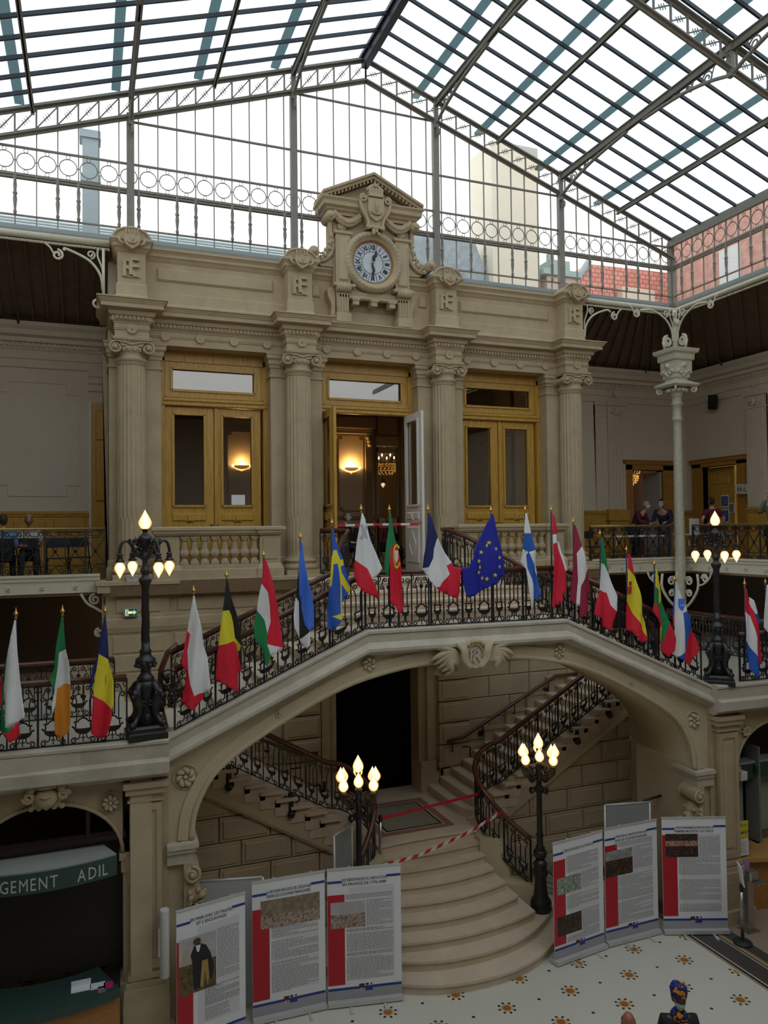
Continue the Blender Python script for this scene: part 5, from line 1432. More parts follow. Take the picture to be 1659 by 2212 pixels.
# ---- stone balustrades in front of the oak doors
def balustrade(xl, xr, pl, pr, nb, label):
    t = thing('balustrade', label, 'balustrade', ((xl + xr) / 2, 15.9, GZ), 'stone balustrades before the side doors')
    b = MB()
    CAP = [(0, 7.46), (0.03, 7.47), (0.05, 7.5), (0.07, 7.51), (0.07, 7.56), (0.10, 7.57), (0.10, 7.62), (0.08, 7.64), (-0.1, 7.65)]
    b.sweep([(xl, 16.1), (xl, 15.85), (pl, 15.85), (pl, 15.88), (pr, 15.88), (pr, 15.85), (xr, 15.85), (xr, 16.1)], CAP)
    b.box(xl, xr, 15.86, 16.1, 7.5, 7.64)
    b.obj('coping', STONE, t)
    b = MB()
    b.box(pl, pr, 15.85, 16.08, 6.58, 6.85); b.box(xl, pl, 15.82, 16.1, 6.58, 6.8); b.box(pr, xr, 15.82, 16.1, 6.58, 6.8)
    b.sweep([(xl, 16.1), (xl, 15.86), (pl, 15.86), (pl, 15.9), (pr, 15.9), (pr, 15.86), (xr, 15.86), (xr, 16.1)], [(0.06, 6.58), (0.06, 6.76), (0.02, 6.84), (0, 6.86), (-0.02, 6.87)])
    b.obj('plinth', STONE, t)
    for x0, x1 in ((xl, pl), (pr, xr)):
        b = MB()
        b.box(x0, x1, 15.87, 16.08, 6.8, 7.48)
        b.bbox(x0 + 0.07, x1 - 0.07, 15.85, 15.88, 6.95, 7.38, 0.012)
        b.obj('pedestal', STONE, t)
    bl = MB()
    for (w0, z0, w1, z1) in ((0.085, 6.87, 0.085, 6.93), (0.085, 7.40, 0.09, 7.46)):
        bl.box(-w0, w0, -w0, w0, z0, z1)
    R = [(0.08, 6.93), (0.05, 6.985), (0.048, 7.0), (0.085, 7.04), (0.105, 7.09), (0.1, 7.13), (0.07, 7.18), (0.055, 7.3), (0.05, 7.34), (0.075, 7.36), (0.075, 7.40)]
    bl.lathe([(r * 1.12, z) for r, z in R], 8, smooth=False)
    me = bl.mesh('baluster', STONE, (0, 0, GZ))
    for k in range(nb):
        o = bpy.data.objects.new('baluster', me); COL.objects.link(o); o.parent = t
        o.location = (pl + (pr - pl) * (k + 0.5) / nb - (xl + xr) / 2, 15.98 - 15.9, 0)
    return t
balustrade(1.25, 3.78, 1.7, 3.34, 8, 'stone balustrade with eight balusters before the left oak doors')
balustrade(8.05, 10.88, 8.5, 10.4, 9, 'stone balustrade before the right oak doors, behind the blue flag of gold stars')
# ================================================================== BRIDGE STAIR
U0, UK, ZK, ZM = 5.03, 1.88, 5.89, 4.48
def ztop(u):
    a = abs(u)
    return ZK if a <= UK else ZK - (a - UK) * (ZK - ZM) / (U0 - UK)
ARCH = [(4.70, 2.86), (4.66, 3.2), (4.55, 3.5), (4.36, 3.8), (4.05, 4.06), (3.66, 4.30), (3.2, 4.55), (2.65, 4.82), (2.1, 5.03), (1.6, 5.15), (1.05, 5.24), (0.5, 5.275), (0.0, 5.285)]
AR = [(-u, z) for u, z in ARCH] + [(u, z) for u, z in ARCH[-2::-1]]
AR = catmull([(u, 0, z) for u, z in AR], 3)
AR = [(p[0], p[2]) for p in AR]
br = sroot('trim_bridge')
b = MB()
n = len(AR)
top = [(u, ztop(u) - 0.42) for u, z in AR]
for v, flip in ((0.0, 0), (1.75, 1)):
    vs = [(u, v, z) for u, z in AR] + [(u, v, z) for u, z in top]
    b.add(vs, [(i, i + 1, n + i + 1, n + i) for i in range(n - 1)], BM, False)
    # piers beyond the springing
    for s in (-1, 1):
        xs_ = [s * 4.70, s * U0]
        b.add([(xs_[0], v, 0), (xs_[1], v, 0), (xs_[1], v, ztop(U0) - 0.42), (xs_[0], v, ztop(4.7) - 0.42)], [(0, 1, 2, 3)], BM, False)
vs = [(u, 0, z) for u, z in AR] + [(u, 1.75, z) for u, z in AR]
b.add(vs, [(i, i + 1, n + i + 1, n + i) for i in range(n - 1)], BM, True)
for s in (-1, 1):
    b.add([(s * 4.7, 0, 0), (s * 4.7, 1.75, 0), (s * 4.7, 1.75, 2.86), (s * 4.7, 0, 2.86)], [(0, 1, 2, 3)], BM, False)
b.obj('spandrel', STONEY, br)
b = MB()
b.tube([bw(u, -0.015, z + 0.01) for u, z in AR], 0.045, 8)
# flat band above the roll
nn = []
for i in range(n):
    p, q = AR[max(i - 1, 0)], AR[min(i + 1, n - 1)]
    d = Vector((q[0] - p[0], q[1] - p[1])).normalized()
    nn.append(Vector((-d.y, d.x)))
vs = []
for i in range(n):
    for (o, v) in ((0.03, 0.0), (0.05, -0.035), (0.2, -0.035), (0.22, 0.0)):
        q = Vector(AR[i]) + nn[i] * o
        vs.append((q.x, v, q.y))
b.add(vs, [(i * 4 + k, (i + 1) * 4 + k, (i + 1) * 4 + k + 1, i * 4 + k + 1) for i in range(n - 1) for k in range(3)], BM, False)
# leaf-cut soffit ribs
for i in range(2, n - 2):
    u, z = AR[i]
    b.ball(bw(u, 0.11, z - 0.0), 0.035, 6, 4)
b.obj('archivolt', STONEY, br)
# coping profile following the slope
PROF = [(-0.3, 0.0), (0.13, 0.0), (0.145, -0.02), (0.145, -0.06), (0.12, -0.065), (0.12, -0.205), (0.14, -0.215), (0.22, -0.295), (0.22, -0.345), (0.2, -0.35), (0.13, -0.385), (0.09, -0.39), (0.06, -0.415), (0.03, -0.42), (0.0, -0.44)]
us = [-U0, -UK, UK, U0]
b = MB()
m_ = len(PROF)
vs = [(u, -o, ztop(u) + dz) for u in us for (o, dz) in PROF]
b.add(vs, [(i * m_ + k, (i + 1) * m_ + k, (i + 1) * m_ + k + 1, i * m_ + k + 1) for i in range(3) for k in range(m_ - 1)], BM, False)
b.obj('coping', STONEL, br)
b = MB()      # rear coping and deck
vs = [(u, v, ztop(u) + dz) for u in us for (v, dz) in ((1.6, 0.0), (1.85, 0.0), (1.85, -0.5), (1.6, -0.5))]
b.add(vs, [(i * 4 + k, (i + 1) * 4 + k, (i + 1) * 4 + (k + 1) % 4, i * 4 + (k + 1) % 4) for i in range(3) for k in range(4)], BM, False)
b.box(-UK, UK, 0.1, 1.8, ZK - 0.3, ZK - 0.02, BM)
b.obj('landing', STEP, br)
# steps of the two upper flights and the short flight to the gallery
def flight(label, boxes, M, nm='stair_flight'):
    t = thing(nm, label, 'stairs', M @ Vector(((boxes[0][0] + boxes[0][1]) / 2, (boxes[0][2] + boxes[0][3]) / 2, boxes[0][4])))
    for bx in boxes:
        b = MB()
        x0, x1, y0, y1, z0, z1 = bx
        b.box(x0, x1, y0, y1, z0, z1 - 0.045, M)
        e = 0.03
        b.box(x0 - e, x1 + e, y0 - e if nm == 'landing_steps' else y0, y1, z1 - 0.045, z1, M)
        b.obj('step', STEP, t)
    return t
for s, lab in ((-1, 'upper left stair flight rising over the arch behind the red and white flag'), (1, 'upper right stair flight coming down over the arch behind the yellow and red flag')):
    bx = []
    for k in range(9):
        ua, ub = s * (U0 - 0.05 - k * 0.345), s * max(UK - 0.1, U0 - 0.05 - k * 0.345 - 0.42)
        z = MZ + (k + 1) * (ZK - MZ) / 9 - 0.03
        bx.append((min(ua, ub), max(ua, ub), 0.12, 1.6, z - 0.17, z))
    flight(lab, bx, BM)
bx = []
for k in range(4):
    bx.append((4.05 - 0.0 + 0.03 * k, 8.2 - 0.03 * k, 12.75 + 0.3 * k, 16.3, ZK - 0.02 if k == 0 else ZK - 0.02 + 0.17 * k - 0.05, ZK - 0.02 + 0.17 * (k + 1)))
flight('four broad pale steps from the bridge landing up to the open white door', bx, Matrix.Identity(4), 'landing_steps')
# rosettes on the spandrels
def rosette(b, M, r, n=6, sw=0.5):
    b.lathe([(r * 1.25, 0.0), (r * 1.2, 0.03), (r * 1.1, 0.02), (r, -0.01), (0, -0.01)], 28, M=M, cap=False)
    b.ball((0, 0, 0.04), r * 0.24, 10, 7, M=M)
    for k in range(n):
        a = 2 * pi * k / n
        cv = catmull([(r * 0.3 * cos(a), r * 0.3 * sin(a), 0.03), (r * 0.65 * cos(a + sw * 0.5), r * 0.65 * sin(a + sw * 0.5), 0.055), (r * 0.85 * cos(a + sw), r * 0.85 * sin(a + sw), 0.02)], 4)
        b.tube(cv, [r * q for q in (0.1, 0.15, 0.19, 0.22, 0.24, 0.25, 0.24, 0.2, 0.12)], 7, M=M)
def rosthing(u, v, z, r, lab, n=6, sw=0.5):
    b = MB()
    p = bw(u, v, z)
    rosette(b, Matrix.Translation(p) @ Matrix.Rotation(BTH, 4, 'Z') @ Matrix.Rotation(pi / 2, 4, 'X'), r, n, sw)
    return tag(b.obj('stone_rosette', STONEY), lab, 'carved rosette', 'carved rosettes of the arcade')
rosthing(-4.78, 0, 3.82, 0.155, 'whirling carved rosette at the left foot of the big arch', 7, 0.9)
rosthing(4.68, 0, 3.80, 0.145, 'whirling carved rosette at the right foot of the big arch', 6, 0.9)
rosthing(-1.84, 0, 5.32, 0.125, 'whirling carved rosette at the upper left corner of the big arch', 6, 0.9)
rosthing(1.75, 0, 5.30, 0.12, 'carved rosette at the upper right corner of the big arch', 6, 0.7)
rosthing(-3.36, 0, 4.64, 0.06, 'small carved flower halfway up the left slope of the arch', 5, 0.2)
rosthing(3.25, 0, 4.62, 0.06, 'small carved flower halfway down the right slope of the arch', 5, 0.2)
# keystone cartouche with monogram and acanthus
ks = thing('keystone_cartouche', 'carved keystone cartouche with interlaced monogram and acanthus leaves over the arch', 'carving', bw(0, -0.05, 5.2))
b = MB()
sh = catmull([(-0.33, 0, 5.56), (-0.25, 0, 5.42), (-0.25, 0, 5.28), (-0.12, 0, 5.16), (0, 0, 5.15), (0.12, 0, 5.16), (0.25, 0, 5.28), (0.25, 0, 5.42), (0.33, 0, 5.56)], 5)
b.prism([(p[0], p[2]) for p in sh] + [(0.2, 5.62), (0, 5.6), (-0.2, 5.62)], -0.2, 0.05, 'y', BM)
for s in (-1, 1):
    for k in range(3):
        b.tube([BM @ Vector(p) for p in catmull([(s * (0.34 - k * 0.07), -0.2, 5.60), (s * (0.25 - k * 0.035), -0.25, 5.48), (s * (0.22 - k * 0.03), -0.24, 5.32), (s * (0.10 - k * 0.02), -0.22, 5.17)], 4)], [0.045 - 0.006 * k] * 13, 6)
    for k in range(6):
        a0 = 0.12 + 0.2 * k
        ex, ez = 0.86 - 0.07 * k, 5.36 - 0.06 * k + (0.12 if k == 0 else 0)
        b.tube([BM @ Vector(p) for p in catmull([(s * 0.24, -0.1, 5.30 + 0.02 * (3 - k)), (s * 0.45, -0.16, 5.50 - 0.045 * k), (s * (ex - 0.1), -0.15, ez + 0.08), (s * ex, -0.1, ez)], 5)], [0.05, 0.055, 0.06, 0.065, 0.068, 0.068, 0.066, 0.062, 0.057, 0.05, 0.042, 0.035, 0.028, 0.02, 0.012, 0.006], 7)
b.tube([BM @ Vector((0.155 * cos(2 * pi * k / 24), -0.22, 5.37 + 0.2 * sin(2 * pi * k / 24))) for k in range(24)], 0.018, 6, closed=True)
for k in range(7):
    a = pi * k / 6
    b.ball(BM @ Vector((0.16 * cos(a) * 0.9, -0.22, 5.57 + 0.05 * sin(a))), 0.05, 8, 6)
b.obj('cartouche', STONEY, ks)
b = MB()
for ch, dx, dz in (('R', 0.03, 0), ('F', -0.05, 0.02)):
    vs, fs = text_geo(ch, 0.3, 0.02, 'CENTER', True)
    b.add(vs, fs, BM @ Matrix.Translation((dx, -0.21, 5.27 + dz)))
b.obj('monogram', STONEL, ks)
b = MB()
for (u, z) in ((-0.56, 5.12), (-0.4, 5.13), (-0.26, 5.16)):
    b.lathe([(0.09, 0), (0.07, 0.02), (0.035, 0.1), (0.05, 0.16)], 10, M=BM @ Matrix.Translation((u, 0.1, z - 0.08)))
b.obj('pendant', STONEL, ks)

# ---- arcaded walkways left and right of the bridge (mezzanine fronts)
WPR = [(-0.4, 4.49), (0.13, 4.49), (0.145, 4.47), (0.145, 4.43), (0.12, 4.425), (0.12, 4.22), (0.16, 4.20), (0.22, 4.185), (0.22, 4.02), (0.19, 4.0), (0.1, 3.98), (0.06, 3.95), (0.06, 3.93), (0.0, 3.90)]
def walk(s, nm):
    root = sroot(nm)
    Ms = BM @ Matrix.Scale(s, 4, (1, 0, 0))
    def MP(u, v, z): return Ms @ Vector((u, v, z))
    b = MB()
    u1 = 10.5
    vw = -0.17
    m_ = len(WPR)
    vs = [MP(u, vw - o, z) for u in (U0 + (0.0), u1) for (o, z) in WPR]
    b.add(vs, [(k, m_ + k, m_ + k + 1, k + 1) for k in range(m_ - 1)])
    vs = [MP(U0, vw - o, z) for (o, z) in WPR] + [MP(U0, 0.1, 3.9), MP(U0, 0.1, 4.49)]
    b.add(vs, [tuple(range(len(vs)))])
    b.obj('coping', STONEL, root)
    b = MB()
    ac, hw, sp, rise = 6.70, 1.02, 2.83, 0.82
    # wall face with semi-elliptic arches
    for c0 in (ac, ac + 3.06):
        arc = [(c0 - hw * cos(pi * k / 24), sp + rise * sin(pi * k / 24)) for k in range(25)]
        vs = [MP(u, vw + 0.12, z) for u, z in arc] + [MP(u, vw + 0.12, 3.92) for u, z in arc]
        b.add(vs, [(i, i + 1, 26 + i, 25 + i) for i in range(24)])
        vs = [MP(u, vw + 0.12, z) for u, z in arc] + [MP(u, vw + 0.75, z) for u, z in arc]
        b.add(vs, [(i, i + 1, 26 + i, 25 + i) for i in range(24)], None, True)
        b.tube([MP(u, vw + 0.11, z + 0.005) for u, z in arc], 0.03, 6)
        for d in (-1, 1):
            xa = c0 + d * hw
            xb = xa + d * (0.12)
            b.box(min(xa, xb), max(xa, xb), vw + 0.12, vw + 0.75, 0, sp, Ms)
            b.box(min(xa - d * 0.05, xb), max(xa - d * 0.05, xb), vw + 0.07, vw + 0.75, sp - 0.1, sp, Ms)
            b.box(min(xa - d * 0.025, xb), max(xa - d * 0.025, xb), vw + 0.09, vw + 0.75, sp - 0.28, sp - 0.1, Ms)
            b.box(min(xa - d * 0.04, xb), max(xa - d * 0.04, xb), vw + 0.06, vw + 0.75, 0, 0.95, Ms)
    for (ua, ub) in ((U0, ac - hw - 0.1), (ac + hw + 0.1, ac + 3.06 - hw - 0.1)):
        b.box(ua, ub, vw + 0.12, vw + 0.75, 0, 3.92, Ms)
    # pilaster with sunk panel, capital and base
    for pc in (5.36, 8.22):
        pw = 0.225
        def PB(x0, x1, o, z0, z1): b.box(pc + x0, pc + x1, vw + 0.12 - o, vw + 0.2, z0, z1, Ms)
        PB(-pw, pw, 0.12, 1.1, 3.58)
        for (x0, x1, z0, z1) in ((-pw, -0.15, 1.15, 3.55), (0.15, pw, 1.15, 3.55), (-0.15, 0.15, 3.44, 3.55), (-0.15, 0.15, 1.15, 1.27)):
            PB(x0, x1, 0.145, z0, z1)
        b.bbox(pc - 0.1, pc + 0.1, vw - 0.02, vw + 0.1, 1.33, 3.37, 0.02, Ms)
        PB(-pw - 0.03, pw + 0.03, 0.17, 3.58, 3.61); PB(-pw, pw, 0.14, 3.61, 3.7); PB(-pw - 0.06, pw + 0.06, 0.2, 3.70, 3.78); PB(-pw - 0.09, pw + 0.09, 0.24, 3.8, 3.88); PB(-pw - 0.075, pw + 0.075, 0.22, 3.78, 3.8)
        PB(-pw - 0.03, pw + 0.03, 0.17, 1.02, 1.1); PB(-pw - 0.06, pw + 0.06, 0.20, 0.92, 1.0); PB(-pw - 0.09, pw + 0.09, 0.24, 0.76, 0.92); PB(-pw - 0.1, pw + 0.1, 0.25, 0.25, 0.76); PB(-pw - 0.17, pw + 0.17, 0.34, 0, 0.25)
    b.obj('arcade', STONE, root)
    return Ms
WM = {-1: walk(-1, 'trim_walkway_left'), 1: walk(1, 'trim_walkway_right')}
rosthing(-5.85, -0.05, 3.58, 0.125, 'carved eight petal rosette beside the left arcade arch', 8, 0.1)
rosthing(5.9, -0.05, 3.50, 0.115, 'carved rosette beside the right arcade arch', 8, 0.1)
# keystone mask of the left arcade arch
t = thing('keystone_mask', 'carved scrolled keystone over the left counter arch', 'carving', bw(-6.7, -0.2, 3.65))
b = MB()
b.ball(bw(-6.7, -0.22, 3.80), 0.16, 14, 10, sc=(1, 0.7, 0.9))
b.prism([(-6.95, 3.96), (-6.45, 3.96), (-6.52, 3.66), (-6.88, 3.66)], -0.2, 0.0, 'y', BM)
for s in (-1, 1):
    b.tube([bw(-6.7 + s * (0.23 - 0.0) + s * p[0], -0.25, 3.84 + p[1]) for p in spiral((0, 0), 0.08, 0.02, 0, s * 1.4, 12)], 0.035, 6)
    b.ball(bw(-6.7 + s * 0.2, -0.24, 3.95), 0.07, 8, 6)
b.tube([bw(p[0], -0.34, p[1]) for p in [(-6.76, 3.86), (-6.7, 3.83), (-6.64, 3.86)]], 0.02, 5)
for k in range(5): b.ball(bw(-6.9 + k * 0.1, -0.16, 3.66 - 0.0), 0.05, 7, 5)
b.ball(bw(-6.7, -0.26, 3.98), 0.12, 10, 6, sc=(1.3, 0.7, 0.45))
b.obj('mask', STONE, t)

# ---- lion head consoles under the arch springings
def console(s, lab):
    t = thing('lion_console', lab, 'carving', bw(s * 4.62, -0.1, 1.6), 'lion head consoles of the big arch')
    Ms = BM @ Matrix.Scale(-s, 4, (1, 0, 0)) @ Matrix.Translation((-4.7, 0, 0))   # local x points into the arch opening
    T = lambda x, y, z: Ms @ Vector((x, y, z))
    b = MB()
    for (x1, z0, z1, o) in ((0.10, 2.79, 2.86, 0.17), (0.06, 2.72, 2.79, 0.14), (0.02, 2.55, 2.72, 0.10)):
        b.box(-0.36, x1, -o, 0.5, z0, z1, Ms)
    b.obj('impost', STONEL, t)
    b = MB()
    pl = [(0.02, 2.55), (0.1, 2.5), (0.12, 2.38), (0.03, 2.28), (-0.02, 2.1), (-0.05, 1.7), (-0.04, 1.2), (0.02, 1.0), (0.0, 0.86), (-0.1, 0.86), (-0.12, 2.55)]
    cv = catmull([(p[0], 0, p[1]) for p in pl], 3)
    b.prism([(p[0] , p[2]) for p in cv], -0.12, 0.3, 'y', Ms)
    for yy in (-0.14, 0.3):
        b.tube([T(0.0 + p[0], yy, 2.38 + p[1]) for p in spiral((0, 0), 0.13, 0.03, pi / 2, -1.6, 20)], 0.03, 6)
        b.ball(T(0, yy, 2.38), 0.05, 8, 6)
    b.tube([T(0, -0.14, 2.38), T(0, 0.3, 2.38)], 0.12, 16)
    # lion head looking into the opening
    b.ball(T(0.0, 0.06, 2.06), 0.17, 14, 10, sc=(0.9, 1, 1.1))
    b.ball(T(0.13, 0.04, 2.0), 0.085, 10, 7, sc=(1.2, 1.0, 0.8))
    b.ball(T(0.2, 0.04, 2.04), 0.04, 8, 6)
    b.ball(T(0.13, 0.04, 1.9), 0.055, 8, 6, sc=(1.3, 1, 0.6))
    b.ball(T(0.09, -0.07, 2.12), 0.045, 8, 6); b.ball(T(0.09, 0.17, 2.12), 0.045, 8, 6)
    for k in range(16):
        a = 2 * pi * k / 16
        b.tube(catmull([T(-0.04, 0.06 + 0.14 * cos(a), 2.06 + 0.16 * sin(a)), T(-0.05 + 0.03 * sin(k), 0.06 + 0.2 * cos(a), 2.04 + 0.2 * sin(a)), T(-0.06, 0.06 + 0.2 * cos(a + .3), 1.96 + 0.24 * sin(a))], 3), [0.05, 0.055, 0.05, 0.045, 0.035, 0.025, 0.012], 6)
    for k in range(13):     # hanging garland
        z = 1.78 - 0.07 * k
        for j in range(3):
            b.ball(T(0.02 + 0.015 * sin(k * 2), -0.06 + 0.08 * j, z - 0.03 * (j == 1)), 0.05 + 0.012 * sin(k * 1.9 + j), 7, 5)
    b.obj('carving', STONE, t)
console(-1, 'scrolled lion head console with garland under the left end of the arch')
console(1, 'scrolled lion head console under the right end of the arch, above the banners')

# ---- side passages under the bridge ends
Yp = 14.1
for s in (-1, 1):
    b = MB()
    xw = 6.1 + s * 5.25
    pol = [(12.1, 0), (12.1, 2.75)] + [(13.0 - 0.9 * cos(pi * k / 16), 2.75 + 0.9 * sin(pi * k / 16)) for k in range(17)] + [(13.9, 0), (14.1, 0), (14.1, 4.1), (11.8, 4.1), (11.8, 0)]
    x0, x1 = sorted((xw, xw + s * 0.3))
    b.prism(pol, x0, x1, 'x')
    for (yy, w) in ((13.9, 0.2), (12.1, -0.2)):
        ya, yb = sorted((yy, yy + w))
        b.box(x0 - 0.05, x1 + 0.05, ya, yb, 2.6, 2.75); b.box(x0 - 0.03, x1 + 0.03, ya, yb, 2.35, 2.6)
    struct(b.obj('wall_passage_left' if s < 0 else 'wall_passage_right', STONE2))
GREENP = mat('grey_green_painted_partition', (0.20, 0.225, 0.20), 0.55)
b = MB()
b.box(12.75, 12.8, 11.9, 16, 0, 3.0)
struct(b.obj('wall_partition', GREENP))
b = MB()
for y in (12.3, 13.0, 13.7, 14.4):
    b.box(12.68, 12.76, y - 0.05, y + 0.05, 0, 3.0)
b.box(12.68, 12.76, 11.9, 16, 2.45, 2.62); b.box(12.68, 12.76, 11.9, 16, 1.0, 1.06)
struct(b.obj('trim_partition', mat('dark_green_frame', (0.03, 0.04, 0.03), 0.5)))
# rusticated wall under the outer strings of the lower flights
LSL = 0.165 / 0.285
def string_z(ax): return 1.05 + LSL * (ax - 1.09) * 0.93
for s in (-1, 1):
    b = MB()
    for ri in range(8):
        z0 = 0.06 + 0.46 * ri
        x = 1.1 - (0.4 if ri % 2 else 0)
        while x < 5.25:
            w = 0.94
            xa, xb = max(x, 1.1), min(x + w, 5.25)
            x += w
            if xb - xa < 0.1: continue
            zt = min(z0 + 0.44, string_z(xa) - 0.02)
            if string_z(xa) < z0 + 0.1 and string_z(xb) < z0 + 0.12: continue
            xx0, xx1 = sorted((6.1 + s * xa, 6.1 + s * xb))
            zt = z0 + 0.44
            b.bbox(xx0 + 0.01, xx1 - 0.01, Yp - 0.02, Yp + 0.1, z0, zt, 0.012)
            if xb - xa > 0.3:
                b.bbox(xx0 + 0.07, xx1 - 0.07, Yp - 0.045, Yp + 0.0, z0 + 0.055, zt - 0.055, 0.015)
    pol = [(6.1 + s * 1.1, 0), (6.1 + s * 5.25, 0), (6.1 + s * 5.25, 3.4), (6.1 + s * 1.1, string_z(1.1))]
    b.prism(pol, Yp + 0.05, Yp + 0.2, 'y')
    struct(b.obj('wall_stair_left' if s < 0 else 'wall_stair_right', STONE2))

# ---- front stair with bowed steps
RS = 0.175
LV = [(2.55, 12.75, 11.22), (2.08, 12.5, 11.62), (1.5, 12.2, 11.96), (1.33, 12.5, 12.26), (1.21, 12.75, 12.56), (1.1, 12.99, 12.86), (1.04, 13.23, 13.13), (1.0, 13.40, 13.33), (1.04, 13.56, 13.64)]
stc = thing('front_staircase', 'broad stone staircase with bowed steps below the arch', 'stairs', (6.1, 12.5, 0))
def bow(hw, ye, yc, n=18):
    pts = []
    for k in range(n + 1):
        t = -1 + 2 * k / n
        e = abs(t) ** (2.0 if hw < 2 else 2.3)
        pts.append((6.1 + hw * t, yc + (ye - yc) * e))
    return pts
for i, (hw, ye, yc) in enumerate(LV):
    b = MB()
    z1 = RS * (i + 1)
    f = bow(hw, ye, yc)
    back = 14.0
    bk = [(f[-1][0], back), (f[0][0], back)] if i > 1 else [(f[-1][0] - 0.05, 13.3), (f[0][0] + 0.05, 13.3)]
    b.prism([(x, y + 0.035) for x, y in f] + bk, z1 - RS, z1 - 0.05, 'z')
    b.prism([(x, y + 0.02) for x, y in f] + bk, z1 - 0.06, z1 - 0.045, 'z')
    b.prism(f + bk, z1 - 0.045, z1, 'z')
    b.obj('step', STEP, stc)
b = MB()
b.box(5.0, 7.2, 13.9, 16.6, 1.2, LZ - 0.002)
b.box(4.86, 7.34, 14.1, 16.6, 1.2, LZ - 0.004)
lnd = b.obj('landing', STEP, stc)
b = MB()
def inlay(x0, x1, y0, y1, z): b.add([(x0, y0, z), (x1, y0, z), (x1, y1, z), (x0, y1, z)], [(0, 1, 2, 3)])
ms = [PINK, WHM, BLKM, PEBB]
for k, (d) in enumerate((0, 0.16, 0.19, 0.235)):
    b.cur = k
    inlay(5.25 + d, 6.86 - d, 13.95 + d, 15.68 - d, LZ + 0.001 + 0.001 * k)
GP = mat('grey_green_pebble_mat', (0.40, 0.36, 0.27), 0.9, col2=(0.16, 0.14, 0.10), nscale=60, bump=0.5, bscale=60)
ms[3] = GP
b.obj('mosaic_mat', ms, lnd)
# side flights rising along the back wall
for s, lab in ((-1, 'lower left stair flight rising from the landing behind the left cluster lamp'), (1, 'lower right stair flight rising from the landing behind the right cluster lamp')):
    t = thing('side_flight', lab, 'stairs', (6.1 + s * 2.5, 15, LZ))
    for k in range(16):
        b = MB()
        xa, xb = 1.09 + 0.285 * k, 1.09 + 0.285 * (k + 1) + 0.1
        z1 = LZ + 0.165 * (k + 1)
        x0, x1 = sorted((6.1 + s * xa, 6.1 + s * xb))
        if k < 2:
            e = 0.55 - 0.3 * k
            P = [(xa, 15.95), (xa, 14.75 - 0.2 * k)] + [(xa + e * (1 - cos(pi / 2 * j / 6)), 14.75 - 0.2 * k - (0.75 - 0.25 * k) * sin(pi / 2 * j / 6)) for j in range(1, 7)] + [(xb + 0.5, 14.0), (xb + 0.5, 15.95)]
            P = [(6.1 + s * x, y) for x, y in P]
            b.prism(P, z1 - 0.165, z1 - 0.045, 'z')
            b.prism([(x - s * 0.025, y) for x, y in P], z1 - 0.045, z1, 'z')
        else:
            b.box(x0, x1, 14.02, 15.98, z1 - 0.32, z1 - 0.045)
            x0, x1 = sorted((6.1 + s * (xa - 0.03), 6.1 + s * xb))
            b.box(x0, x1, 13.93, 15.98, z1 - 0.045, z1)
        b.obj('step', STEP, t)
    b = MB()
    pol = [(6.1 + s * 1.1, 1.0)]
    up_ = [(6.1 + s * 1.1, 1.6)] + [(6.1 + s * (1.35 + 0.285 * k), LZ + 0.165 * (k + 1) - 0.06) for k in range(0, 15)]
    lo_ = [(6.1 + s * 5.3, string_z(5.25) + 0.15), (6.1 + s * 1.1, string_z(1.1) - 0.05)]
    b.prism(up_ + lo_, 14.04, 14.16, 'y')
    for p, q in ((lo_[1], lo_[0]),):
        b.bar((p[0], 14.02, p[1] + 0.06), (q[0], 14.02, q[1] + 0.06), 0.07, 0.07)
        b.bar((p[0], 14.03, p[1] + 0.0), (q[0], 14.03, q[1] + 0.0), 0.05, 0.04)
    b.obj('string', STONEY, t)
    b = MB()
    # newel dado under the curved rail between front steps and side flight
    b.prism([(6.1 + s * x, y) for x, y in ((1.0, 13.35), (1.25, 13.2), (1.5, 13.1), (1.6, 13.2), (1.3, 13.6), (1.2, 14.1), (1.0, 14.1))], 0, 1.5, 'z')
    b.prism([(6.1 + s * x, y) for x, y in ((1.15, 13.05), (1.75, 12.6), (1.95, 12.75), (1.6, 13.2), (1.3, 13.4))], 0, 0.75, 'z')
    b.obj('newel_block', STONEY, t)

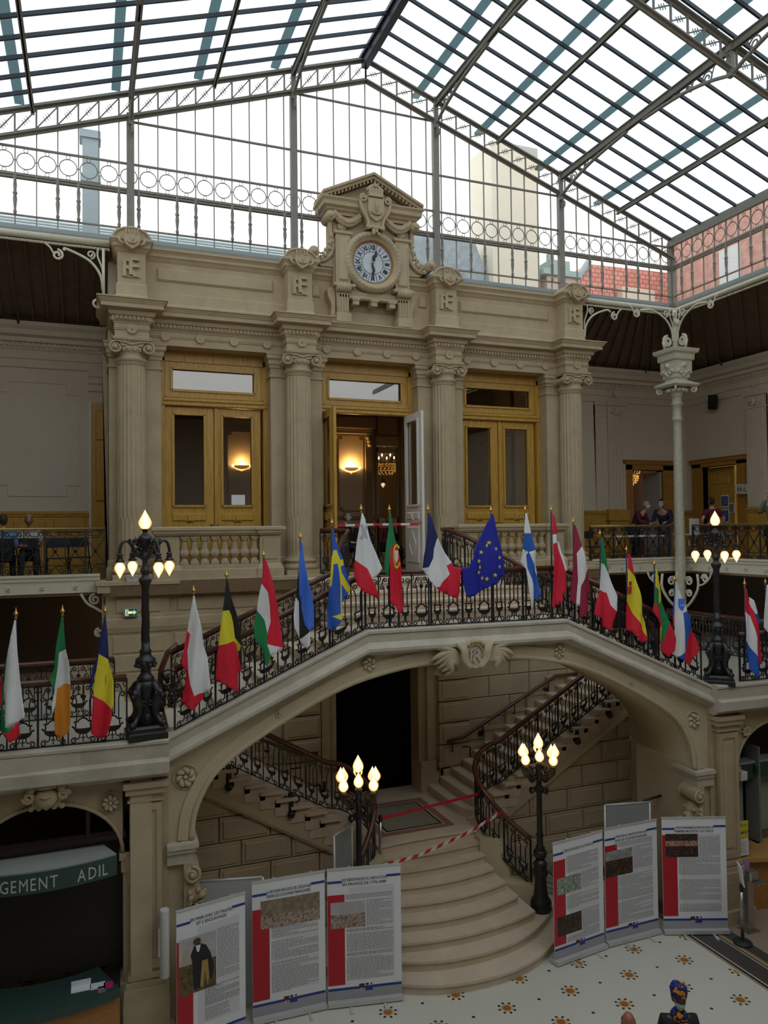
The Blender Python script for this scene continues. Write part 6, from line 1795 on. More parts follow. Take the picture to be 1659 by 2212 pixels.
# ================================================================== RAILINGS
def panel_geo(w, H, wide=True):
    # list of (points in (s, h), radius, sides) plus filled polygons
    C, F = [], []
    q = lambda x, y: (x * w, y * H)
    if wide:
        A0, A1, A2 = 0.28, 0.5, 0.72
        C += [([q(A0, .36), q(A0, .70)], .009), ([q(A2, .36), q(A2, .70)], .009), ([q(A1, .40), q(A1, .74)], .009)]
        C.append(([q(.18, .36), q(.31, .36), q(.38, .395), q(.5, .425), q(.62, .395), q(.69, .36), q(.82, .36)], .011))
        for m in (0, 1):
            mx = (lambda x: x) if m == 0 else (lambda x: 1 - x)
            C.append(([q(mx(.25), .36), q(mx(.25), .27)], .011))
            C.append(([q(mx(.12), .29), q(mx(.22), .26), q(mx(.24), .22)], .012))
            sp = spiral((.19 * w, .062 * H), .052 * H, .016 * H, 0.4, 1.25, 12)
            pts = [q(.40, .17), q(.37, .10)] + [(p[0], p[1]) for p in sp][0:]
            pts = [(mx(p[0] / w) * w, p[1]) for p in pts]
            C.append((pts, .009))
            sp = spiral((.16 * w, .745 * H), .045 * H, .014 * H, -0.3, 1.2, 11)
            C.append(([(mx(p[0] / w) * w, p[1]) for p in [q(A0, .68)] + sp], .009))
            sp = spiral((.33 * w, .885 * H), .042 * H, .013 * H, pi, -1.2, 11)
            C.append(([(mx(p[0] / w) * w, p[1]) for p in [q(.16, .80), q(.2, .84)] + sp], .009))
            C.append(([(mx(p[0] / w) * w, p[1]) for p in [q(.04, .86), q(.12, .9), q(.09, .95), q(.03, .95)]], .008))
        F.append([q(.17, .275), q(.3, .25), q(.5, .245), q(.7, .25), q(.83, .275), q(.75, .2), q(.62, .165), q(.38, .165), q(.25, .2)])
        F.append([q(.5, .80), q(.40, .765), q(.46, .72), q(.5, .68), q(.54, .72), q(.60, .765)])
        C.append(([q(.42, .105), q(.58, .105)], .008)); C.append(([q(.5, .04), q(.5, .165)], .008))
        C.append(([q(.5, .80), q(.5, .93)], .008))
    else:
        for A in (.34, .66):
            C.append(([q(A, .38), q(A, .72)], .009))
        C.append(([q(.16, .385), q(.84, .385)], .011))
        for m in (0, 1):
            mx = (lambda x: x) if m == 0 else (lambda x: 1 - x)
            C.append(([q(mx(.28), .385), q(mx(.30), .29)], .011))
            sp = spiral((.26 * w, .062 * H), .05 * H, .016 * H, 0.4, 1.2, 11)
            C.append(([(mx(p[0] / w) * w, p[1]) for p in [q(.46, .2), q(.44, .1)] + sp], .009))
            sp = spiral((.3 * w, .86 * H), .055 * H, .014 * H, pi * 1.4, -1.3, 12)
            C.append(([(mx(p[0] / w) * w, p[1]) for p in [q(.34, .70), q(.25, .77)] + sp], .009))
        F.append([q(.18, .30), q(.5, .275), q(.82, .30), q(.7, .22), q(.5, .19), q(.3, .22)])
    return C, F
def subdiv(poly, step):
    out = [poly[0]]
    for p, q in zip(poly[:-1], poly[1:]):
        k = max(1, int(sqrt((q[0] - p[0]) ** 2 + (q[1] - p[1]) ** 2) / step))
        for i in range(1, k + 1):
            out.append((p[0] + (q[0] - p[0]) * i / k, p[1] + (q[1] - p[1]) * i / k))
    return out
class Path:
    def __init__(self, pts):
        self.p = [Vector(p) for p in pts]
        self.d = [0.0]
        for a, e in zip(self.p[:-1], self.p[1:]):
            self.d.append(self.d[-1] + Vector((e.x - a.x, e.y - a.y)).length)
        self.L = self.d[-1]
    def at(self, s):
        if s <= 0: i = 0
        elif s >= self.L: i = len(self.p) - 2
        else:
            i = 0
            while self.d[i + 1] < s: i += 1
        t = (s - self.d[i]) / max(1e-9, self.d[i + 1] - self.d[i])
        return self.p[i] + (self.p[i + 1] - self.p[i]) * t
def railing(label, pts, H=0.9, nm='railing', pat=(0.39,), post_end=True, group='ornate black iron railings', kind='lyre', cap=True, thick_every=2, railm=None, rail_w=0.075):
    P = Path(pts)
    c = P.at(0) 
    t = thing(nm, label, 'railing', (c.x, c.y, c.z), group)
    # fit pattern
    seq, s = [], 0.0
    i = 0
    while s + pat[i % len(pat)] <= P.L + 0.15:
        seq.append((s, pat[i % len(pat)])); s += pat[i % len(pat)]; i += 1
    if not seq: seq = [(0, P.L)]; s = P.L
    f = P.L / s
    m3 = lambda s_, h: tuple(P.at(s_) + Vector((0, 0, h)))
    for j, (s0, w) in enumerate(seq):
        s0, w = s0 * f, w * f
        b = MB()
        if kind == 'lyre':
            C, F = panel_geo(w, H, w > 0.31)
        elif kind == 'cross':
            C, F = cross_geo(w, H)
        pr = 0.021 if j % thick_every == 0 else 0.014
        b.tube([m3(s0, 0.0), m3(s0, H)], pr, 4, smooth=False)
        for pl, r in C:
            pl = subdiv(pl, 0.12) if len(pts) > 2 else pl
            b.tube([m3(s0 + x, y) for x, y in pl], r * 1.3, 4, smooth=False)
        for pl in F:
            a0, a1 = m3(s0, 0), m3(s0 + w, 0)
            nrm = Vector((-(a1[1] - a0[1]), a1[0] - a0[0], 0)).normalized() * 0.018
            vs = [tuple(Vector(m3(s0 + x, y)) - nrm) for x, y in pl] + [tuple(Vector(m3(s0 + x, y)) + nrm) for x, y in pl]
            n = len(pl)
            b.add(vs, [tuple(range(n)), tuple(range(n, 2 * n))[::-1]] + [(k, (k + 1) % n, (k + 1) % n + n, k + n) for k in range(n)], None, False)
        if post_end and j == len(seq) - 1:
            b.tube([m3(s0 + w, 0), m3(s0 + w, H)], 0.017, 4, smooth=False)
        b.obj('iron_panel', IRON, t)
    b = MB()
    ss = sorted(set([0.0, P.L] + P.d))
    b.tube([m3(x, 0.012) for x in ss], 0.014, 4, smooth=False)
    b.tube([m3(x, H - 0.035) for x in ss], 0.012, 4, smooth=False)
    b.obj('flat_rail', IRON, t)
    if cap:
        b = MB()
        b.tube([m3(x, H + 0.02) for x in ss], rail_w / 2 * 1.15, 8)
        b.obj('handrail', railm or RAILW, t)
    return t
def cross_geo(w, H):
    C, F = [], []
    q = lambda x, y: (x * w, y * H)
    C.append(([q(0, .82), q(1, .82)], .009)); C.append(([q(0, .22), q(1, .22)], .009))
    C.append(([q(.04, .24), q(.96, .80)], .010)); C.append(([q(.04, .80), q(.96, .24)], .010))
    for cx_ in (.2, .8):
        sp = spiral((cx_ * w, .91 * H), .06 * H, .02 * H, pi / 2, 1.4, 12)
        C.append((sp, .010))
        sp = spiral((cx_ * w, .10 * H), .065 * H, .02 * H, -pi / 2, 1.4, 12)
        C.append((sp, .010))
    C.append(([q(.28, .88), q(.40, .86), q(.6, .86), q(.72, .88)], .009))
    C.append(([q(.28, .07), q(.45, .17), q(.55, .17), q(.72, .07)], .009))
    for k in range(6):
        a = 2 * pi * k / 6
        C.append(([(w * .5, H * .52), (w * .5 + 0.035 * cos(a), H * .52 + 0.035 * sin(a))], .014))
    return C, F
V0 = 0.02
railing('black iron railing at the crown of the arch, below the open white door', [bw(u, V0, ztop(u)) for u in (-UK, UK)], 0.9, pat=(0.24, 0.36))
railing('black iron railing climbing the left slope of the arch in front', [bw(-U0 + 0.1, V0, ztop(U0 - 0.1)), bw(-UK, V0, ZK)], 0.9, pat=(0.36, 0.24))
railing('black iron railing going down the right slope of the arch in front', [bw(UK, V0, ZK), bw(U0 - 0.1, V0, ztop(U0 - 0.1))], 0.9, pat=(0.24, 0.36))
railing('rear railing of the upper left stair flight', [bw(-U0 + 0.15, 1.66, ztop(U0 - .15)), bw(-UK, 1.66, ZK), (4.42, 13.95, 6.2), (4.72, 14.5, 6.45), (4.98, 14.9, 6.6), (4.9, 15.3, 6.62), (4.55, 15.5, 6.62)], 0.9, pat=(0.36, 0.24))
railing('rear railing of the upper right stair flight', [bw(U0 - 0.15, 1.66, ztop(U0 - .15)), bw(UK, 1.66, ZK), (7.75, 13.95, 6.2), (7.5, 14.5, 6.45), (7.24, 14.9, 6.6), (7.3, 15.3, 6.62), (7.65, 15.5, 6.62)], 0.9, pat=(0.36, 0.24))
vl = -0.14
railing('black iron railing along the left mezzanine above the counter arch', [bw(-9.2, vl, 4.49), bw(-5.62, vl, 4.49)], 0.9, pat=(0.39,))
railing('black iron railing along the right mezzanine beside the right lamp post', [bw(5.72, vl, 4.49), bw(9.2, vl, 4.49)], 0.9, pat=(0.39,))
railing('black iron railing in the shade at the back of the left mezzanine', [(-4.2, 14.0, MZ), (0.4, 14.0, MZ)], 0.92, pat=(0.39,))
railing('black iron railing around the right stairwell in the shade under the gallery', [(14.3, 16.2, MZ), (14.5, 12.2, MZ)], 0.9, pat=(0.39,))
railing('iron gallery railing of crossed bars left of the facade', [(-6, 16.3, GZ + 0.14), (0.3, 16.3, GZ + 0.14)], 0.9, 'gallery_railing', (0.362,), group='crossed bar gallery railings', kind='cross', railm=BRASS, rail_w=0.05)
railing('iron gallery railing of crossed bars right of the facade beside the table', [(11.95, 16.28, GZ + 0.12), (14.5, 16.28, GZ + 0.12)], 0.86, 'gallery_railing', (0.362,), group='crossed bar gallery railings', kind='cross', railm=BRASS, rail_w=0.05)
railing('iron gallery railing of crossed bars on the right hand gallery behind the right lamp post', [(14.93, 15.9, GZ + 0.12), (14.93, 9.0, GZ + 0.12)], 0.86, 'gallery_railing', (0.362,), group='crossed bar gallery railings', kind='cross', railm=BRASS, rail_w=0.05)
# curved railings of the lower stair
def low_rail(s, lab):
    X = lambda x: 6.1 + s * x
    pl = [(X(1.78), 12.78, 0.70), (X(1.45), 13.08, 1.02), (X(1.2), 13.35, 1.38), (X(1.12), 13.6, 1.62), (X(1.16), 13.85, 1.82), (X(1.34), 14.03, 2.0), (X(1.6), 14.08, 2.16), (X(1.9), 14.08, 2.24)]
    cv = catmull(pl, 4)
    cv += [(X(1.9 + 0.25 * k), 14.08, 2.24 + 0.25 * k * LSL * 0.98) for k in range(1, 14)]
    t = railing(lab, cv, 0.86, pat=(0.3, 0.22), rail_w=0.085)
    b = MB()     # end scrolls and wall brackets
    for (z, r) in ((1.35, 0.12), (0.95, 0.14)):
        b.tube([(X(1.86) + s * (r * 0.6 + p[0]), 12.7, z + p[1]) for p in spiral((0, 0), r, 0.03, pi / 2, -s * 1.4, 14)], 0.014, 5)
    b.tube(catmull([(X(1.8), 12.76, 1.0), (X(2.05), 12.62, 0.98), (X(2.2), 12.55, 0.75), (X(2.1), 12.45, 0.56)], 5), 0.014, 5)
    for xk in (2.6, 3.75, 4.6):
        z = 2.24 + (xk - 1.9) * LSL * 0.98
        b.tube([(X(xk), 14.06, z), (X(xk), 14.0, z - 0.35)], 0.05, 8)
        b.ball((X(xk), 14.0, z - 0.38), 0.075, 8, 6)
        for q in (-1, 1):
            b.tube([(X(xk) + q * 0.12 + p[0], 14.04, z - 0.12 + p[1]) for p in spiral((0, 0), 0.08, 0.02, pi / 2, q * 1.4, 12)], 0.02, 5)
    b.obj('scroll_bracket', IRON, t)
    return t
low_rail(-1, 'curved iron railing with mahogany handrail on the left side of the lower stair')
low_rail(1, 'curved iron railing with mahogany handrail on the right side of the lower stair')
# volute newels at the foot of the rear railings
for s, lab in ((-1, 'black iron volute newel with curved wooden end beside the left lamp post'), (1, 'black iron volute newel beside the right lamp post')):
    t = thing('volute_newel', lab, 'newel', bw(s * 4.95, 1.5, ZM))
    b = MB()
    b.tube([bw(p[0] * s, 1.5, p[1]) for p in [(4.78, 5.62), (4.95, 5.48), (5.06, 5.2), (5.08, 4.8), (5.05, 4.5)]], 0.05, 8)
    b.obj('curved_handrail', RAILW, t)
    b = MB()
    for k in range(26):
        b.ball(bw(s * (4.95 + random.uniform(-.12, .12)), 1.48 + random.uniform(-.04, .04), random.uniform(4.55, 5.15)), random.uniform(.03, .06), 6, 4)
    b.tube([bw(s * 4.95 + p[0], 1.45, 5.05 + p[1]) for p in spiral((0, 0), .17, .05, 0, 1.6, 18)], 0.018, 5)
    b.obj('leaf_ironwork', IRON, t)
# wall handrails on brackets
def wall_rail(lab, pts, brk):
    t = thing('wall_handrail', lab, 'handrail', pts[0], 'mahogany wall handrails')
    b = MB(); b.tube(pts, 0.04, 8); b.obj('rail', RAILW, t)
    for p in brk:
        b = MB()
        b.tube([(p[0], p[1], p[2] - 0.03), (p[0], p[1], p[2] - 0.26), (p[0] - 0.08 * 0, p[1] + 0.12, p[2] - 0.26)], 0.014, 5)
        b.box(p[0] - 0.05, p[0] + 0.05, p[1] + 0.09, p[1] + 0.15, p[2] - 0.32, p[2] - 0.2)
        b.obj('bracket', IRON, t)
wall_rail('mahogany handrail rising to the right along the stone wall', [(7.62, 15.85, 2.68), (8.0, 15.85, 2.73), (10.55, 15.85, 3.95), (11.4, 15.85, 3.95)], [(7.75, 15.85, 2.70), (8.55, 15.85, 3.0), (9.4, 15.85, 3.40), (10.35, 15.85, 3.85), (11.1, 15.85, 3.95)])
wall_rail('mahogany handrail along the stone wall left of the black doorway', [(4.55, 15.85, 2.77), (4.2, 15.85, 2.79), (1.65, 15.85, 4.0)], [(4.38, 15.85, 2.77), (3.48, 15.85, 3.13), (2.5, 15.85, 3.6)])
# ================================================================== LAMPS
def flame_mat():
    m = bpy.data.materials.new('glowing_amber_glass')
    m.use_nodes = True
    nt = m.node_tree
    b = nt.nodes['Principled BSDF']
    b.inputs['Base Color'].default_value = (0.9, 0.55, 0.2, 1)
    b.inputs['Roughness'].default_value = 0.25
    lw = nt.nodes.new('ShaderNodeLayerWeight'); lw.inputs['Blend'].default_value = 0.45
    cr = nt.nodes.new('ShaderNodeValToRGB')
    e = cr.color_ramp.elements
    e[0].position = 0.05; e[0].color = (1.0, 0.86, 0.50, 1)
    e[1].position = 0.75; e[1].color = (0.85, 0.36, 0.05, 1)
    nt.links.new(lw.outputs['Facing'], cr.inputs[0])
    nt.links.new(cr.outputs[0], b.inputs['Emission Color'])
    ms = nt.nodes.new('ShaderNodeMapRange')
    ms.inputs['From Min'].default_value = 0.1; ms.inputs['From Max'].default_value = 0.8
    ms.inputs['To Min'].default_value = 1.5; ms.inputs['To Max'].default_value = 0.75
    nt.links.new(lw.outputs['Facing'], ms.inputs['Value'])
    nt.links.new(ms.outputs[0], b.inputs['Emission Strength'])
    return m
FLAME = flame_mat()
def flame_geo(b, c, R, h, up=1, M=None, n=16):
    pr = [(0.35, 0.0), (0.72, 0.1), (0.95, 0.24), (1.0, 0.34), (0.93, 0.46), (0.72, 0.6), (0.45, 0.75), (0.22, 0.88), (0.03, 1.0)]
    b.lathe([(r * R, z * h * up) for r, z in pr], n, c, M, rad=lambda a, z: 1 + 0.05 * sin(a * 6 + z * 18))
def lamp_post():
    t = thing('street_lamp', 'x', 'lamp post', (0, 0, 0), 'tall five light lamp posts on the mezzanine')
    b = MB()
    b.sweep([(-0.25, -0.25), (0.25, -0.25), (0.25, 0.25), (-0.25, 0.25)], [(0.03, 0), (0.03, 0.09), (0.0, 0.11), (0.0, 0.16), (-0.03, 0.19), (-0.25, 0.2)], closed=True)
    b.lathe([(0.17, 0.19), (0.14, 0.3), (0.12, 0.42), (0.13, 0.55), (0.145, 0.66), (0.155, 0.74), (0.14, 0.80), (0.12, 0.83)], 16)
    for k in range(4):
        a = pi / 4 + pi / 2 * k
        R = Matrix.Rotation(a, 4, 'Z')
        cv = catmull([(0.30, 0, 0.2), (0.24, 0, 0.26), (0.17, 0, 0.36), (0.16, 0, 0.5), (0.21, 0, 0.62), (0.18, 0, 0.74), (0.12, 0, 0.80)], 4)
        b.tube(cv, [0.05, 0.05, 0.045, 0.045, 0.04, 0.04, 0.045, 0.05, 0.055, 0.06, 0.065, 0.07, 0.075, 0.08, 0.08, 0.08, 0.075, 0.07, 0.065, 0.06, 0.06, 0.055, 0.05, 0.045, 0.04], 8, M=R)
        b.ball((0.31, 0, 0.22), 0.05, 8, 6, M=R)
        b.ball((0.24, 0, 0.66), 0.065, 10, 7, M=R, sc=(1, .8, 1.1))     # lion heads
        b.ball((0.29, 0, 0.63), 0.035, 8, 6, M=R)
        for j in range(6):
            q = 2 * pi * j / 6
            b.ball((0.22, 0.05 * cos(q), 0.66 + 0.06 * sin(q)), 0.028, 6, 4, M=R)
        R2 = Matrix.Rotation(pi / 2 * k, 4, 'Z')
        for s in (-1, 1):
            b.tube([(0.155 , s * (0.05 + p[0]), 0.52 + p[1]) for p in spiral((0, 0), 0.045, 0.012, pi / 2, s * 1.4, 12)], 0.014, 5, M=R2)
        b.ball((0.15, 0, 0.3), 0.05, 8, 6, M=R2, sc=(.7, 1, 1.3))
    b.obj('pedestal', IRON, t)
    b = MB()
    pr = [(0.12, 0.82), (0.13, 0.86), (0.10, 0.90), (0.07, 0.95), (0.075, 1.0), (0.12, 1.04), (0.15, 1.1), (0.145, 1.15), (0.09, 1.19), (0.08, 1.24), (0.09, 1.27), (0.065, 1.3), (0.06, 1.4)]
    b.lathe(pr, 16)
    for k in range(10):
        a = 2 * pi * k / 10
        b.ball((0.14 * cos(a), 0.14 * sin(a), 1.07 + 0.02 * sin(k * 2)), 0.032, 7, 5)
    n_, m_ = 16, 30
    vs, fs = [], []
    for i in range(m_ + 1):
        z = 1.38 + 0.72 * i / m_
        r0 = 0.06 - 0.008 * i / m_
        for k in range(n_):
            a = 2 * pi * k / n_
            r = r0 * (1 + 0.12 * sin(5 * a + z * 16))
            vs.append((r * cos(a), r * sin(a), z))
    for i in range(m_):
        for k in range(n_):
            fs.append((i * n_ + k, i * n_ + (k + 1) % n_, (i + 1) * n_ + (k + 1) % n_, (i + 1) * n_ + k))
    b.add(vs, fs, None, True)
    b.lathe([(0.052, 2.09), (0.06, 2.12), (0.055, 2.16), (0.06, 2.24), (0.09, 2.3), (0.095, 2.33), (0.09, 2.35), (0.05, 2.38), (0.05, 2.42), (0.075, 2.46), (0.075, 2.48), (0.045, 2.53), (0.045, 2.62), (0.08, 2.65), (0.09, 2.68), (0.05, 2.72), (0.055, 2.8), (0.09, 2.88), (0.11, 2.94), (0.09, 2.98), (0.06, 3.0), (0.03, 3.03), (0.04, 3.07), (0.065, 3.09)], 16)
    b.obj('shaft', IRON, t)
    for k in range(4):
        a = radians(20 + 90 * k)
        R = Matrix.Rotation(a, 4, 'Z')
        b = MB()
        cv = catmull([(0.05, 0, 2.66), (0.14, 0, 2.70), (0.2, 0, 2.82), (0.28, 0, 2.91), (0.36, 0, 2.89), (0.4, 0, 2.78), (0.4, 0, 2.72)], 5)
        b.tube(cv, 0.022, 6, M=R)
        for j in range(7):
            b.ball((0.13 + 0.02 * j, 0.02 * (-1) ** j, 2.72 + 0.035 * j), 0.036 - 0.002 * j, 6, 4, M=R)
        b.tube([(0.16 + p[0], 0, 2.9 + p[1]) for p in spiral((0, 0), 0.05, 0.015, pi, -1.3, 12)], 0.014, 5, M=R)
        b.tube([(0.12, 0, 2.85), (0.16, 0, 2.98)], [0.02, 0.004], 5, M=R)
        b.lathe([(0.03, 2.60), (0.065, 2.61), (0.065, 2.63), (0.035, 2.65), (0.05, 2.67), (0.03, 2.69), (0.05, 2.71), (0.02, 2.74)], 10, (0.4, 0, 0), R)
        arm = b.obj('arm', IRON, t)
        b = MB()
        flame_geo(b, (0.4, 0, 2.605), 0.078, 0.24, -1, R)
        b.obj('globe', FLAME, arm)
    b = MB(); flame_geo(b, (0, 0, 3.08), 0.095, 0.30); b.obj('top_globe', FLAME, t)
    return t
lp = lamp_post()
lp.location = bw(-5.35, -0.03, 4.49); lp.rotation_euler = (0, 0, radians(4))
lp['label'] = 'tall black five light lamp post at the left foot of the bridge stair'
dup(lp, bw(5.33, 0.0, 4.45), radians(48), label='tall black five light lamp post at the right foot of the bridge stair')

def candelabrum():
    t = thing('cluster_lamp', 'x', 'lamp post', (0, 0, 0), 'nine light cluster lamps at the foot of the stair')
    b = MB()
    b.lathe([(0.20, 0), (0.205, 0.05), (0.19, 0.09), (0.2, 0.13), (0.19, 0.18), (0.15, 0.24), (0.13, 0.3), (0.11, 0.5), (0.11, 0.62), (0.14, 0.66), (0.145, 0.7), (0.12, 0.73), (0.12, 0.82), (0.14, 0.86), (0.1, 0.9), (0.08, 0.95)], 20, rad=lambda a, z: 1 + 0.035 * sin(a * 10) if 0.18 < z < 0.62 else 1)
    b.obj('base', IRON, t)
    b = MB()
    b.lathe([(0.08, 0.94), (0.11, 1.0), (0.13, 1.06), (0.12, 1.1), (0.07, 1.14), (0.09, 1.17), (0.06, 1.2), (0.06, 1.35), (0.055, 1.38), (0.075, 1.4), (0.055, 1.43), (0.05, 2.15), (0.065, 2.2), (0.09, 2.25), (0.09, 2.28), (0.05, 2.33), (0.05, 2.42), (0.085, 2.48), (0.07, 2.54), (0.05, 2.6), (0.075, 2.64), (0.045, 2.7), (0.04, 2.8), (0.06, 2.86), (0.03, 2.92), (0.05, 3.02)], 16, rad=lambda a, z: 1 + 0.05 * sin(a * 8) if 1.43 < z < 2.15 else 1)
    for k in range(3):
        R = Matrix.Rotation(2 * pi * k / 3, 4, 'Z')
        b.tube([(0.09 + p[0], 0, 2.42 + p[1]) for p in spiral((0.05, 0), 0.08, 0.02, pi / 2, -1.5, 14)], 0.018, 5, M=R)
        b.tube([(0.09 + p[0], 0, 2.2 + p[1]) for p in spiral((0.05, 0), 0.07, 0.02, -pi / 2, 1.5, 14)], 0.016, 5, M=R)
    b.obj('shaft', IRON, t)
    IRB = mat('bronze_brown_iron', (0.06, 0.04, 0.022), 0.4)  # browner and paler than the black iron of the shaft
    for k in range(8):
        R = Matrix.Rotation(2 * pi * (k + 0.35) / 8, 4, 'Z')
        rr, zz = (0.36, 2.78) if k % 2 == 0 else (0.30, 2.86)
        b = MB()
        b.tube(catmull([(0.05, 0, 2.5), (0.16, 0, 2.46), (0.28, 0, 2.52), (rr, 0, 2.64), (rr, 0, zz - 0.06)], 4), 0.018, 6, M=R)
        b.tube([(0.18 + p[0], 0, 2.58 + p[1]) for p in spiral((0, 0), 0.07, 0.02, -pi / 2, 1.4, 12)], 0.014, 5, M=R)
        b.lathe([(0.02, zz - 0.08), (0.07, zz - 0.05), (0.06, zz - 0.03), (0.035, zz)], 10, (rr, 0, 0), R)
        arm = b.obj('arm', IRB, t)
        b = MB(); flame_geo(b, (rr, 0, zz - 0.01), 0.085, 0.26, 1, R); b.obj('globe', FLAME, arm)
    b = MB(); flame_geo(b, (0, 0, 3.01), 0.095, 0.30); b.obj('top_globe', FLAME, t)
    return t
cl = candelabrum()
cl.location = (7.92, 12.51, 0.35); cl['label'] = 'black nine light cluster lamp to the right of the bowed steps'
dup(cl, (4.31, 12.51, 0.35), radians(11), label='black nine light cluster lamp to the left of the bowed steps, before the black doorway')

# ================================================================== FLAGS
FCOL = {'white': (0.74, 0.74, 0.78), 'red': (0.62, 0.012, 0.035), 'green': (0.012, 0.19, 0.06), 'blue': (0.02, 0.09, 0.42), 'yellow': (0.80, 0.58, 0.03), 'black': (0.012, 0.012, 0.014), 'orange': (0.85, 0.24, 0.02), 'navy': (0.012, 0.018, 0.11), 'maroon': (0.26, 0.012, 0.04), 'eu': (0.01, 0.018, 0.30), 'sky': (0.05, 0.15, 0.62), 'grey': (0.42, 0.41, 0.45)}
def cloth_mat(nm):
    m = mat('flag_cloth_' + nm, tuple(min(0.86, c * 1.25) for c in FCOL[nm]), 0.62, noise=0.06, nscale=12)
    return m
POLE = mat('dark_blue_flag_pole', (0.02, 0.018, 0.06), 0.4)
FLAB = {
 'wgr': 'flag with white, green and red panels at the far left', 'gwo': 'green, white and orange flag on the left mezzanine', 'byr_l': 'navy, yellow and red flag left of the left lamp post',
 'wr': 'white over red flag just right of the left lamp post', 'kyr': 'black, yellow and red flag on the left slope', 'rwg': 'red, white and green flag halfway up the left slope', 'bkw': 'blue, black and white flag high on the left slope',
 'swe': 'blue flag with a yellow cross at the top of the left slope', 'mal': 'white and red flag with a small grey cross, left of the crown', 'por': 'green and red flag with a yellow ring emblem',
 'fra': 'navy, white and red flag tied to the blue flag of stars', 'eur': 'wide blue flag with a ring of gold stars', 'fin': 'white flag with a dark blue cross', 'den': 'red flag with a white cross',
 'lat': 'maroon flag with a white band', 'ita': 'green, white and red flag on the right slope', 'spa': 'red and yellow flag with a crest on the right slope', 'lit': 'yellow, green and red flag low on the right slope',
 'slo': 'white, blue and red flag with a shield beside the right lamp post', 'ned': 'red, white and blue flag right of the right lamp post', 'edge': 'white flag cut by the right edge of the photo'}
def fold(seed, u, z, ztop_):
    d = min(1.0, max(0.0, (ztop_ - z) / 0.7))
    r = random.Random(seed)
    p1, p2, p3 = r.uniform(0, 6), r.uniform(0, 6), r.uniform(0, 6)
    w1, w2 = r.uniform(15, 21), r.uniform(28, 38)
    sk = r.uniform(-0.5, 0.5)
    x = u + sk * (z - ztop_) * 0.3
    return (0.035 * sin(w1 * x + p1) + 0.014 * sin(w2 * x + p2 + 1.5 * z) + 0.012 * sin(6 * z + p3)) * (0.35 + 0.65 * d)
def flag(key, D):
    v = D['v']
    fu, fz = D['fin'][0]
    _, fz0 = D['fin'][1]
    base = ztop(fu) + 0.0 if abs(fu) < U0 else 4.49
    t = thing('flag', FLAB[key], 'flag', bw(fu, v + 0.08, base), 'national flags along the railings')
    b = MB()
    b.tube([bw(fu, v + 0.08, base + 0.02), bw(fu, v + 0.05, fz0 + 0.01)], 0.014, 8)
    b.tube([bw(fu, v + 0.08, base + 0.25), bw(fu, V0 if abs(fu) < U0 else -0.14, base + 0.25)], 0.012, 5)
    b.obj('pole', POLE, t)
    b = MB()
    h = fz - fz0
    b.lathe([(0.018, 0), (0.02, h * 0.12), (0.014, h * 0.18), (0.02, h * 0.26), (0.015, h * 0.32), (0.036, h * 0.42), (0.034, h * 0.48), (0.016, h * 0.62), (0.008, h * 0.82), (0.001, h)], 10, bw(fu, v + 0.05, fz0))
    b.obj('finial', GOLD, t)
    zt = max(p[1] for _, pl in D['p'] for p in pl)
    mats, idx = [], {}
    bm = bmesh.new()
    for ci, (col, poly) in enumerate(D['p']):
        if key == 'eur': col = 'eu'
        if key in ('swe',) and col == 'blue': col = 'blue'
        if key in ('bkw',) and col == 'blue': col = 'sky'
        if col not in idx:
            idx[col] = len(mats); mats.append(cloth_mat(col))
        bb = bmesh.new()
        # gently rounded outline
        vs = [bb.verts.new((p[0], 0, p[1])) for p in poly]
        try:
            bb.faces.new(vs)
        except ValueError:
            bb.free(); continue
        us = [p[0] for p in poly]; zs = [p[1] for p in poly]
        x = math.floor(min(us) / 0.03) * 0.03
        while x < max(us):
            bmesh.ops.bisect_plane(bb, geom=bb.verts[:] + bb.edges[:] + bb.faces[:], plane_co=(x, 0, 0), plane_no=(1, 0, 0)); x += 0.03
        z = math.floor(min(zs) / 0.06) * 0.06
        while z < max(zs):
            bmesh.ops.bisect_plane(bb, geom=bb.verts[:] + bb.edges[:] + bb.faces[:], plane_co=(0, 0, z), plane_no=(0, 0, 1)); z += 0.06
        bmesh.ops.triangulate(bb, faces=[f for f in bb.faces if len(f.verts) > 4])
        mp = {}
        for q in bb.verts:
            mp[q] = bm.verts.new(q.co)
        for f in bb.faces:
            nf = bm.faces.new([mp[q] for q in f.verts]); nf.material_index = idx[col]; nf.smooth = True
        bb.free()
    bmesh.ops.remove_doubles(bm, verts=bm.verts, dist=0.004)
    seed = hash_(key)
    o_ = ROOTLOC[t.name]
    for q in bm.verts:
        u, z = q.co.x, q.co.z
        d = fold(seed, u, z, zt)
        w = bw(u, v + d, z)
        q.co = (w[0] - o_[0], w[1] - o_[1], w[2] - o_[2])
    me = bpy.data.meshes.new('cloth')
    bmesh.ops.recalc_face_normals(bm, faces=bm.faces)
    bm.to_mesh(me); bm.free()
    for m in mats: me.materials.append(m)
    o = bpy.data.objects.new('cloth', me); COL.objects.link(o); o.parent = t
    ROOTLOC[o.name] = o_
    sd = o.modifiers.new('thickness', 'SOLIDIFY'); sd.thickness = 0.004; sd.offset = 0
    def decal(polys, nm, m):
        b = MB()
        for pl in polys:
            vs = [bw(u, v + fold(seed, u, z, zt) - 0.012, z) for u, z in pl]
            c = (sum(p[0] for p in pl) / len(pl), sum(p[1] for p in pl) / len(pl))
            vs.append(bw(c[0], v + fold(seed, c[0], c[1], zt) - 0.014, c[1]))
            n = len(pl)
            b.add(vs, [(i, (i + 1) % n, n) for i in range(n)], None, True)
        b.obj(nm, m, o)
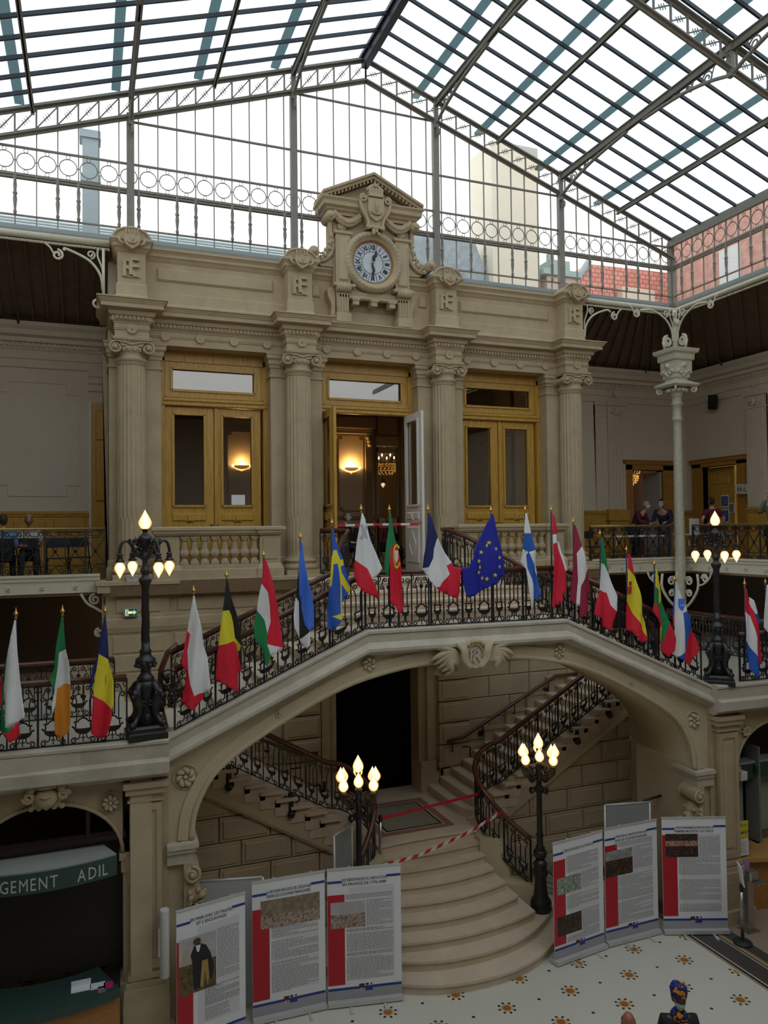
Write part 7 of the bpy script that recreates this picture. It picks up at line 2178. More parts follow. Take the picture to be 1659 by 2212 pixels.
    if 's' in D:
        P = []
        for i, (u, z) in enumerate(D['s']):
            P.append([(u + (0.044 if k % 2 == 0 else 0.018) * (0.6 if i in (1, 10, 11) else 1) * sin(k * pi / 5 + 0.15), z + (0.044 if k % 2 == 0 else 0.018) * cos(k * pi / 5 + 0.15)) for k in range(10)])
        decal(P, 'star', cloth_mat('yellow'))
    if 'e' in D:
        ty, (u, z, w, h) = D['e']
        ell = lambda a, b_, n=20: [(u + a * cos(2 * pi * k / n), z + b_ * sin(2 * pi * k / n)) for k in range(n)]
        if ty == 'cross':
            decal([[(u - w, z + h), (u - w * .3, z + h * 1.1), (u, z + h * .3), (u + w * .4, z + h), (u + w, z + h * .8), (u + w * .3, z), (u + w, z - h), (u + w * .3, z - h * .9), (u, z - h * .2), (u - w * .4, z - h), (u - w, z - h * .9), (u - w * .3, z)]], 'emblem', cloth_mat('grey'))
        if ty == 'ring':
            n = 22
            P = []
            for k in range(n):
                a0, a1 = 2 * pi * k / n, 2 * pi * (k + 1) / n
                if cos(a0) > 0.75: continue
                P.append([(u + w * cos(a0), z + h * sin(a0)), (u + w * cos(a1), z + h * sin(a1)), (u + w * .68 * cos(a1), z + h * .78 * sin(a1)), (u + w * .68 * cos(a0), z + h * .78 * sin(a0))])
            decal(P, 'emblem', cloth_mat('yellow'))
            decal([[(u - w * .5, z + h * .5), (u + w * .35, z + h * .5), (u + w * .35, z - h * .2), (u - w * .05, z - h * .6), (u - w * .5, z - h * .2)]], 'shield', cloth_mat('white'))
        if ty == 'arms':
            decal([[(u - w * .6, z + h * .4), (u + w * .6, z + h * .4), (u + w * .6, z - h * .4), (u, z - h * .7), (u - w * .6, z - h * .4)]], 'crest', cloth_mat('red'))
            decal([ [(u - w * .5, z + h), (u + w * .5, z + h), (u + w * .4, z + h * .5), (u - w * .4, z + h * .5)], [(u - w * 1.1, z + h * .4), (u - w * .75, z + h * .4), (u - w * .75, z - h * .6), (u - w * 1.1, z - h * .6)]], 'crown', cloth_mat('maroon'))
        if ty == 'shield':
            decal([[(u - w, z + h), (u + w, z + h), (u + w, z - h * .3), (u, z - h), (u - w, z - h * .3)]], 'crest', cloth_mat('sky'))
            decal([[(u - w * .6, z - h * .2), (u - w * .2, z + h * .25), (u, z), (u + w * .2, z + h * .25), (u + w * .6, z - h * .2)]], 'mountain', cloth_mat('white'))
    return t
def hash_(s):
    h = 0
    for c in s: h = (h * 131 + ord(c)) % 100003
    return h
for k_, D_ in FLAG.items():
    flag(k_, D_)

# ================================================================== ROLL-UP BANNERS
BWH = mat('white_banner_vinyl', (0.82, 0.82, 0.84), 0.45)
BGR = mat('grey_banner_footer', (0.40, 0.39, 0.42), 0.5)
BTX = mat('pale_grey_text_box', (0.70, 0.69, 0.70), 0.5)
BRED = mat('red_banner_block', (0.50, 0.008, 0.022), 0.45)
BBLU = mat('blue_banner_stripe', (0.02, 0.05, 0.26), 0.45)
INK = mat('grey_banner_ink', (0.10, 0.10, 0.115), 0.6)
INKL = mat('light_grey_banner_ink', (0.27, 0.27, 0.28), 0.6)
def picture_mat(nm, cols, scale=5.0, seed=0.0):
    m = bpy.data.materials.new('printed_picture_' + nm)
    m.use_nodes = True
    nt = m.node_tree
    b = nt.nodes['Principled BSDF']; b.inputs['Roughness'].default_value = 0.45
    tc = nt.nodes.new('ShaderNodeTexCoord')
    mp = nt.nodes.new('ShaderNodeMapping'); mp.inputs['Location'].default_value = (seed, seed * 2, seed * 3)
    n = nt.nodes.new('ShaderNodeTexNoise'); n.inputs['Scale'].default_value = scale * 3; n.inputs['Detail'].default_value = 6; n.inputs['Roughness'].default_value = 0.7
    cr = nt.nodes.new('ShaderNodeValToRGB')
    e = cr.color_ramp.elements
    e[0].position = 0.36; e[0].color = (*cols[0], 1)
    e[1].position = 0.66; e[1].color = (*cols[-1], 1)
    for i, c in enumerate(cols[1:-1]):
        q = e.new(0.36 + 0.3 * (i + 1) / (len(cols) - 1)); q.color = (*c, 1)
    nt.links.new(tc.outputs['Object'], mp.inputs[0]); nt.links.new(mp.outputs[0], n.inputs['Vector']); nt.links.new(n.outputs['Fac'], cr.inputs[0]); nt.links.new(cr.outputs[0], b.inputs['Base Color'])
    return m
PIC = {
 'smoke': picture_mat('smoky_sky', [(0.42, 0.40, 0.42), (0.55, 0.52, 0.52)], 2),
 'crowd': picture_mat('battle_crowd', [(0.10, 0.06, 0.04), (0.28, 0.19, 0.13), (0.5, 0.42, 0.36), (0.45, 0.12, 0.08)], 9, 1.3),
 'hall': picture_mat('columned_hall', [(0.16, 0.12, 0.07), (0.36, 0.28, 0.18)], 4, 2.1),
 'dark': picture_mat('dark_scene', [(0.012, 0.009, 0.008), (0.035, 0.02, 0.015), (0.2, 0.09, 0.04)], 8, 3.7),
 'figures': picture_mat('lit_figures', [(0.02, 0.012, 0.01), (0.5, 0.25, 0.16), (0.7, 0.5, 0.4)], 12, 4.2),
 'green': picture_mat('grey_green_scene', [(0.10, 0.12, 0.09), (0.30, 0.34, 0.26), (0.62, 0.64, 0.56)], 9, 5.5),
 'land': picture_mat('brown_landscape', [(0.05, 0.035, 0.012), (0.22, 0.15, 0.05)], 6, 6.5),
 'glow': picture_mat('pale_glow', [(0.2, 0.2, 0.18), (0.45, 0.45, 0.42)], 3, 7.5)}
def banner(lab, P0, P1, H, titles, tsize, redz, pics, texts, seed, W=None):
    # local frame: x along banner, y into depth, z up
    P0, P1 = Vector((*P0, 0)), Vector((*P1, 0))
    d = P1 - P0
    W = d.length
    a = math.atan2(d.y, d.x)
    M = Matrix.Translation(P0) @ Matrix.Rotation(a, 4, 'Z')
    t = thing('rollup_banner', lab, 'banner', P0, 'history banners around the stair')
    b = MB()
    b.box(0.005, W - 0.005, -0.09, 0.1, 0.02, 0.085, M)
    b.box(0.0, W, -0.08, 0.09, 0.015, 0.08, M)
    for x in (0.3 * W, 0.75 * W):
        b.box(x - 0.02, x + 0.02, -0.26, 0.14, 0.0, 0.018, M)
        b.box(x - 0.025, x + 0.025, -0.27, -0.2, 0.0, 0.02, M)
    b.obj('aluminium_base', ALU, t)
    b = MB()
    b.box(0.0, W, -0.012, 0.012, H - 0.02, H + 0.012, M)
    for x in (0.3 * W, 0.8 * W): b.box(x - 0.02, x + 0.02, 0.0, 0.03, H, H + 0.02, M)
    b.tube([M @ Vector((W / 2, 0.05, 0.08)), M @ Vector((W / 2, 0.03, H))], 0.012, 6)
    b.obj('top_rail', ALU, t)
    b = MB(); b.box(0.008, W - 0.008, -0.004, 0.0, 0.08, H - 0.015, M); sh = b.obj('printed_sheet', BWH, t)
    def pl(nm, rects, m, y=-0.006, par=None):
        b = MB()
        for (x0, x1, z0, z1) in rects: b.box(x0 * W, x1 * W, y, y + 0.002, z0 * H, z1 * H, M)
        return b.obj(nm, m, par or sh)
    pl('footer', [(0.01, 0.99, 0.042, 0.115)], BGR)
    pl('text_box', [(0.30, 0.90, 0.19, 0.86)], BTX)
    pl('blue_stripe', [(0.01, 0.99, 0.11, 0.128), (0.01, 0.2, 0.895, 0.912), (0.8, 0.99, 0.915, 0.932)], BBLU, -0.008)
    pl('red_block', [(0.01, 0.235, *redz)], BRED, -0.0075)
    rnd = random.Random(seed)
    b = MB()
    for i, s_ in enumerate(titles):
        vs, fs = text_geo(s_, tsize, 0.0, 'CENTER', True)
        w_ = max(v_[0] for v_ in vs) - min(v_[0] for v_ in vs)
        k = min(1.0, 0.60 * W / w_)
        b.add([(x * k, y, z) for x, y, z in vs], fs, M @ Matrix.Translation((W * 0.5, -0.0085, H * (0.905 - 0.032 * i))))
    b.obj('title', INK, sh)
    for (x0, x1, z0, z1, bold) in texts:
        b = MB()
        z = z1
        while z > z0:
            x = x0
            xe = x1 if rnd.random() < 0.85 else x0 + (x1 - x0) * rnd.uniform(.3, .8)
            while x < xe:
                w = rnd.uniform(0.015, 0.055)
                hh = 0.0042 if not bold else 0.0058
                b.box(x * W, min(x + w, xe) * W, -0.0085, -0.007, z * H, (z + hh) * H, M)
                x += w + 0.011
            z -= 0.0118
        b.obj('text_block', INKL, sh)
    for (nm, x0, x1, z0, z1, y) in pics:
        pl('picture', [(x0, x1, z0, z1)], PIC[nm] if isinstance(nm, str) else nm, -0.009 - y * 0.001)
    b = MB()
    fw, fz = 0.045, 0.10
    dk, wt, rd, bl = mat('logo_dark_red', (0.10, 0.02, 0.025), 0.5), BWH, mat('logo_red', (0.6, 0.02, 0.04), 0.5), mat('logo_blue', (0.012, 0.05, 0.28), 0.5)
    pl('emblem', [(0.42, 0.49, 0.115, 0.145)], dk, -0.010)
    pl('emblem', [(0.50, 0.60, 0.128, 0.148), (0.44, 0.485, 0.098, 0.115)], wt, -0.0095)
    pl('emblem', [(0.505, 0.545, 0.131, 0.146)], mat('logo_navy', (0.012, 0.02, 0.06), 0.5), -0.0105)
    pl('emblem', [(0.57, 0.595, 0.131, 0.146), (0.455, 0.48, 0.10, 0.113)], rd, -0.0105)
    pl('emblem', [(0.50, 0.60, 0.092, 0.128)], bl, -0.0105)
    return t, M, W
SKN = mat('painted_brown_skin', (0.09, 0.045, 0.025), 0.6)
tb, M_, W_ = banner('leftmost banner, about ending the slave trade, picturing a person in a dark coat', (1.14, 11.38), (2.18, 11.60), 2.1, ['EN FINIR AVEC LES TRAITES', "ET L'ESCLAVAGE"], 0.062, (0.0, 0.79), [('smoke', 0.04, 0.56, 0.62, 0.80, 0), ('land', 0.04, 0.56, 0.42, 0.62, 0)],
    [(0.58, 0.9, 0.46, 0.80, False), (0.40, 0.9, 0.30, 0.42, True), (0.40, 0.75, 0.2, 0.28, False)], 1)
b = MB()      # plain generic standing figure on the picture
def P2(x, z, dy=0): return M_ @ Vector((x * W_, -0.0125 - dy, z * 2.1))
def flat(pts, dy=0):
    vs = [P2(x, z, dy) for x, z in pts]
    b.add(vs, [tuple(range(len(vs)))])
flat([(0.24, 0.44), (0.23, 0.60), (0.20, 0.68), (0.25, 0.735), (0.33, 0.745), (0.42, 0.72), (0.48, 0.66), (0.53, 0.56), (0.5, 0.47), (0.44, 0.52), (0.36, 0.60), (0.33, 0.44)])
fc = b.obj('painted_coat', mat('painted_black_coat', (0.012, 0.011, 0.014), 0.5), tb)
b = MB(); flat([(0.29 + 0.055 * cos(2 * pi * k / 14), 0.762 + 0.024 * sin(2 * pi * k / 14)) for k in range(14)], 0.001); b.obj('painted_head', SKN, tb)
b = MB(); flat([(0.33, 0.45), (0.36, 0.62), (0.44, 0.62), (0.46, 0.5), (0.43, 0.44), (0.40, 0.55), (0.37, 0.44)], 0.001); b.obj('painted_breeches', mat('painted_tan_breeches', (0.45, 0.27, 0.08), 0.5), tb)
b = MB(); flat([(0.27, 0.735), (0.34, 0.735), (0.32, 0.69), (0.29, 0.69)], 0.002); b.obj('painted_scarf', BWH, tb)
b = MB(); flat([(0.1, 0.62), (0.09, 0.66), (0.11, 0.72), (0.16, 0.735), (0.19, 0.70), (0.18, 0.62)], 0.001); b.obj('painted_bust', mat('painted_pale_bust', (0.5, 0.4, 0.3), 0.5), tb)
banner('banner about the second abolition of slavery, with a crowd before columns', (2.31, 11.80), (3.48, 11.77), 2.13, ['LA SECONDE ABOLITION DE L\u2019ESCLAVAGE', 'DANS LES COLONIES FRAN\u00c7AISES.'], 0.062, (0.15, 0.80), [('hall', 0.12, 0.92, 0.74, 0.855, 0), ('crowd', 0.12, 0.92, 0.655, 0.745, 1)],
    [(0.26, 0.9, 0.57, 0.64, False), (0.26, 0.9, 0.42, 0.53, False), (0.26, 0.9, 0.19, 0.38, False), (0.26, 0.75, 0.645, 0.65, True), (0.26, 0.7, 0.54, 0.545, True), (0.26, 0.76, 0.39, 0.395, True)], 2)
banner('banner about resistance to abolition from 1770 to 1848, beside the bowed steps', (3.50, 11.76), (4.68, 11.52), 2.14, ['LES R\u00c9SISTANCES \u00c0 L\u2019ABOLITION', 'EN FRANCE DE 1770-1848'], 0.062, (0.15, 0.81), [('smoke', 0.05, 0.51, 0.66, 0.755, 0), ('crowd', 0.05, 0.51, 0.565, 0.665, 1)],
    [(0.25, 0.88, 0.765, 0.80, False), (0.53, 0.88, 0.565, 0.75, False), (0.26, 0.88, 0.53, 0.545, True), (0.26, 0.88, 0.39, 0.51, False), (0.26, 0.88, 0.355, 0.37, True), (0.26, 0.88, 0.17, 0.335, False)], 3)
banner('banner with two small pictures, nearest the right end of the bowed steps', (7.45, 11.38), (8.61, 11.53), 2.07, ['L\u2019ESCLAVAGE ET LA FRANCE'], 0.06, (0.15, 0.85), [('green', 0.07, 0.54, 0.56, 0.70, 0), ('dark', 0.07, 0.54, 0.22, 0.38, 0)],
    [(0.26, 0.9, 0.72, 0.86, False), (0.56, 0.9, 0.56, 0.70, False), (0.26, 0.9, 0.42, 0.53, False), (0.56, 0.9, 0.2, 0.38, False), (0.26, 0.9, 0.15, 0.19, False)], 4)
banner('banner about applying abolition in the colonies, middle of the three on the right', (8.65, 11.55), (9.85, 11.56), 2.08, ['L\u2019APPLICATION DE L\u2019ABOLITION DE L\u2019ESCLAVAGE', 'DANS LES COLONIES FRAN\u00c7AISES'], 0.058, (0.15, 0.85), [('glow', 0.02, 0.52, 0.68, 0.80, 0), ('dark', 0.02, 0.52, 0.58, 0.72, 1)],
    [(0.2, 0.9, 0.82, 0.86, False), (0.54, 0.9, 0.60, 0.80, False), (0.24, 0.9, 0.47, 0.56, False), (0.24, 0.9, 0.36, 0.46, False), (0.24, 0.9, 0.16, 0.34, False)], 5)
banner('banner about abolitionism in Europe, rightmost of the three on the right', (9.90, 11.50), (11.02, 11.06), 2.12, ['L\u2019ABOLITIONNISME EN EUROPE DANS LA', 'PREMI\u00c8RE MOITI\u00c9 DU XIX\u1d49 SI\u00c8CLE'], 0.058, (0.15, 0.85), [('dark', 0.06, 0.56, 0.66, 0.86, 0), ('figures', 0.06, 0.56, 0.755, 0.80, 1)],
    [(0.58, 0.9, 0.66, 0.83, False), (0.26, 0.9, 0.50, 0.65, False), (0.26, 0.9, 0.29, 0.46, False), (0.26, 0.9, 0.19, 0.25, False)], 6)

# ================================================================== COUNTERS, SIGNS, BARRIERS
GRN = mat('dark_green_lacquer', (0.035, 0.075, 0.06), 0.5, noise=0.15, nscale=8)
GRNP = mat('pale_green_ledge_top', (0.34, 0.35, 0.32), 0.6)  # ledge tops much paler and greyer than the green fascia
BEECH = mat('orange_beech_veneer', (0.46, 0.20, 0.045), 0.4, noise=0.25, nscale=5, stretch=(0.6, 6, 6))
LETW = mat('pale_grey_sign_letters', (0.55, 0.56, 0.54), 0.5)
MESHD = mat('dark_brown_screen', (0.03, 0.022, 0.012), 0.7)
def arc_pts(xc, yc, R, a0, a1, n):
    return [(xc + R * sin(a0 + (a1 - a0) * k / n), yc - R * cos(a0 + (a1 - a0) * k / n)) for k in range(n + 1)]
def curved_band(b, xc, yc, R, a0, a1, z0, z1, th, n=20):
    o, i_ = arc_pts(xc, yc, R, a0, a1, n), arc_pts(xc, yc, R - th, a0, a1, n)
    b.prism(o + i_[::-1], z0, z1, 'z')
cn = thing('reception_counter', 'curved counter with green top and orange veneer front under the left arch', 'counter', (-0.6, 11.8, 0))
RC, XC0, YC0 = 2.6, -0.62, 14.02
b = MB(); curved_band(b, XC0, YC0, RC, -0.48, 0.40, 0, 1.0, 0.1); b.obj('front', BEECH, cn)
b = MB(); curved_band(b, XC0, YC0, RC + 0.1, -0.48, 0.385, 1.0, 1.12, 0.75); b.obj('worktop', GRN, cn)
sg = thing('counter_sign', 'curved green fascia lettered for the housing counter under the left arch', 'sign', (-0.6, 11.6, 2.6))
b = MB(); curved_band(b, XC0 + 0.02, 14.05, 2.6, -0.48, 0.378, 2.66, 2.93, 0.06); b.obj('fascia', GRN, sg)
b = MB(); curved_band(b, XC0 + 0.02, 14.05, 2.58, -0.48, 0.378, 2.93, 2.95, 0.6); b.obj('ledge', GRNP, sg)
b = MB()
def arc_text(s, a_start, R, xc, yc, z, size, gap):
    a = a_start
    for ch in reversed(s):
        if ch == ' ':
            a -= size * 0.5 / R; continue
        vs, fs = text_geo(ch, size, 0.002, 'RIGHT', False)
        w = max(v[0] for v in vs) - min(v[0] for v in vs)
        k = 0.78
        xo = max(v[0] for v in vs)
        M = Matrix.Translation((xc + R * sin(a), yc - R * cos(a), z)) @ Matrix.Rotation(a, 4, 'Z')
        b.add([((x - xo) * k, y, zz * 1.1) for x, y, zz in vs], fs, M)
        a -= (w * k + gap) / R
arc_text('PAD LOGEMENT  ADIL', 0.325, 2.605, XC0 + 0.02, 14.05, 2.705, 0.215, 0.035)
b.obj('lettering', LETW, sg)
b = MB()
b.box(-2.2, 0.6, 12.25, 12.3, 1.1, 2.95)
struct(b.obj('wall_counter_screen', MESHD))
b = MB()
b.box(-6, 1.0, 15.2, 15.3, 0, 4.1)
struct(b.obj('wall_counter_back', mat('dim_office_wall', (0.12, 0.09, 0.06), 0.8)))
b = MB(); b.box(-2.2, 0.5, 12.0, 12.1, 3.02, 3.1); b.box(-0.05, 0.0, 12.0, 12.1, 3.1, 3.7); b.box(-2.2, 0.5, 12.02, 12.08, 3.1, 3.14)
struct(b.obj('trim_transom', mat('dark_maroon_frame', (0.03, 0.012, 0.012), 0.5)))
# leaflets on the counter
for (x, y, w, c, lab) in ((-0.12, 11.72, 0.26, BWH, 'white printed notice card on the green counter'), (0.1, 11.70, 0.2, BWH, 'white leaflet on the green counter, beside the pink one'), (0.24, 11.66, 0.12, mat('pink_leaflet', (0.6, 0.03, 0.18), 0.5), 'pink leaflet at the right end of the green counter'), (0.15, 11.58, 0.1, mat('blue_orange_leaflet', (0.05, 0.15, 0.4), 0.5, col2=(0.6, 0.2, 0.03), nscale=12), 'blue and orange leaflet at the front of the green counter')):
    b = MB(); b.box(x - w / 2, x + w / 2, y - 0.08, y + 0.08, 1.12, 1.126, None)
    if 'card' in lab: b.box(x - w / 2, x + w / 2, y + 0.06, y + 0.08, 1.12, 1.2)
    tag(b.obj('leaflet', c), lab, 'leaflet', 'leaflets on the counter')
# tall white cylinder speaker
t = thing('white_cylinder', 'tall white column speaker mounted beside the left pilaster', 'speaker', (0.99, 11.4, 1.2))
b = MB(); b.lathe([(0.062, 1.2), (0.068, 1.21), (0.068, 2.13), (0.062, 2.15)], 20, (0.99, 11.42, 0)); b.obj('tube', mat('white_speaker_plastic', (0.58, 0.57, 0.54), 0.45), t)
b = MB(); b.box(0.9, 0.96, 11.4, 11.75, 1.5, 1.9); b.obj('bracket', STEEL, t)
# right counter
cn2 = thing('reception_counter', 'orange veneer counter under the right arch beside the hand gel stand', 'counter', (13.0, 12.0, 0))
b = MB(); curved_band(b, 13.0, 14.3, 2.9, -0.5, 0.4, 0, 0.98, 0.1); b.obj('front', BEECH, cn2)
b = MB(); curved_band(b, 13.0, 14.3, 3.05, -0.5, 0.4, 0.98, 1.06, 0.8); b.obj('worktop', mat('light_orange_veneer', (0.56, 0.31, 0.10), 0.4, noise=0.2, nscale=5), cn2)
b = MB(); b.box(11.9, 14.2, 12.25, 12.3, 1.15, 2.3)
struct(b.obj('wall_shutter', mat('pale_green_slatted_screen', (0.34, 0.37, 0.32), 0.6)))
sg2 = thing('counter_sign', 'green fascia board under the right arch', 'sign', (13.0, 12.0, 2.3))
b = MB(); b.box(11.9, 14.2, 11.98, 12.04, 2.36, 2.66); b.obj('fascia', GRN, sg2)
b = MB(); b.box(11.9, 14.2, 11.97, 12.5, 2.66, 2.7); b.obj('ledge', GRNP, sg2)
b = MB(); b.box(11.9, 14.2, 12.28, 12.33, 2.7, 3.7)
struct(b.obj('wall_fanlight', MESHD))
t = thing('speaker_box', 'small white loudspeaker box on the right pilaster', 'speaker', (11.92, 11.5, 2.55))
b = MB(); b.bbox(11.84, 12.0, 11.45, 11.6, 2.55, 2.72, 0.02); b.obj('box', mat('white_speaker_plastic', (0.58, 0.57, 0.54), 0.45), t)
b = MB(); b.tube(catmull([(11.9, 11.55, 2.72), (11.86, 11.58, 2.78), (11.78, 11.62, 2.8), (11.75, 11.62, 2.9)], 5), 0.006, 5); b.obj('cable', IRON, t)
# notices on the right pilaster arch
YEL = mat('bright_yellow_paper', (0.68, 0.60, 0.03), 0.6)
t = thing('yellow_notice', 'yellow lettered notice hanging at the right arch', 'notice', (11.9, 11.5, 1.45))
b = MB(); b.box(11.75, 12.02, 11.5, 11.505, 1.44, 1.77); b.obj('sheet', YEL, t)
b = MB()
for s_, z in (('TION', 1.66), ('GEMENT', 1.52)):
    vs, fs = text_geo(s_, 0.075, 0, 'CENTER', True); b.add(vs, fs, Matrix.Translation((11.89, 11.498, z)))
b.obj('lettering', INK, t)
t = thing('white_notice', 'white printed notice below the yellow one at the right arch', 'notice', (11.9, 11.5, 1.1))
b = MB(); b.box(11.77, 12.02, 11.5, 11.505, 1.10, 1.43); b.obj('sheet', BWH, t)
b = MB()
for k in range(8): b.box(11.8, 11.99 - 0.03 * (k % 3), 11.497, 11.5, 1.36 - 0.03 * k, 1.365 - 0.03 * k)
b.obj('text_lines', INKL, t)
# stanchion with yellow sign, gel dispenser
t = thing('sign_stanchion', 'steel stanchion with a yellow sign on a round black base', 'stanchion', (10.97, 10.68, 0))
b = MB(); b.lathe([(0.16, 0.0), (0.165, 0.02), (0.15, 0.04), (0.05, 0.055), (0.04, 0.06)], 28, (10.97, 10.68, 0)); b.obj('base', mat('black_rubber', (0.02, 0.02, 0.022), 0.6), t)
b = MB(); b.lathe([(0.032, 0.05), (0.032, 0.98)], 14, (10.97, 10.68, 0)); b.obj('post', STEEL, t)
b = MB(); b.lathe([(0.036, 0.93), (0.04, 0.95), (0.04, 1.05), (0.03, 1.06)], 12, (10.97, 10.68, 0)); b.obj('head', IRON, t)
MS = Matrix.Translation((10.97, 10.66, 1.06)) @ Matrix.Rotation(radians(58), 4, 'Z') @ Matrix.Rotation(radians(-8), 4, 'X')
b = MB(); b.box(-0.13, 0.13, -0.012, 0.004, 0.0, 0.36, MS); b.obj('sign_frame', BWH, t)
b = MB(); b.box(-0.12, 0.12, -0.016, -0.010, 0.02, 0.34, MS); b.obj('sign_face', mat('yellow_sign_face', (0.56, 0.40, 0.06), 0.5), t)
b = MB()
for k in range(7): b.box(-0.09, 0.09 - 0.04 * (k % 2), -0.018, -0.015, 0.29 - 0.035 * k, 0.3 - 0.035 * k, MS)
b.obj('sign_text', INK, t)
t = thing('gel_dispenser', 'steel hand gel dispenser column behind the yellow sign', 'dispenser', (11.45, 11.0, 0))
b = MB(); b.box(11.3, 11.6, 10.86, 11.14, 0, 0.015); b.obj('foot_plate', STEEL, t)
b = MB(); b.box(11.38, 11.52, 10.93, 11.07, 0.015, 0.98); b.obj('column', STEEL, t)
b = MB(); b.bbox(11.36, 11.56, 10.84, 10.98, 0.95, 1.12, 0.02); b.box(11.4, 11.6, 10.72, 10.9, 0.93, 0.95); b.obj('head', STEEL, t)
b = MB(); b.box(11.37, 11.5, 10.99, 11.0, 1.1, 1.3); b.obj('poster', mat('blue_pink_poster', (0.1, 0.35, 0.6), 0.5, col2=(0.7, 0.1, 0.3), nscale=9), t)
# barrier post with red belt, and striped tape
t = thing('barrier_post', 'slim steel barrier post with a red belt on the bowed steps', 'barrier', (5.05, 13.25, 1.05))
b = MB(); b.lathe([(0.16, 1.225), (0.165, 1.245), (0.05, 1.27), (0.03, 1.28)], 20, (5.05, 13.42, 0)); b.obj('base', IRON, t)
b = MB(); b.lathe([(0.028, 1.26), (0.028, 2.12)], 12, (5.05, 13.42, 0)); b.obj('post', STEEL, t)
b = MB(); b.lathe([(0.034, 2.1), (0.036, 2.12), (0.036, 2.2), (0.03, 2.21)], 12, (5.05, 13.42, 0)); b.obj('head', IRON, t)
b = MB()
b.bar((5.08, 13.42, 2.15), (7.22, 13.6, 2.26), 0.004, 0.055)
b.obj('belt', mat('red_barrier_belt', (0.55, 0.01, 0.03), 0.5), t)
TAPR, TAPW = mat('red_tape_stripe', (0.62, 0.015, 0.03), 0.45), mat('white_tape_stripe', (0.72, 0.70, 0.68), 0.45)
def tape(lab, pts, w, st, slant=0.5):
    b = MB()
    Pp = Path(pts)
    n = int(Pp.L / st)
    st = Pp.L / n
    for k in range(n):
        a0, a1 = Pp.at(st * k), Pp.at(st * (k + 1))
        d = (a1 - a0) * slant
        b.cur = k % 2
        vs = [a0 - Vector((0, 0, w / 2)), a1 - Vector((0, 0, w / 2)), a1 + d + Vector((0, 0, w / 2)), a0 + d + Vector((0, 0, w / 2))]
        vs2 = [q + Vector((0, 0.004, 0)) for q in vs]
        b.add([tuple(q) for q in vs + vs2], [(0, 1, 2, 3), (7, 6, 5, 4), (0, 4, 5, 1), (1, 5, 6, 2), (2, 6, 7, 3), (3, 7, 4, 0)])
    return tag(b.obj('barrier_tape', [TAPR, TAPW]), lab, 'barrier tape')
tape('red and white striped tape strung across the bowed steps', [(4.66, 12.85, 1.52), (5.6, 12.95, 1.56), (6.6, 13.05, 1.75), (7.42, 13.1, 2.02)], 0.06, 0.13)
tape('red and white striped tape across the open white door', [(5.05, 15.95, 7.64), (5.8, 15.93, 7.66), (7.1, 15.85, 7.66), (7.04, 15.8, 7.3), (7.02, 15.8, 7.05)], 0.05, 0.2, 0.0)
# grey panels and stored boards around the stair
GPAN = mat('grey_felt_display_panel', (0.33, 0.34, 0.33), 0.8)
def panel(lab, P0, P1, z0, z1, m=GPAN, nm='display_panel'):
    t = thing(nm, lab, 'display panel', (*P0, 0), 'grey display panels')
    P0, P1 = Vector(P0), Vector(P1)
    a = math.atan2(P1.y - P0.y, P1.x - P0.x)
    W = (P1 - P0).length
    M = Matrix.Translation((P0.x, P0.y, 0)) @ Matrix.Rotation(a, 4, 'Z')
    b = MB(); b.box(0.02, W - 0.02, -0.015, 0.015, z0, z1, M); b.obj('board', m, t)
    b = MB()
    for (p, q) in (((0, z0), (0, z1)), ((0, z1), (W, z1)), ((W, z1), (W, z0))):
        b.tube([M @ Vector((p[0], 0, p[1])), M @ Vector((q[0], 0, q[1]))], 0.022, 8)
    for x in (0.0, W):
        b.tube([M @ Vector((x, 0, 0.0)), M @ Vector((x, 0, z0 + 0.1))], 0.018, 8)
        b.box(x - 0.025, x + 0.025, -0.2, 0.2, 0, 0.03, M)
    b.obj('frame', ALU, t)
panel('grey felt display panel standing behind the left cluster lamp', (3.93, 12.72), (4.36, 13.05), 0.3, 2.26)
panel('pale display panel behind the two leftmost banners', (1.55, 12.35), (2.55, 12.1), 0.1, 2.05, mat('pale_grey_board', (0.5, 0.5, 0.49), 0.6))
panel('grey display panel behind the middle banner on the right', (9.25, 12.3), (10.15, 12.1), 0.1, 2.18)
t = thing('dark_trolley', 'dark trolley edge behind the left banners', 'trolley', (2.6, 13.0, 0))
b = MB(); b.box(2.35, 3.15, 12.75, 13.2, 1.25, 1.33); b.obj('top', mat('dark_navy_plastic', (0.02, 0.022, 0.03), 0.6), t)
b = MB()
for x in (2.4, 3.1):
    for y in (12.8, 13.15): b.box(x - 0.02, x + 0.02, y - 0.02, y + 0.02, 0, 1.25)
b.obj('leg', IRON, t)
rd = thing('radiator', 'cream ribbed radiator against the stair wall behind the right cluster lamp', 'radiator', (8.7, 13.95, 0.1))
b = MB()
for k in range(26):
    x = 8.15 + 0.05 * k
    b.box(x - 0.016, x + 0.016, 13.88, 14.0, 0.12, 0.68); b.tube([(x, 13.87, 0.14), (x, 13.87, 0.66)], 0.014, 6)
b.obj('fins', mat('cream_radiator_enamel', (0.48, 0.44, 0.31), 0.4), rd)
b = MB(); b.box(8.12, 9.45, 13.9, 13.98, 0.1, 0.16); b.box(8.12, 9.45, 13.9, 13.98, 0.62, 0.68); b.obj('header', IRONC, rd)
for k in range(5):
    b = MB()
    M = Matrix.Translation((8.75, 13.3 - 0.05 * k, 0.02)) @ Matrix.Rotation(radians(28), 4, 'Y')
    b.box(-0.75, 0.75, -0.02, 0.02, 0.05 + 0.09 * k, 0.10 + 0.09 * k, M)
    b.box(-0.75, 0.75, -0.03, 0.03, 0.1 + 0.09 * k, 0.115 + 0.09 * k, M)
    tag(b.obj('stored_board', ALU), 'white edged board leaning in the stack behind the right cluster lamp', 'board', 'boards stacked by the radiator')
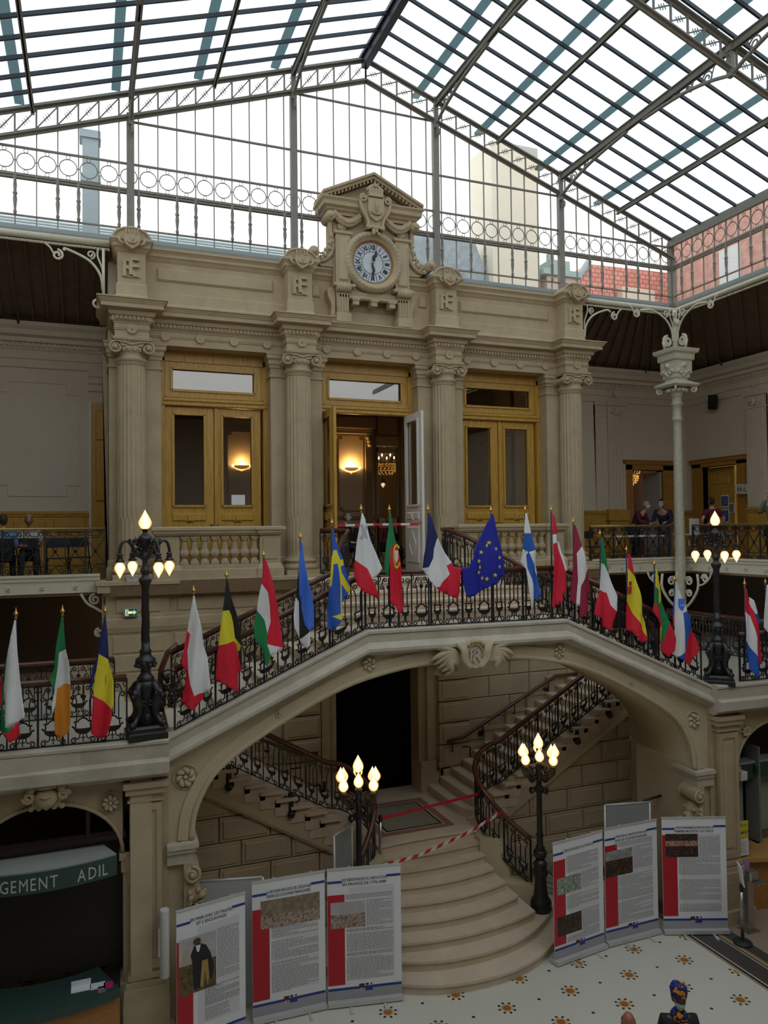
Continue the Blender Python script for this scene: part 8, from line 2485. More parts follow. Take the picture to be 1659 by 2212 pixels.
# pipe rail high at the partition
t = thing('coat_rack', 'dark metal clothes rack behind the right banners', 'rack', (10.8, 12.6, 0))
b = MB(); b.tube([(10.35, 12.5, 2.05), (11.3, 12.7, 2.05)], 0.025, 8); b.obj('rail', IRON, t)
for x, y in ((10.4, 12.5), (11.25, 12.7)):
    b = MB(); b.tube([(x, y, 0), (x, y, 2.05)], 0.022, 8); b.obj('post', IRON, t)
# exit sign, silver box, door sheet
t = thing('exit_sign', 'green emergency exit sign with running figure and arrow on the stone wall', 'sign', (0.76, 15.85, 5.9))
b = MB(); b.box(0.63, 0.89, 15.80, 15.9, 5.89, 6.05); b.obj('case', mat('grey_sign_case', (0.4, 0.42, 0.4), 0.5), t)
b = MB(); b.box(0.645, 0.875, 15.796, 15.80, 5.905, 6.035); b.obj('green_face', mat('green_sign_face', (0.01, 0.24, 0.06), 0.4), t)
b = MB(); b.box(0.655, 0.715, 15.793, 15.797, 5.91, 6.03); b.prism([(0.76, 5.95), (0.81, 5.95), (0.81, 5.92), (0.865, 5.97), (0.81, 6.02), (0.81, 5.99), (0.76, 5.99)], 15.793, 15.797, 'y'); b.obj('white_symbols', mat('lit_white_sign', (0.8, 0.8, 0.75), 0.4, emit=(0.8, 0.9, 0.85), estr=0.4), t)
b = MB()
b.tube([(0.69, 15.79, 6.0), (0.685, 15.79, 5.965), (0.7, 15.79, 5.94), (0.695, 15.79, 5.915)], 0.006, 5); b.tube([(0.685, 15.79, 5.965), (0.675, 15.79, 5.94), (0.662, 15.79, 5.93)], 0.006, 5); b.tube([(0.675, 15.79, 5.985), (0.705, 15.79, 5.975)], 0.005, 5); b.ball((0.692, 15.79, 6.012), 0.01, 8, 6)
b.obj('running_figure', mat('green_sign_face', (0.01, 0.24, 0.06), 0.4), t)
b = MB(); b.ball((0.745, 15.79, 5.97), 0.022, 8, 6, sc=(1.4, .3, 1)); b.obj('lit_bulb', mat('amber_sign_bulb', (1, .6, .1), 0.4, emit=(1, 0.55, 0.08), estr=2.0), t)
t = thing('floodlight_box', 'small grey metal box on the stone ledge by the left column', 'box', (0.78, 15.78, 6.58))
b = MB(); b.prism([(0.69, 6.58), (0.88, 6.58), (0.905, 6.68), (0.665, 6.68)], 15.74, 15.84, 'y'); b.obj('case', ALU, t)
b = MB(); b.box(0.66, 0.91, 15.73, 15.85, 6.68, 6.71); b.box(0.76, 0.81, 15.72, 15.74, 6.65, 6.70); b.obj('lid', ALU, t)
b = MB(); b.box(2.93, 3.23, 16.885, 16.89, 8.13, 8.35); tag(b.obj('paper_sheet', BWH), 'white sheet of paper taped inside the glass of the left oak doors', 'paper')
# outside: roofs seen through the gable glass
SLATE = mat('pale_slate_roof', (0.48, 0.55, 0.56), 0.6, noise=0.25, nscale=3)
RTILE = bpy.data.materials.new('red_clay_roof_tiles')
RTILE.use_nodes = True
_n = RTILE.node_tree; _b = _n.nodes['Principled BSDF']; _t = _n.nodes.new('ShaderNodeTexBrick'); _c = _n.nodes.new('ShaderNodeTexCoord')
_t.inputs['Color1'].default_value = (0.62, 0.25, 0.19, 1); _t.inputs['Color2'].default_value = (0.72, 0.33, 0.25, 1); _t.inputs['Mortar'].default_value = (0.36, 0.12, 0.09, 1); _t.inputs['Scale'].default_value = 1.0
_t.inputs['Brick Width'].default_value = 0.26; _t.inputs['Row Height'].default_value = 0.17; _t.inputs['Mortar Size'].default_value = 0.018
_mp = _n.nodes.new('ShaderNodeMapping'); _mp.inputs['Rotation'].default_value = (radians(90), 0, 0)
_n.links.new(_c.outputs['Object'], _mp.inputs[0]); _n.links.new(_mp.outputs[0], _t.inputs['Vector']); _n.links.new(_t.outputs['Color'], _b.inputs['Base Color'])
BEIGE = mat('cream_render_outside', (0.72, 0.66, 0.54), 0.8)
t = thing('neighbour_roof', 'pale slate roof of a neighbouring building seen through the left gable glass', 'building', (2, 22, 12))
b = MB(); b.prism([(21.2, 14.6), (26, 17.5), (26, 14.0)], -10, 6.6, 'x'); b.obj('slates', SLATE, t)
b = MB()
for k in range(12):
    f = k / 12; b.box(-10, 6.6, 21.2 + 4.6 * f, 21.24 + 4.6 * f, 14.62 + 2.78 * f, 14.66 + 2.78 * f)
b.box(-10, 6.7, 21.0, 26, 12, 14.6)
b.obj('seam', mat('grey_zinc_seam', (0.3, 0.34, 0.35), 0.6), t)
t = thing('vent_stack', 'grey blue ventilation stack seen through the left gable glass', 'chimney', (0.05, 21, 14))
b = MB(); b.box(-0.15, 0.25, 20.8, 21.2, 12, 17.9); b.box(-0.2, 0.3, 20.75, 21.25, 16.6, 16.8); b.box(-0.22, 0.3, 20.75, 21.25, 17.75, 17.95); b.obj('stack', mat('blue_grey_metal', (0.30, 0.36, 0.39), 0.6), t)
t = thing('neighbour_wall', 'tall cream chimney wall outside the right half of the gable', 'building', (13.4, 22, 12))
b = MB(); b.box(12.5, 14.3, 22, 23.5, 12, 20.5); b.obj('render', BEIGE, t)
t = thing('neighbour_roof', 'grey slate mansard outside the gable right of the clock', 'building', (11, 22, 12))
b = MB(); b.prism([(9.4, 12), (9.7, 16.9), (9.8, 17.1), (12.0, 17.1), (12.6, 15.6), (12.6, 12)], 22.3, 24.5, 'y'); b.obj('slates', mat('grey_slate_courses', (0.36, 0.42, 0.46), 0.6, noise=0.3, nscale=5), t)
t = thing('brick_chimney', 'pale brick chimney with a green copper cap outside the gable', 'chimney', (15, 22, 12))
b = MB(); b.box(14.6, 15.75, 22, 23, 12, 16.2); b.obj('shaft', mat('pale_pink_brick', (0.62, 0.50, 0.42), 0.8, noise=0.2, nscale=9), t)
b = MB(); b.box(14.4, 15.95, 21.9, 23.1, 16.2, 16.4); b.box(14.8, 15.6, 22.1, 22.9, 16.4, 16.8); b.box(14.9, 15.1, 22.3, 22.5, 16.8, 17.1); b.obj('cap', mat('verdigris_cap', (0.33, 0.44, 0.42), 0.6), t)
t = thing('tiled_roof_house', 'red tiled roof of the house outside the right hand glazing', 'building', (19, 22, 12))
b = MB(); b.prism([(15.6, 14.9), (17.4, 17.4), (26, 17.6), (26, 12), (15.6, 12)], 23.5, 30, 'y'); b.obj('tiles', RTILE, t)
b = MB(); b.tube([(15.55, 23.45, 14.95), (17.4, 23.45, 17.5)], 0.12, 6); b.obj('verge', OUTER, t)
b = MB(); b.box(18.7, 20.2, 23.2, 23.6, 15.9, 16.6); b.obj('dormer', BEIGE, t)
t = thing('tiled_roof_house', 'red brick house front outside the right clerestory glass', 'building', (20, 14, 12))
b = MB(); b.box(20.3, 22, 8, 22.5, 12, 18.0); b.obj('front', mat('pale_red_brick_wall', (0.66, 0.36, 0.29), 0.8, noise=0.3, nscale=4), t)
for y in (10, 12.4, 14.8, 17.2, 19.6):
    b = MB(); b.box(20.25, 20.31, y - 0.45, y + 0.45, 15.2, 17.0); b.obj('window', mat('pale_outdoor_window', (0.62, 0.64, 0.64), 0.3), t)
# ================================================================== GALLERY DOORS AND FITTINGS
d4 = sroot('door_4')
b = MB()
b.box(0.04, 0.4, 19.3, 19.5, GZ, 10.64)
for z0, z1 in ((9.75, 10.45), (8.3, 9.6), (7.6, 8.1), (6.8, 7.45)):
    b.bbox(0.14, 0.5, 19.26, 19.3, z0, z1, 0.03)
b.obj('leaf', OAK, d4)
b = MB(); b.box(0.0, 0.04, 19.28, 19.5, GZ, 10.68); b.obj('jamb', WHITEP, d4)
d5 = sroot('door_5')
b = MB()
for x0, x1 in ((15.6, 15.89), (17.11, 17.57)): b.box(x0, x1, 19.42, 19.7, GZ, 9.6)
b.box(15.6, 17.57, 19.42, 19.7, 9.35, 9.6); b.sweep([(15.55, 19.5), (15.55, 19.42), (17.62, 19.42), (17.62, 19.5)], [(0, 9.5), (0.03, 9.53), (0.03, 9.6), (0.06, 9.64), (0, 9.66)])
b.obj('frame', OAKD, d5)
b = MB(); b.box(15.9, 15.97, 19.5, 20.4, GZ, 9.32); b.box(17.03, 17.09, 19.5, 20.3, GZ, 9.3); b.obj('open_leaf', mat('grey_white_door_edge', (0.42, 0.38, 0.33), 0.5), d5)
wr2 = sroot('wall_side_room')
b = MB(); b.box(14, 19, 23.5, 23.7, GZ, 12); b.box(13.8, 14, 19.8, 23.7, GZ, 12); b.box(19, 19.2, 19.8, 23.7, GZ, 12); b.box(13.8, 19.2, 19.8, 23.7, 11.8, 12); b.box(13.8, 19.2, 19.5, 23.7, 6.3, GZ); b.obj('panelling', mat('dark_oak_panelling', (0.14, 0.065, 0.025), 0.5, noise=0.3, nscale=3, stretch=(5, 5, 0.4)), wr2)
b = MB(); b.box(16.55, 16.68, 23.45, 23.5, 7.4, 9.6); b.obj('bright_window_slit', mat('bright_window_slit', (0.9, 0.9, 0.95), 0.3, emit=(0.9, 0.95, 1.0), estr=1.2), wr2)
b = MB(); b.box(17.55, 17.95, 23.4, 23.5, 7.2, 9.4); b.obj('bright_window_slit', MATS['bright_window_slit'], wr2)
d6 = sroot('door_6')
b = MB()
for y0, y1 in ((18.78, 19.15), (17.05, 17.34)): b.box(18.0, 18.35, y0, y1, GZ, 9.6)
b.box(18.0, 18.35, 17.05, 19.15, 9.4, 9.62); b.sweep([(18.1, 19.2), (18.0, 19.2), (18.0, 17.0), (18.1, 17.0)], [(0, 9.5), (0.03, 9.53), (0.03, 9.6), (0.06, 9.64), (0, 9.66)])
b.obj('frame', OAKD, d6)
b = MB(); b.box(18.3, 18.35, 17.72, 18.78, GZ, 9.38); b.bbox(0, 0.7, -0.03, 0, 8.85, 9.1, 0.02, Matrix.Translation((18.3, 18.6, 0)) @ Matrix.Rotation(-pi / 2, 4, 'Z')); b.bbox(0, 0.75, -0.03, 0, 6.9, 7.6, 0.03, Matrix.Translation((18.3, 18.6, 0)) @ Matrix.Rotation(-pi / 2, 4, 'Z')); b.box(18.75, 18.8, 17.2, 17.8, GZ, 9.38); b.obj('leaf', OAK, d6)
b = MB(); b.box(18.9, 19.0, 16.5, 19.5, GZ, 9.6); b.obj('ochre_passage_wall', mat('warm_passage_wall', (0.6, 0.42, 0.18), 0.6), d6)  # even ochre wall behind the doorway
NBL = mat('blue_notice_print', (0.012, 0.06, 0.30), 0.5)
for i, (y0, y1, z0, z1, c, lab) in enumerate(((18.24, 17.96, 8.13, 8.50, NBL, 'upper blue poster on the oak door of the right gallery'), (18.22, 17.95, 7.66, 8.06, NBL, 'lower blue poster on the oak door of the right gallery'), (17.93, 17.74, 7.95, 8.25, mat('grey_notice_print', (0.12, 0.13, 0.14), 0.5), 'small grey notice beside the two blue posters'))):
    t = thing('door_notice', lab, 'notice', (18.28, y0, z0), 'notices on the oak door')
    b = MB(); b.box(18.285, 18.298, y1, y0, z0, z1); b.obj('sheet', BWH, t)
    b = MB(); b.box(18.28, 18.285, y1 + 0.015, y0 - 0.015, z0 + 0.03, z1 - 0.03); b.obj('print', c, t)
    b = MB()
    for k in range(5): b.box(18.277, 18.28, y1 + 0.05, y0 - 0.05 - 0.03 * (k % 2), z1 - 0.08 - 0.05 * k, z1 - 0.07 - 0.05 * k)
    b.obj('text_lines', LETW, t)
t = thing('toilet_sign', 'cream toilet sign with three pictograms projecting beside the oak door', 'sign', (17.6, 16.95, 8.5))
b = MB(); b.box(17.56, 18.05, 16.97, 17.0, 8.48, 8.76); b.obj('plate', mat('cream_sign_plate', (0.55, 0.52, 0.40), 0.5), t)
b = MB()
for x in (17.66, 17.76):
    b.ball((x, 16.965, 8.69), 0.02, 8, 6, sc=(1, .3, 1)); b.prism([(x - 0.03, 8.66), (x + 0.03, 8.66), (x + 0.02, 8.54), (x - 0.02, 8.54)], 16.96, 16.97, 'y')
b.ball((17.89, 16.965, 8.69), 0.018, 8, 6, sc=(1, .3, 1)); b.tube([(17.89, 16.965, 8.67), (17.89, 16.965, 8.61), (17.94, 16.965, 8.60), (17.96, 16.965, 8.55)], 0.012, 5)
b.tube([(17.9 + 0.045 * cos(a_ * 0.5), 16.965, 8.58 + 0.045 * sin(a_ * 0.5)) for a_ in range(4, 13)], 0.008, 5)
b.obj('pictograms', INK, t)
t = thing('wall_speaker', 'black loudspeaker high on the right gallery wall', 'speaker', (17.9, 18.1, 11.1))
b = MB(); MSP = Matrix.Translation((17.88, 18.08, 11.35)) @ Matrix.Rotation(radians(-40), 4, 'Z') @ Matrix.Rotation(radians(25), 4, 'X')
b.bbox(-0.13, 0.13, -0.14, 0.12, -0.2, 0.2, 0.05, MSP); b.obj('cabinet', mat('matt_black_speaker', (0.01, 0.01, 0.01), 0.8), t)
b = MB(); b.tube([(17.92, 18.1, 11.35), (18.1, 18.1, 11.4)], 0.02, 6); b.obj('arm', IRON, t)
# chandeliers glimpsed in the rooms
CRY = mat('lit_gold_crystal', (0.5, 0.28, 0.08), 0.15, metal=0.4, col2=(0.9, 0.6, 0.25), nscale=25, emit=(1.0, 0.5, 0.12), estr=0.35)
BULB = mat('chandelier_bulb', (1, .9, .7), 0.3, emit=(1.0, 0.82, 0.5), estr=6)
def chandelier(x, y, z, lab, R=0.5):
    t = thing('chandelier', lab, 'chandelier', (x, y, z), 'crystal chandeliers in the rooms behind')
    b = MB()
    b.tube([(x, y, z), (x, y, z + 1.6)], 0.015, 6)
    b.tube([(x + R * 0.9 * cos(2 * pi * k / 24), y + R * 0.9 * sin(2 * pi * k / 24), z + 0.12) for k in range(24)], 0.025, 6, closed=True)
    for k in range(12):
        a = 2 * pi * k / 12
        b.tube(catmull([(x + R * .3 * cos(a), y + R * .3 * sin(a), z + 0.05), (x + R * .8 * cos(a), y + R * .8 * sin(a), z + 0.08), (x + R * cos(a), y + R * sin(a), z + 0.25)], 4), 0.012, 5)
    b.obj('frame', GOLD, t)
    b = MB()
    for j in range(5):
        rr = R * 0.85 * sqrt(max(0.02, 1 - (j / 5) ** 2))
        for k in range(int(22 * rr / R) + 3):
            a = 2 * pi * k / (int(22 * rr / R) + 3)
            b.ball((x + rr * cos(a), y + rr * sin(a), z + 0.06 - 0.07 * j), 0.028, 5, 4)
    b.obj('crystals', CRY, t)
    b = MB()
    for k in range(12):
        a = 2 * pi * k / 12
        b.ball((x + R * cos(a), y + R * sin(a), z + 0.33), 0.035, 7, 5, sc=(.7, .7, 1.4))
    b.obj('bulb', BULB, t)
    li = bpy.data.lights.new('chandelier_light', 'POINT'); li.energy = 20; li.color = (1, .7, .4); li.shadow_soft_size = 0.3
    lo = bpy.data.objects.new('chandelier_light', li); COL.objects.link(lo); lo.parent = t; lo.location = (0, 0, 0.5)
chandelier(8.75, 22.5, 9.55, 'lit crystal chandelier seen through the inner glass door behind the white door', 0.5)
chandelier(17.55, 21.8, 9.25, 'lit crystal chandelier in the room behind the back door of the right gallery', 0.5)
t = thing('pendant_lamp', 'small lit pendant lamp hanging under the chandelier behind the inner glass door', 'lamp', (8.45, 22.0, 8.9))
b = MB(); b.tube([(8.42, 21.8, 9.1), (8.42, 21.8, 9.3)], 0.01, 5); b.lathe([(0.03, 9.0), (0.08, 9.02), (0.05, 9.1)], 10, (8.42, 21.8, 0)); b.obj('cap', IRON, t)
b = MB(); flame_geo(b, (8.42, 21.8, 9.0), 0.07, 0.16, -1); b.obj('globe', FLAME, t)

# ================================================================== CHAIRS AND TABLE
CHB = mat('black_folding_chair', (0.015, 0.015, 0.018), 0.45)
def chair_proto():
    t = thing('folding_chair', 'x', 'chair', (0, 0, 0), 'black folding chairs')
    b = MB(); b.bbox(-0.2, 0.2, -0.2, 0.2, -0.0, 0.0, 0) if False else b.prism([(-0.2, -0.18), (0.2, -0.18), (0.18, 0.2), (-0.18, 0.2)], 0.44, 0.465, 'z'); b.obj('seat', CHB, t)
    b = MB(); b.prism(catmull([(-0.2, 0.68, 0), (-0.21, 0.84, 0), (-0.15, 0.88, 0), (0.15, 0.88, 0), (0.21, 0.84, 0), (0.2, 0.68, 0), (-0.2, 0.68, 0)], 3)[:-1] if False else [(-0.2, 0.68), (0.2, 0.68), (0.21, 0.84), (0.15, 0.88), (-0.15, 0.88), (-0.21, 0.84)], 0.22, 0.245, 'y'); b.obj('backrest', CHB, t)
    for s in (-1, 1):
        b = MB(); b.tube([(s * 0.21, -0.24, 0), (s * 0.21, 0.02, 0.42), (s * 0.21, 0.23, 0.88)], 0.012, 6); b.obj('leg', CHB, t)
        b = MB(); b.tube([(s * 0.19, 0.28, 0), (s * 0.19, -0.14, 0.45)], 0.012, 6); b.obj('leg', CHB, t)
    b = MB(); b.tube([(-0.21, -0.2, 0.08), (0.21, -0.2, 0.08)], 0.009, 5); b.tube([(-0.19, 0.22, 0.08), (0.19, 0.22, 0.08)], 0.009, 5); b.obj('crossbar', CHB, t)
    return t
ch = chair_proto()
spots = [(-0.62, 17.3, 185, 'empty black folding chair behind the left gallery railing, nearest the railing'), (-0.2, 17.7, 170, 'empty black folding chair behind the left gallery railing, nearer the golden door'),
 (-1.62, 17.1, 180, 'folding chair under the seated person in blue at the left edge'), (-1.18, 17.55, 175, 'folding chair under the seated person in a white top on the left gallery'),
 (7.72, 18.3, 250, 'empty folding chair just inside the open white door'), (7.4, 18.9, 200, 'folding chair under the seated person in red inside the salon'), (6.55, 18.5, 190, 'folding chair under the seated person holding a bag inside the salon'), (5.95, 18.1, 200, 'folding chair under the grey haired person in a mask inside the salon'),
 (12.75, 17.1, 20, 'black folding chair behind the railing at the left end of the white table'), (16.6, 13.2, 90, 'black folding chair on the right hand gallery near the photo edge'), (16.8, 14.9, 80, 'black folding chair on the right hand gallery beside the person in maroon')]
for i, (x, y, a, lab) in enumerate(spots):
    if i == 0:
        ch.location = (x, y, GZ); ch.rotation_euler = (0, 0, radians(a)); ch['label'] = lab
    else:
        dup(ch, (x, y, GZ), radians(a), label=lab)
t = thing('folding_table', 'white topped folding table behind the right gallery railing', 'table', (14.1, 17.3, GZ))
b = MB(); b.box(13.3, 14.95, 17.0, 17.7, GZ + 0.70, GZ + 0.74); b.obj('tabletop', BWH, t)
for x in (13.4, 14.85):
    for y in (17.08, 17.62):
        b = MB(); b.tube([(x, y, GZ), (x, y, GZ + 0.7)], 0.015, 6); b.obj('leg', STEEL, t)
t = thing('folding_table', 'white table on the right hand gallery beside the person in maroon', 'table', (16.6, 17.4, GZ))
b = MB(); b.box(16.1, 16.9, 17.3, 18.1, GZ + 0.72, GZ + 0.76); b.obj('tabletop', BWH, t)
for x in (16.2, 16.8):
    for y in (17.4, 18.0):
        b = MB(); b.tube([(x, y, GZ), (x, y, GZ + 0.72)], 0.015, 6); b.obj('leg', STEEL, t)
b = MB(); b.box(16.2, 16.55, 17.35, 17.38, GZ + 0.76, GZ + 1.2); tag(b.obj('white_placard', BWH), 'white placard standing on the table beside the person in maroon', 'placard')

# ================================================================== PEOPLE
SKL = mat('light_skin', (0.55, 0.30, 0.20), 0.5)
SKD = mat('dark_brown_skin', (0.10, 0.045, 0.022), 0.45)
SKM = mat('ruddy_skin', (0.33, 0.13, 0.075), 0.42)
def hairm(c): return mat('hair_%d_%d' % (int(c[0] * 1000), int(c[2] * 1000)), c, 0.7, noise=0.3, nscale=30)
MASKM = mat('pale_blue_face_mask', (0.42, 0.60, 0.66), 0.6)
MASKW = mat('white_face_mask', (0.68, 0.68, 0.66), 0.6)
def V3(*a): return Vector(a)
def person(lab, loc, rot, skin, top, legs, pose='stand', hair=None, mask=None, short=False, arms='down', scale=1.0, headrot=(0, 0, 0), bald=False, coat=False, shoes=None, scarf=None):
    t = thing('person', lab, 'person', loc)
    Mw = Matrix.Translation(loc) @ Matrix.Rotation(rot, 4, 'Z') @ Matrix.Scale(scale, 4)
    J = {}
    if pose == 'stand':
        hp = 0.93
        lean = 0.0
        J['pel'] = V3(0, 0, hp); J['sp'] = V3(0, 0.0, 1.12); J['ch'] = V3(0, 0.0, 1.32); J['nk'] = V3(0, 0.01, 1.47); J['hb'] = V3(0, -0.01, 1.56)
        for s, n in ((-1, 'L'), (1, 'R')):
            J['hip' + n] = V3(s * 0.10, 0, 0.88); J['kn' + n] = V3(s * 0.11, -0.02, 0.49); J['an' + n] = V3(s * 0.11, 0.02, 0.09); J['to' + n] = V3(s * 0.13, -0.15, 0.03)
    elif pose == 'lean':
        J['pel'] = V3(0, 0.1, 0.92); J['sp'] = V3(0, 0.0, 1.09); J['ch'] = V3(0, -0.12, 1.26); J['nk'] = V3(0, -0.22, 1.38); J['hb'] = V3(0, -0.28, 1.45)
        for s, n in ((-1, 'L'), (1, 'R')):
            J['hip' + n] = V3(s * 0.10, 0.1, 0.87); J['kn' + n] = V3(s * 0.11, 0.04, 0.48); J['an' + n] = V3(s * 0.11, 0.08, 0.09); J['to' + n] = V3(s * 0.13, -0.09, 0.03)
    else:
        J['pel'] = V3(0, 0.02, 0.55); J['sp'] = V3(0, 0.03, 0.73); J['ch'] = V3(0, 0.0, 0.92); J['nk'] = V3(0, -0.02, 1.07); J['hb'] = V3(0, -0.05, 1.16)
        for s, n in ((-1, 'L'), (1, 'R')):
            J['hip' + n] = V3(s * 0.10, 0.0, 0.54); J['kn' + n] = V3(s * 0.14, -0.42, 0.53); J['an' + n] = V3(s * 0.14, -0.40, 0.09); J['to' + n] = V3(s * 0.15, -0.56, 0.03)
    for s, n in ((-1, 'L'), (1, 'R')):
        sh = J['ch'] + V3(s * 0.19, 0, 0.09)
        J['sh' + n] = sh
        if arms == 'down':
            J['el' + n] = sh + V3(s * 0.05, 0.03, -0.29); J['wr' + n] = sh + V3(s * 0.06, -0.03, -0.54); hd = V3(s * 0.0, -0.03, -1)
        elif arms == 'fold':
            J['el' + n] = sh + V3(s * 0.06, -0.06, -0.28); J['wr' + n] = J['ch'] + V3(-s * 0.09, -0.22 - 0.04 * (s > 0), -0.16 - 0.03 * (s > 0)); hd = V3(-s, -0.05, 0.1)
        elif arms == 'lap':
            J['el' + n] = sh + V3(s * 0.05, -0.04, -0.28); J['wr' + n] = sh + V3(-s * 0.06, -0.26, -0.36); hd = V3(-s * 0.5, -0.8, -0.1)
        elif arms == 'fwd':
            J['el' + n] = sh + V3(s * 0.05, -0.1, -0.26); J['wr' + n] = sh + V3(-s * 0.04, -0.34, -0.30); hd = V3(-s * 0.2, -1, -0.1)
        elif arms == 'hip':
            J['el' + n] = sh + V3(s * 0.17, 0.06, -0.25); J['wr' + n] = sh + V3(s * 0.06, -0.1, -0.44); hd = V3(-s * 0.5, -0.8, -0.1)
        elif arms == 'up':
            J['el' + n] = sh + V3(s * 0.1, -0.18, -0.14); J['wr' + n] = J['hb'] + V3(s * 0.07, -0.2, 0.06); hd = V3(-s * 0.3, -0.2, 1)
        hd.normalize()
        J['pm' + n] = J['wr' + n] + hd * 0.08
        side = hd.cross(V3(0, -1, 0) if abs(hd.y) < 0.8 else V3(0, 0, 1)).normalized()
        if n == 'L': side = -side
        nrm = hd.cross(side)
        for k in range(4):
            o = side * (0.028 - 0.019 * k)
            ln = (0.070, 0.080, 0.075, 0.058)[k]
            J['f%d%s' % (k, n)] = J['pm' + n] + o + hd * (ln * 0.55) + nrm * 0.006
            J['g%d%s' % (k, n)] = J['pm' + n] + o + hd * ln + nrm * 0.028
        J['t0' + n] = J['wr' + n] + hd * 0.035 + side * 0.035; J['t1' + n] = J['wr' + n] + hd * 0.075 + side * 0.055
    rad = {'pel': .125, 'sp': .12, 'ch': .135, 'nk': .058, 'hb': .055}
    for n in 'LR':
        rad.update({'hip' + n: .095, 'kn' + n: .062, 'an' + n: .043, 'to' + n: .035, 'sh' + n: .06, 'el' + n: .043, 'wr' + n: .028, 'pm' + n: .034, 't0' + n: .012, 't1' + n: .009})
        for k in range(4): rad.update({'f%d%s' % (k, n): .0095, 'g%d%s' % (k, n): .0075})
    E = [('pel', 'sp'), ('sp', 'ch'), ('ch', 'nk'), ('nk', 'hb')]
    for n in 'LR':
        E += [('pel', 'hip' + n), ('hip' + n, 'kn' + n), ('kn' + n, 'an' + n), ('an' + n, 'to' + n), ('ch', 'sh' + n), ('sh' + n, 'el' + n), ('el' + n, 'wr' + n), ('wr' + n, 'pm' + n), ('wr' + n, 't0' + n), ('t0' + n, 't1' + n)]
        for k in range(4): E += [('pm' + n, 'f%d%s' % (k, n)), ('f%d%s' % (k, n), 'g%d%s' % (k, n))]
    def build(edges, extra, nm, m, over={}):
        names = []
        for a, c in edges:
            for q in (a, c):
                if q not in names: names.append(q)
        vs, fs = skin_geo([tuple(J[q]) for q in names], [(names.index(a), names.index(c)) for a, c in edges], [over.get(q, rad[q] + extra) for q in names], 1, 0)
        b = MB(); b.add(vs, fs, Mw, True)
        return b
    bb = build(E, 0.0, 'body', skin)
    # head with face
    hc = J['hb'] + V3(0, -0.015, 0.115)
    HR = Matrix.Translation(hc) @ Matrix.Rotation(radians(headrot[2]), 4, 'Z') @ Matrix.Rotation(radians(headrot[0]), 4, 'X')
    vs, fs = [], []
    n_, m_ = 20, 16
    for i in range(m_ + 1):
        tt = pi * i / m_
        for k in range(n_):
            a = 2 * pi * k / n_
            x, y, z = 0.076 * sin(tt) * cos(a), 0.098 * sin(tt) * sin(a), 0.122 * cos(tt)
            if z < 0: x *= 1 + z * 1.9; y = y * (1 + z * 1.2) - (0.012 * (-z / 0.12))
            fr = max(0, -sin(a)) * sin(tt)
            if fr > 0.93 and -0.05 < z < 0.02: y -= 0.02 * (1 - abs(z + 0.02) / 0.05)
            if fr > 0.8 and 0.015 < z < 0.045: y += 0.006
            vs.append((x, y, z))
    for i in range(m_):
        for k in range(n_):
            fs.append((i * n_ + k, (i + 1) * n_ + k, (i + 1) * n_ + (k + 1) % n_, i * n_ + (k + 1) % n_))
    bb.add(vs, fs, Mw @ HR, True)
    for s in (-1, 1):
        bb.ball((s * 0.077, 0.01, -0.005), 0.03, 8, 6, Mw @ HR, (0.35, 0.7, 1))
    bb.ball((0, -0.108, -0.018), 0.016, 8, 6, Mw @ HR, (0.9, 1, 1.2))
    body = bb.obj('body', skin, t)
    b = MB()
    for s in (-1, 1): b.ball((s * 0.03, -0.083, 0.02), 0.012, 8, 6, Mw @ HR, (1.1, .6, .7))
    b.obj('eyes', mat('dark_eyes', (0.02, 0.015, 0.012), 0.2), body)
    b = MB(); b.ball((0, -0.088, -0.062), 0.02, 8, 6, Mw @ HR, (1.1, .5, .35)); b.obj('mouth', mat('lips', (0.28, 0.09, 0.07), 0.5), body)
    sl = ['sh', 'el'] if short else ['sh', 'el', 'wr']
    TE = [('pel', 'sp'), ('sp', 'ch')]
    J2 = {}
    for n in 'LR':
        if short:
            J['hs' + n] = J['sh' + n].lerp(J['el' + n], 0.7); rad['hs' + n] = .052
            TE += [('ch', 'sh' + n), ('sh' + n, 'hs' + n)]
        else:
            TE += [('ch', 'sh' + n), ('sh' + n, 'el' + n), ('el' + n, 'wr' + n)]
    J['cn'] = J['ch'].lerp(J['nk'], 0.6); rad['cn'] = .075; TE.append(('ch', 'cn'))
    if coat:
        J['hem'] = J['pel'] + V3(0, 0, -0.22); rad['hem'] = .16; TE.append(('pel', 'hem'))
    build(TE, 0.022 if not coat else 0.034, 'top', top).obj('jacket' if coat else 'top', top, body)
    LE = []
    for n in 'LR': LE += [('pel', 'hip' + n), ('hip' + n, 'kn' + n), ('kn' + n, 'an' + n)]
    build(LE, 0.016, 'trousers', legs).obj('trousers', legs, body)
    b = MB()
    for n in 'LR':
        a, c = J['an' + n], J['to' + n]
        b.tube([tuple(a + V3(0, 0.03, -0.045)), tuple(a.lerp(c, .5) + V3(0, 0, -0.015)), tuple(c + V3(0, 0.0, 0.005))], [0.045, 0.05, 0.035], 8, M=Mw)
    b.obj('shoes', shoes or IRON, body)
    if hair is not None:
        vs2, keep = [], []
        b = MB()
        for i in range(m_ + 1):
            for k in range(n_):
                x, y, z = vs[i * n_ + k]
                vs2.append((x * 1.1, y * 1.1 + 0.006, z * 1.08 + 0.004))
        ff = []
        for i in range(m_):
            for k in range(n_):
                f = (i * n_ + k, (i + 1) * n_ + k, (i + 1) * n_ + (k + 1) % n_, i * n_ + (k + 1) % n_)
                cy_ = sum(vs[q][1] for q in f) / 4; cz_ = sum(vs[q][2] for q in f) / 4
                if (bald and cz_ < 0.035 and cy_ > -0.01 and cz_ > -0.07) or (not bald and (cz_ > 0.06 or (cy_ > 0.0 and cz_ > -0.08) or (cz_ > 0.0 and cy_ > -0.035))):
                    ff.append(f)
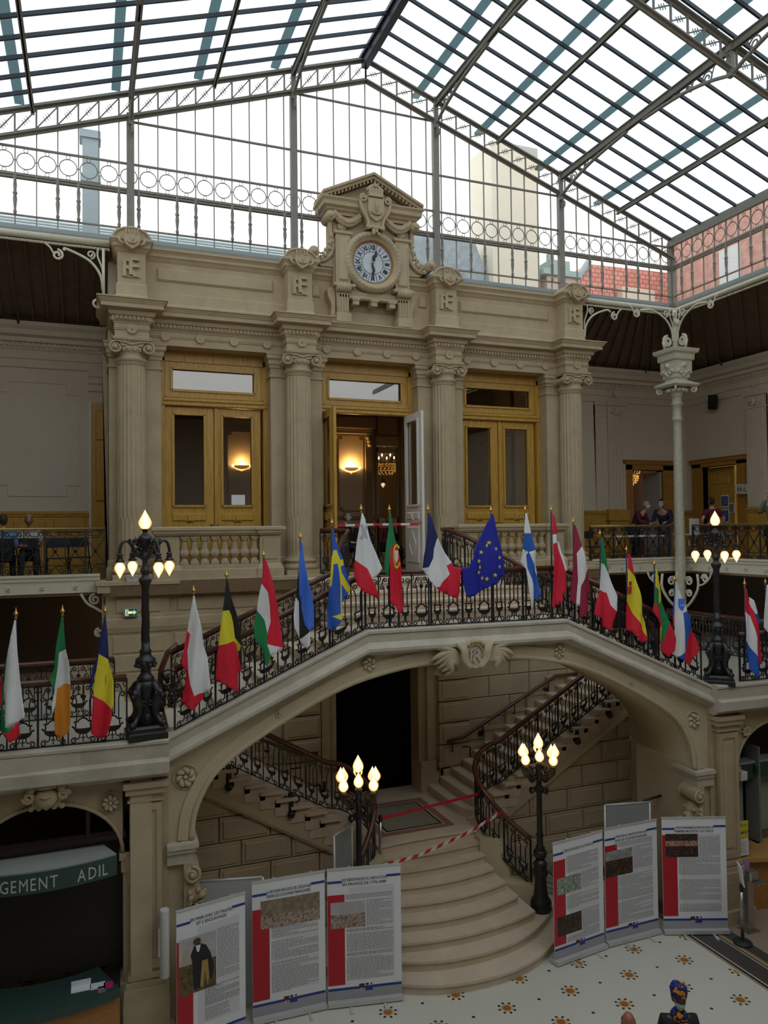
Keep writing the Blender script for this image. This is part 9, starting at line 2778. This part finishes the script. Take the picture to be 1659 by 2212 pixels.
        b.add(vs2, ff, Mw @ HR, True)
        b.obj('hair', hair, body)
    if mask is not None:
        b = MB()
        vs2 = [(x * 1.06, y * 1.05 - 0.008, z) for x, y, z in vs]
        ff = []
        for i in range(m_):
            for k in range(n_):
                f = (i * n_ + k, (i + 1) * n_ + k, (i + 1) * n_ + (k + 1) % n_, i * n_ + (k + 1) % n_)
                cy_ = sum(vs[q][1] for q in f) / 4; cz_ = sum(vs[q][2] for q in f) / 4
                if cy_ < -0.02 and -0.115 < cz_ < -0.005: ff.append(f)
        b.add(vs2, ff, Mw @ HR, True)
        b.obj('face_mask', mask, body)
    return t, body, Mw, HR, J
def cloth(nm, c): return mat(nm, c, 0.8, noise=0.12, nscale=14)
# floor level, bottom of the photo
t, body, Mw, HR, J = person('person in a blue and orange head wrap, black coat and pale mask', (6.86, 7.72, 0), radians(-22), SKD, cloth('black_coat_cloth', (0.012, 0.012, 0.014)), cloth('black_trousers', (0.015, 0.015, 0.018)), mask=MASKM, coat=True, scale=0.97)
WRAP = mat('blue_orange_wax_print', (0.015, 0.03, 0.26), 0.7)
_n = WRAP.node_tree; _b = _n.nodes['Principled BSDF']; _v = _n.nodes.new('ShaderNodeTexNoise'); _c = _n.nodes.new('ShaderNodeTexCoord'); _r = _n.nodes.new('ShaderNodeValToRGB')
_v.inputs['Scale'].default_value = 11; _r.color_ramp.interpolation = 'CONSTANT'; _e = _r.color_ramp.elements; _e[0].color = (0.012, 0.028, 0.26, 1); _e[1].position = 0.56; _e[1].color = (0.72, 0.28, 0.01, 1); _q = _e.new(0.45); _q.color = (0.006, 0.012, 0.07, 1)
_n.links.new(_c.outputs['Object'], _v.inputs['Vector']); _n.links.new(_v.outputs['Fac'], _r.inputs[0]); _n.links.new(_r.outputs[0], _b.inputs['Base Color'])
b = MB()
b.lathe([(0.085, -0.02), (0.098, 0.03), (0.105, 0.08), (0.11, 0.13), (0.095, 0.17), (0.06, 0.20), (0.01, 0.21)], 18, (0, 0.015, 0), Mw @ HR, rad=lambda a, z: 1 + 0.04 * sin(a * 3 + z * 40))
b.ball((0.03, -0.05, 0.15), 0.05, 9, 7, Mw @ HR); b.ball((-0.04, 0.03, 0.18), 0.045, 9, 7, Mw @ HR)
b.obj('head_wrap', WRAP, body)
b = MB()
b.lathe([(0.07, 1.40), (0.11, 1.44), (0.10, 1.50), (0.075, 1.54)], 16, (0, -0.01, 0), Mw, rad=lambda a, z: 1 + 0.06 * sin(a * 5))
b.prism([(-0.07, 1.46), (0.07, 1.46), (0.05, 1.12), (-0.04, 1.10)], -0.20, -0.165, 'y', Mw)
b.obj('scarf', WRAP, body)
person('bald person with dark side hair at the bottom edge of the photo', (5.93, 7.52, 0), radians(-28), SKM, cloth('dark_jacket_cloth', (0.02, 0.02, 0.024)), cloth('dark_trousers', (0.02, 0.02, 0.025)), hair=hairm((0.02, 0.015, 0.012)), bald=True, scale=1.0, coat=True)
# right gallery
person('person in a red sleeved top and dark vest with a white mask behind the table', (14.85, 18.0, GZ), radians(25), SKL, cloth('dark_red_vest', (0.10, 0.012, 0.022)), cloth('dark_trousers', (0.02, 0.02, 0.025)), hair=hairm((0.3, 0.26, 0.22)), bald=True, mask=MASKW, arms='fwd', pose='lean', scale=1.02)
person('person in a navy jacket and grey trousers bending towards the table', (15.45, 17.55, GZ), radians(-55), SKL, cloth('navy_jacket_cloth', (0.015, 0.02, 0.045)), cloth('grey_trousers', (0.11, 0.11, 0.12)), hair=hairm((0.02, 0.015, 0.012)), mask=MASKM, arms='fwd', pose='lean', scale=1.04)
person('person in a maroon T-shirt and dark shorts standing with back turned on the right gallery', (16.45, 16.75, GZ), radians(172), SKL, cloth('maroon_tshirt', (0.12, 0.012, 0.03)), cloth('plum_shorts', (0.06, 0.02, 0.03)), hair=hairm((0.04, 0.022, 0.012)), short=True, arms='hip', scale=1.0)
person('person in an olive jacket holding up a phone at the right edge', (15.8, 14.1, GZ), radians(-70), SKL, cloth('olive_jacket_cloth', (0.15, 0.16, 0.10)), cloth('dark_trousers', (0.02, 0.02, 0.025)), hair=hairm((0.10, 0.05, 0.03)), arms='up', scale=1.0)
# left gallery, seated
person('seated person in a blue shirt at the left edge of the gallery', (-1.62, 17.1, GZ), radians(180), SKL, cloth('light_blue_shirt', (0.12, 0.24, 0.42)), cloth('dark_trousers', (0.02, 0.02, 0.025)), pose='sit', hair=hairm((0.05, 0.035, 0.025)), arms='lap', scale=0.98)
person('seated person in a white top with folded arms on the left gallery', (-1.18, 17.55, GZ), radians(4), SKM, cloth('white_cotton_top', (0.55, 0.53, 0.5)), cloth('black_trousers', (0.015, 0.015, 0.018)), pose='sit', hair=hairm((0.3, 0.27, 0.24)), short=True, arms='fold', scale=0.98)
# salon, seated inside the open door
person('seated grey haired person in a pale blue mask reading inside the salon', (5.95, 18.1, GZ), radians(40), SKL, cloth('dark_jacket_cloth', (0.02, 0.02, 0.024)), cloth('dark_trousers', (0.02, 0.02, 0.025)), pose='sit', hair=hairm((0.14, 0.12, 0.11)), mask=MASKM, arms='lap', scale=1.03)
person('seated person in black with a pale mask and a bag inside the salon', (6.55, 18.5, GZ), radians(10), SKL, cloth('black_top_cloth', (0.015, 0.015, 0.018)), cloth('grey_green_trousers', (0.06, 0.06, 0.045)), pose='sit', hair=hairm((0.12, 0.06, 0.03)), mask=MASKM, arms='lap', scale=0.98)
person('seated person in a dark red top inside the salon', (7.4, 18.9, GZ), radians(15), SKM, cloth('dark_red_top', (0.16, 0.012, 0.02)), cloth('black_trousers', (0.015, 0.015, 0.018)), pose='sit', hair=hairm((0.02, 0.015, 0.012)), arms='lap', scale=0.98)
b = MB(); b.bbox(6.4, 6.7, 17.95, 18.15, GZ + 0.62, GZ + 0.82, 0.03); tag(b.obj('hand_bag', cloth('dark_brown_bag', (0.03, 0.02, 0.015))), 'dark bag on the lap of the seated person in black', 'bag')
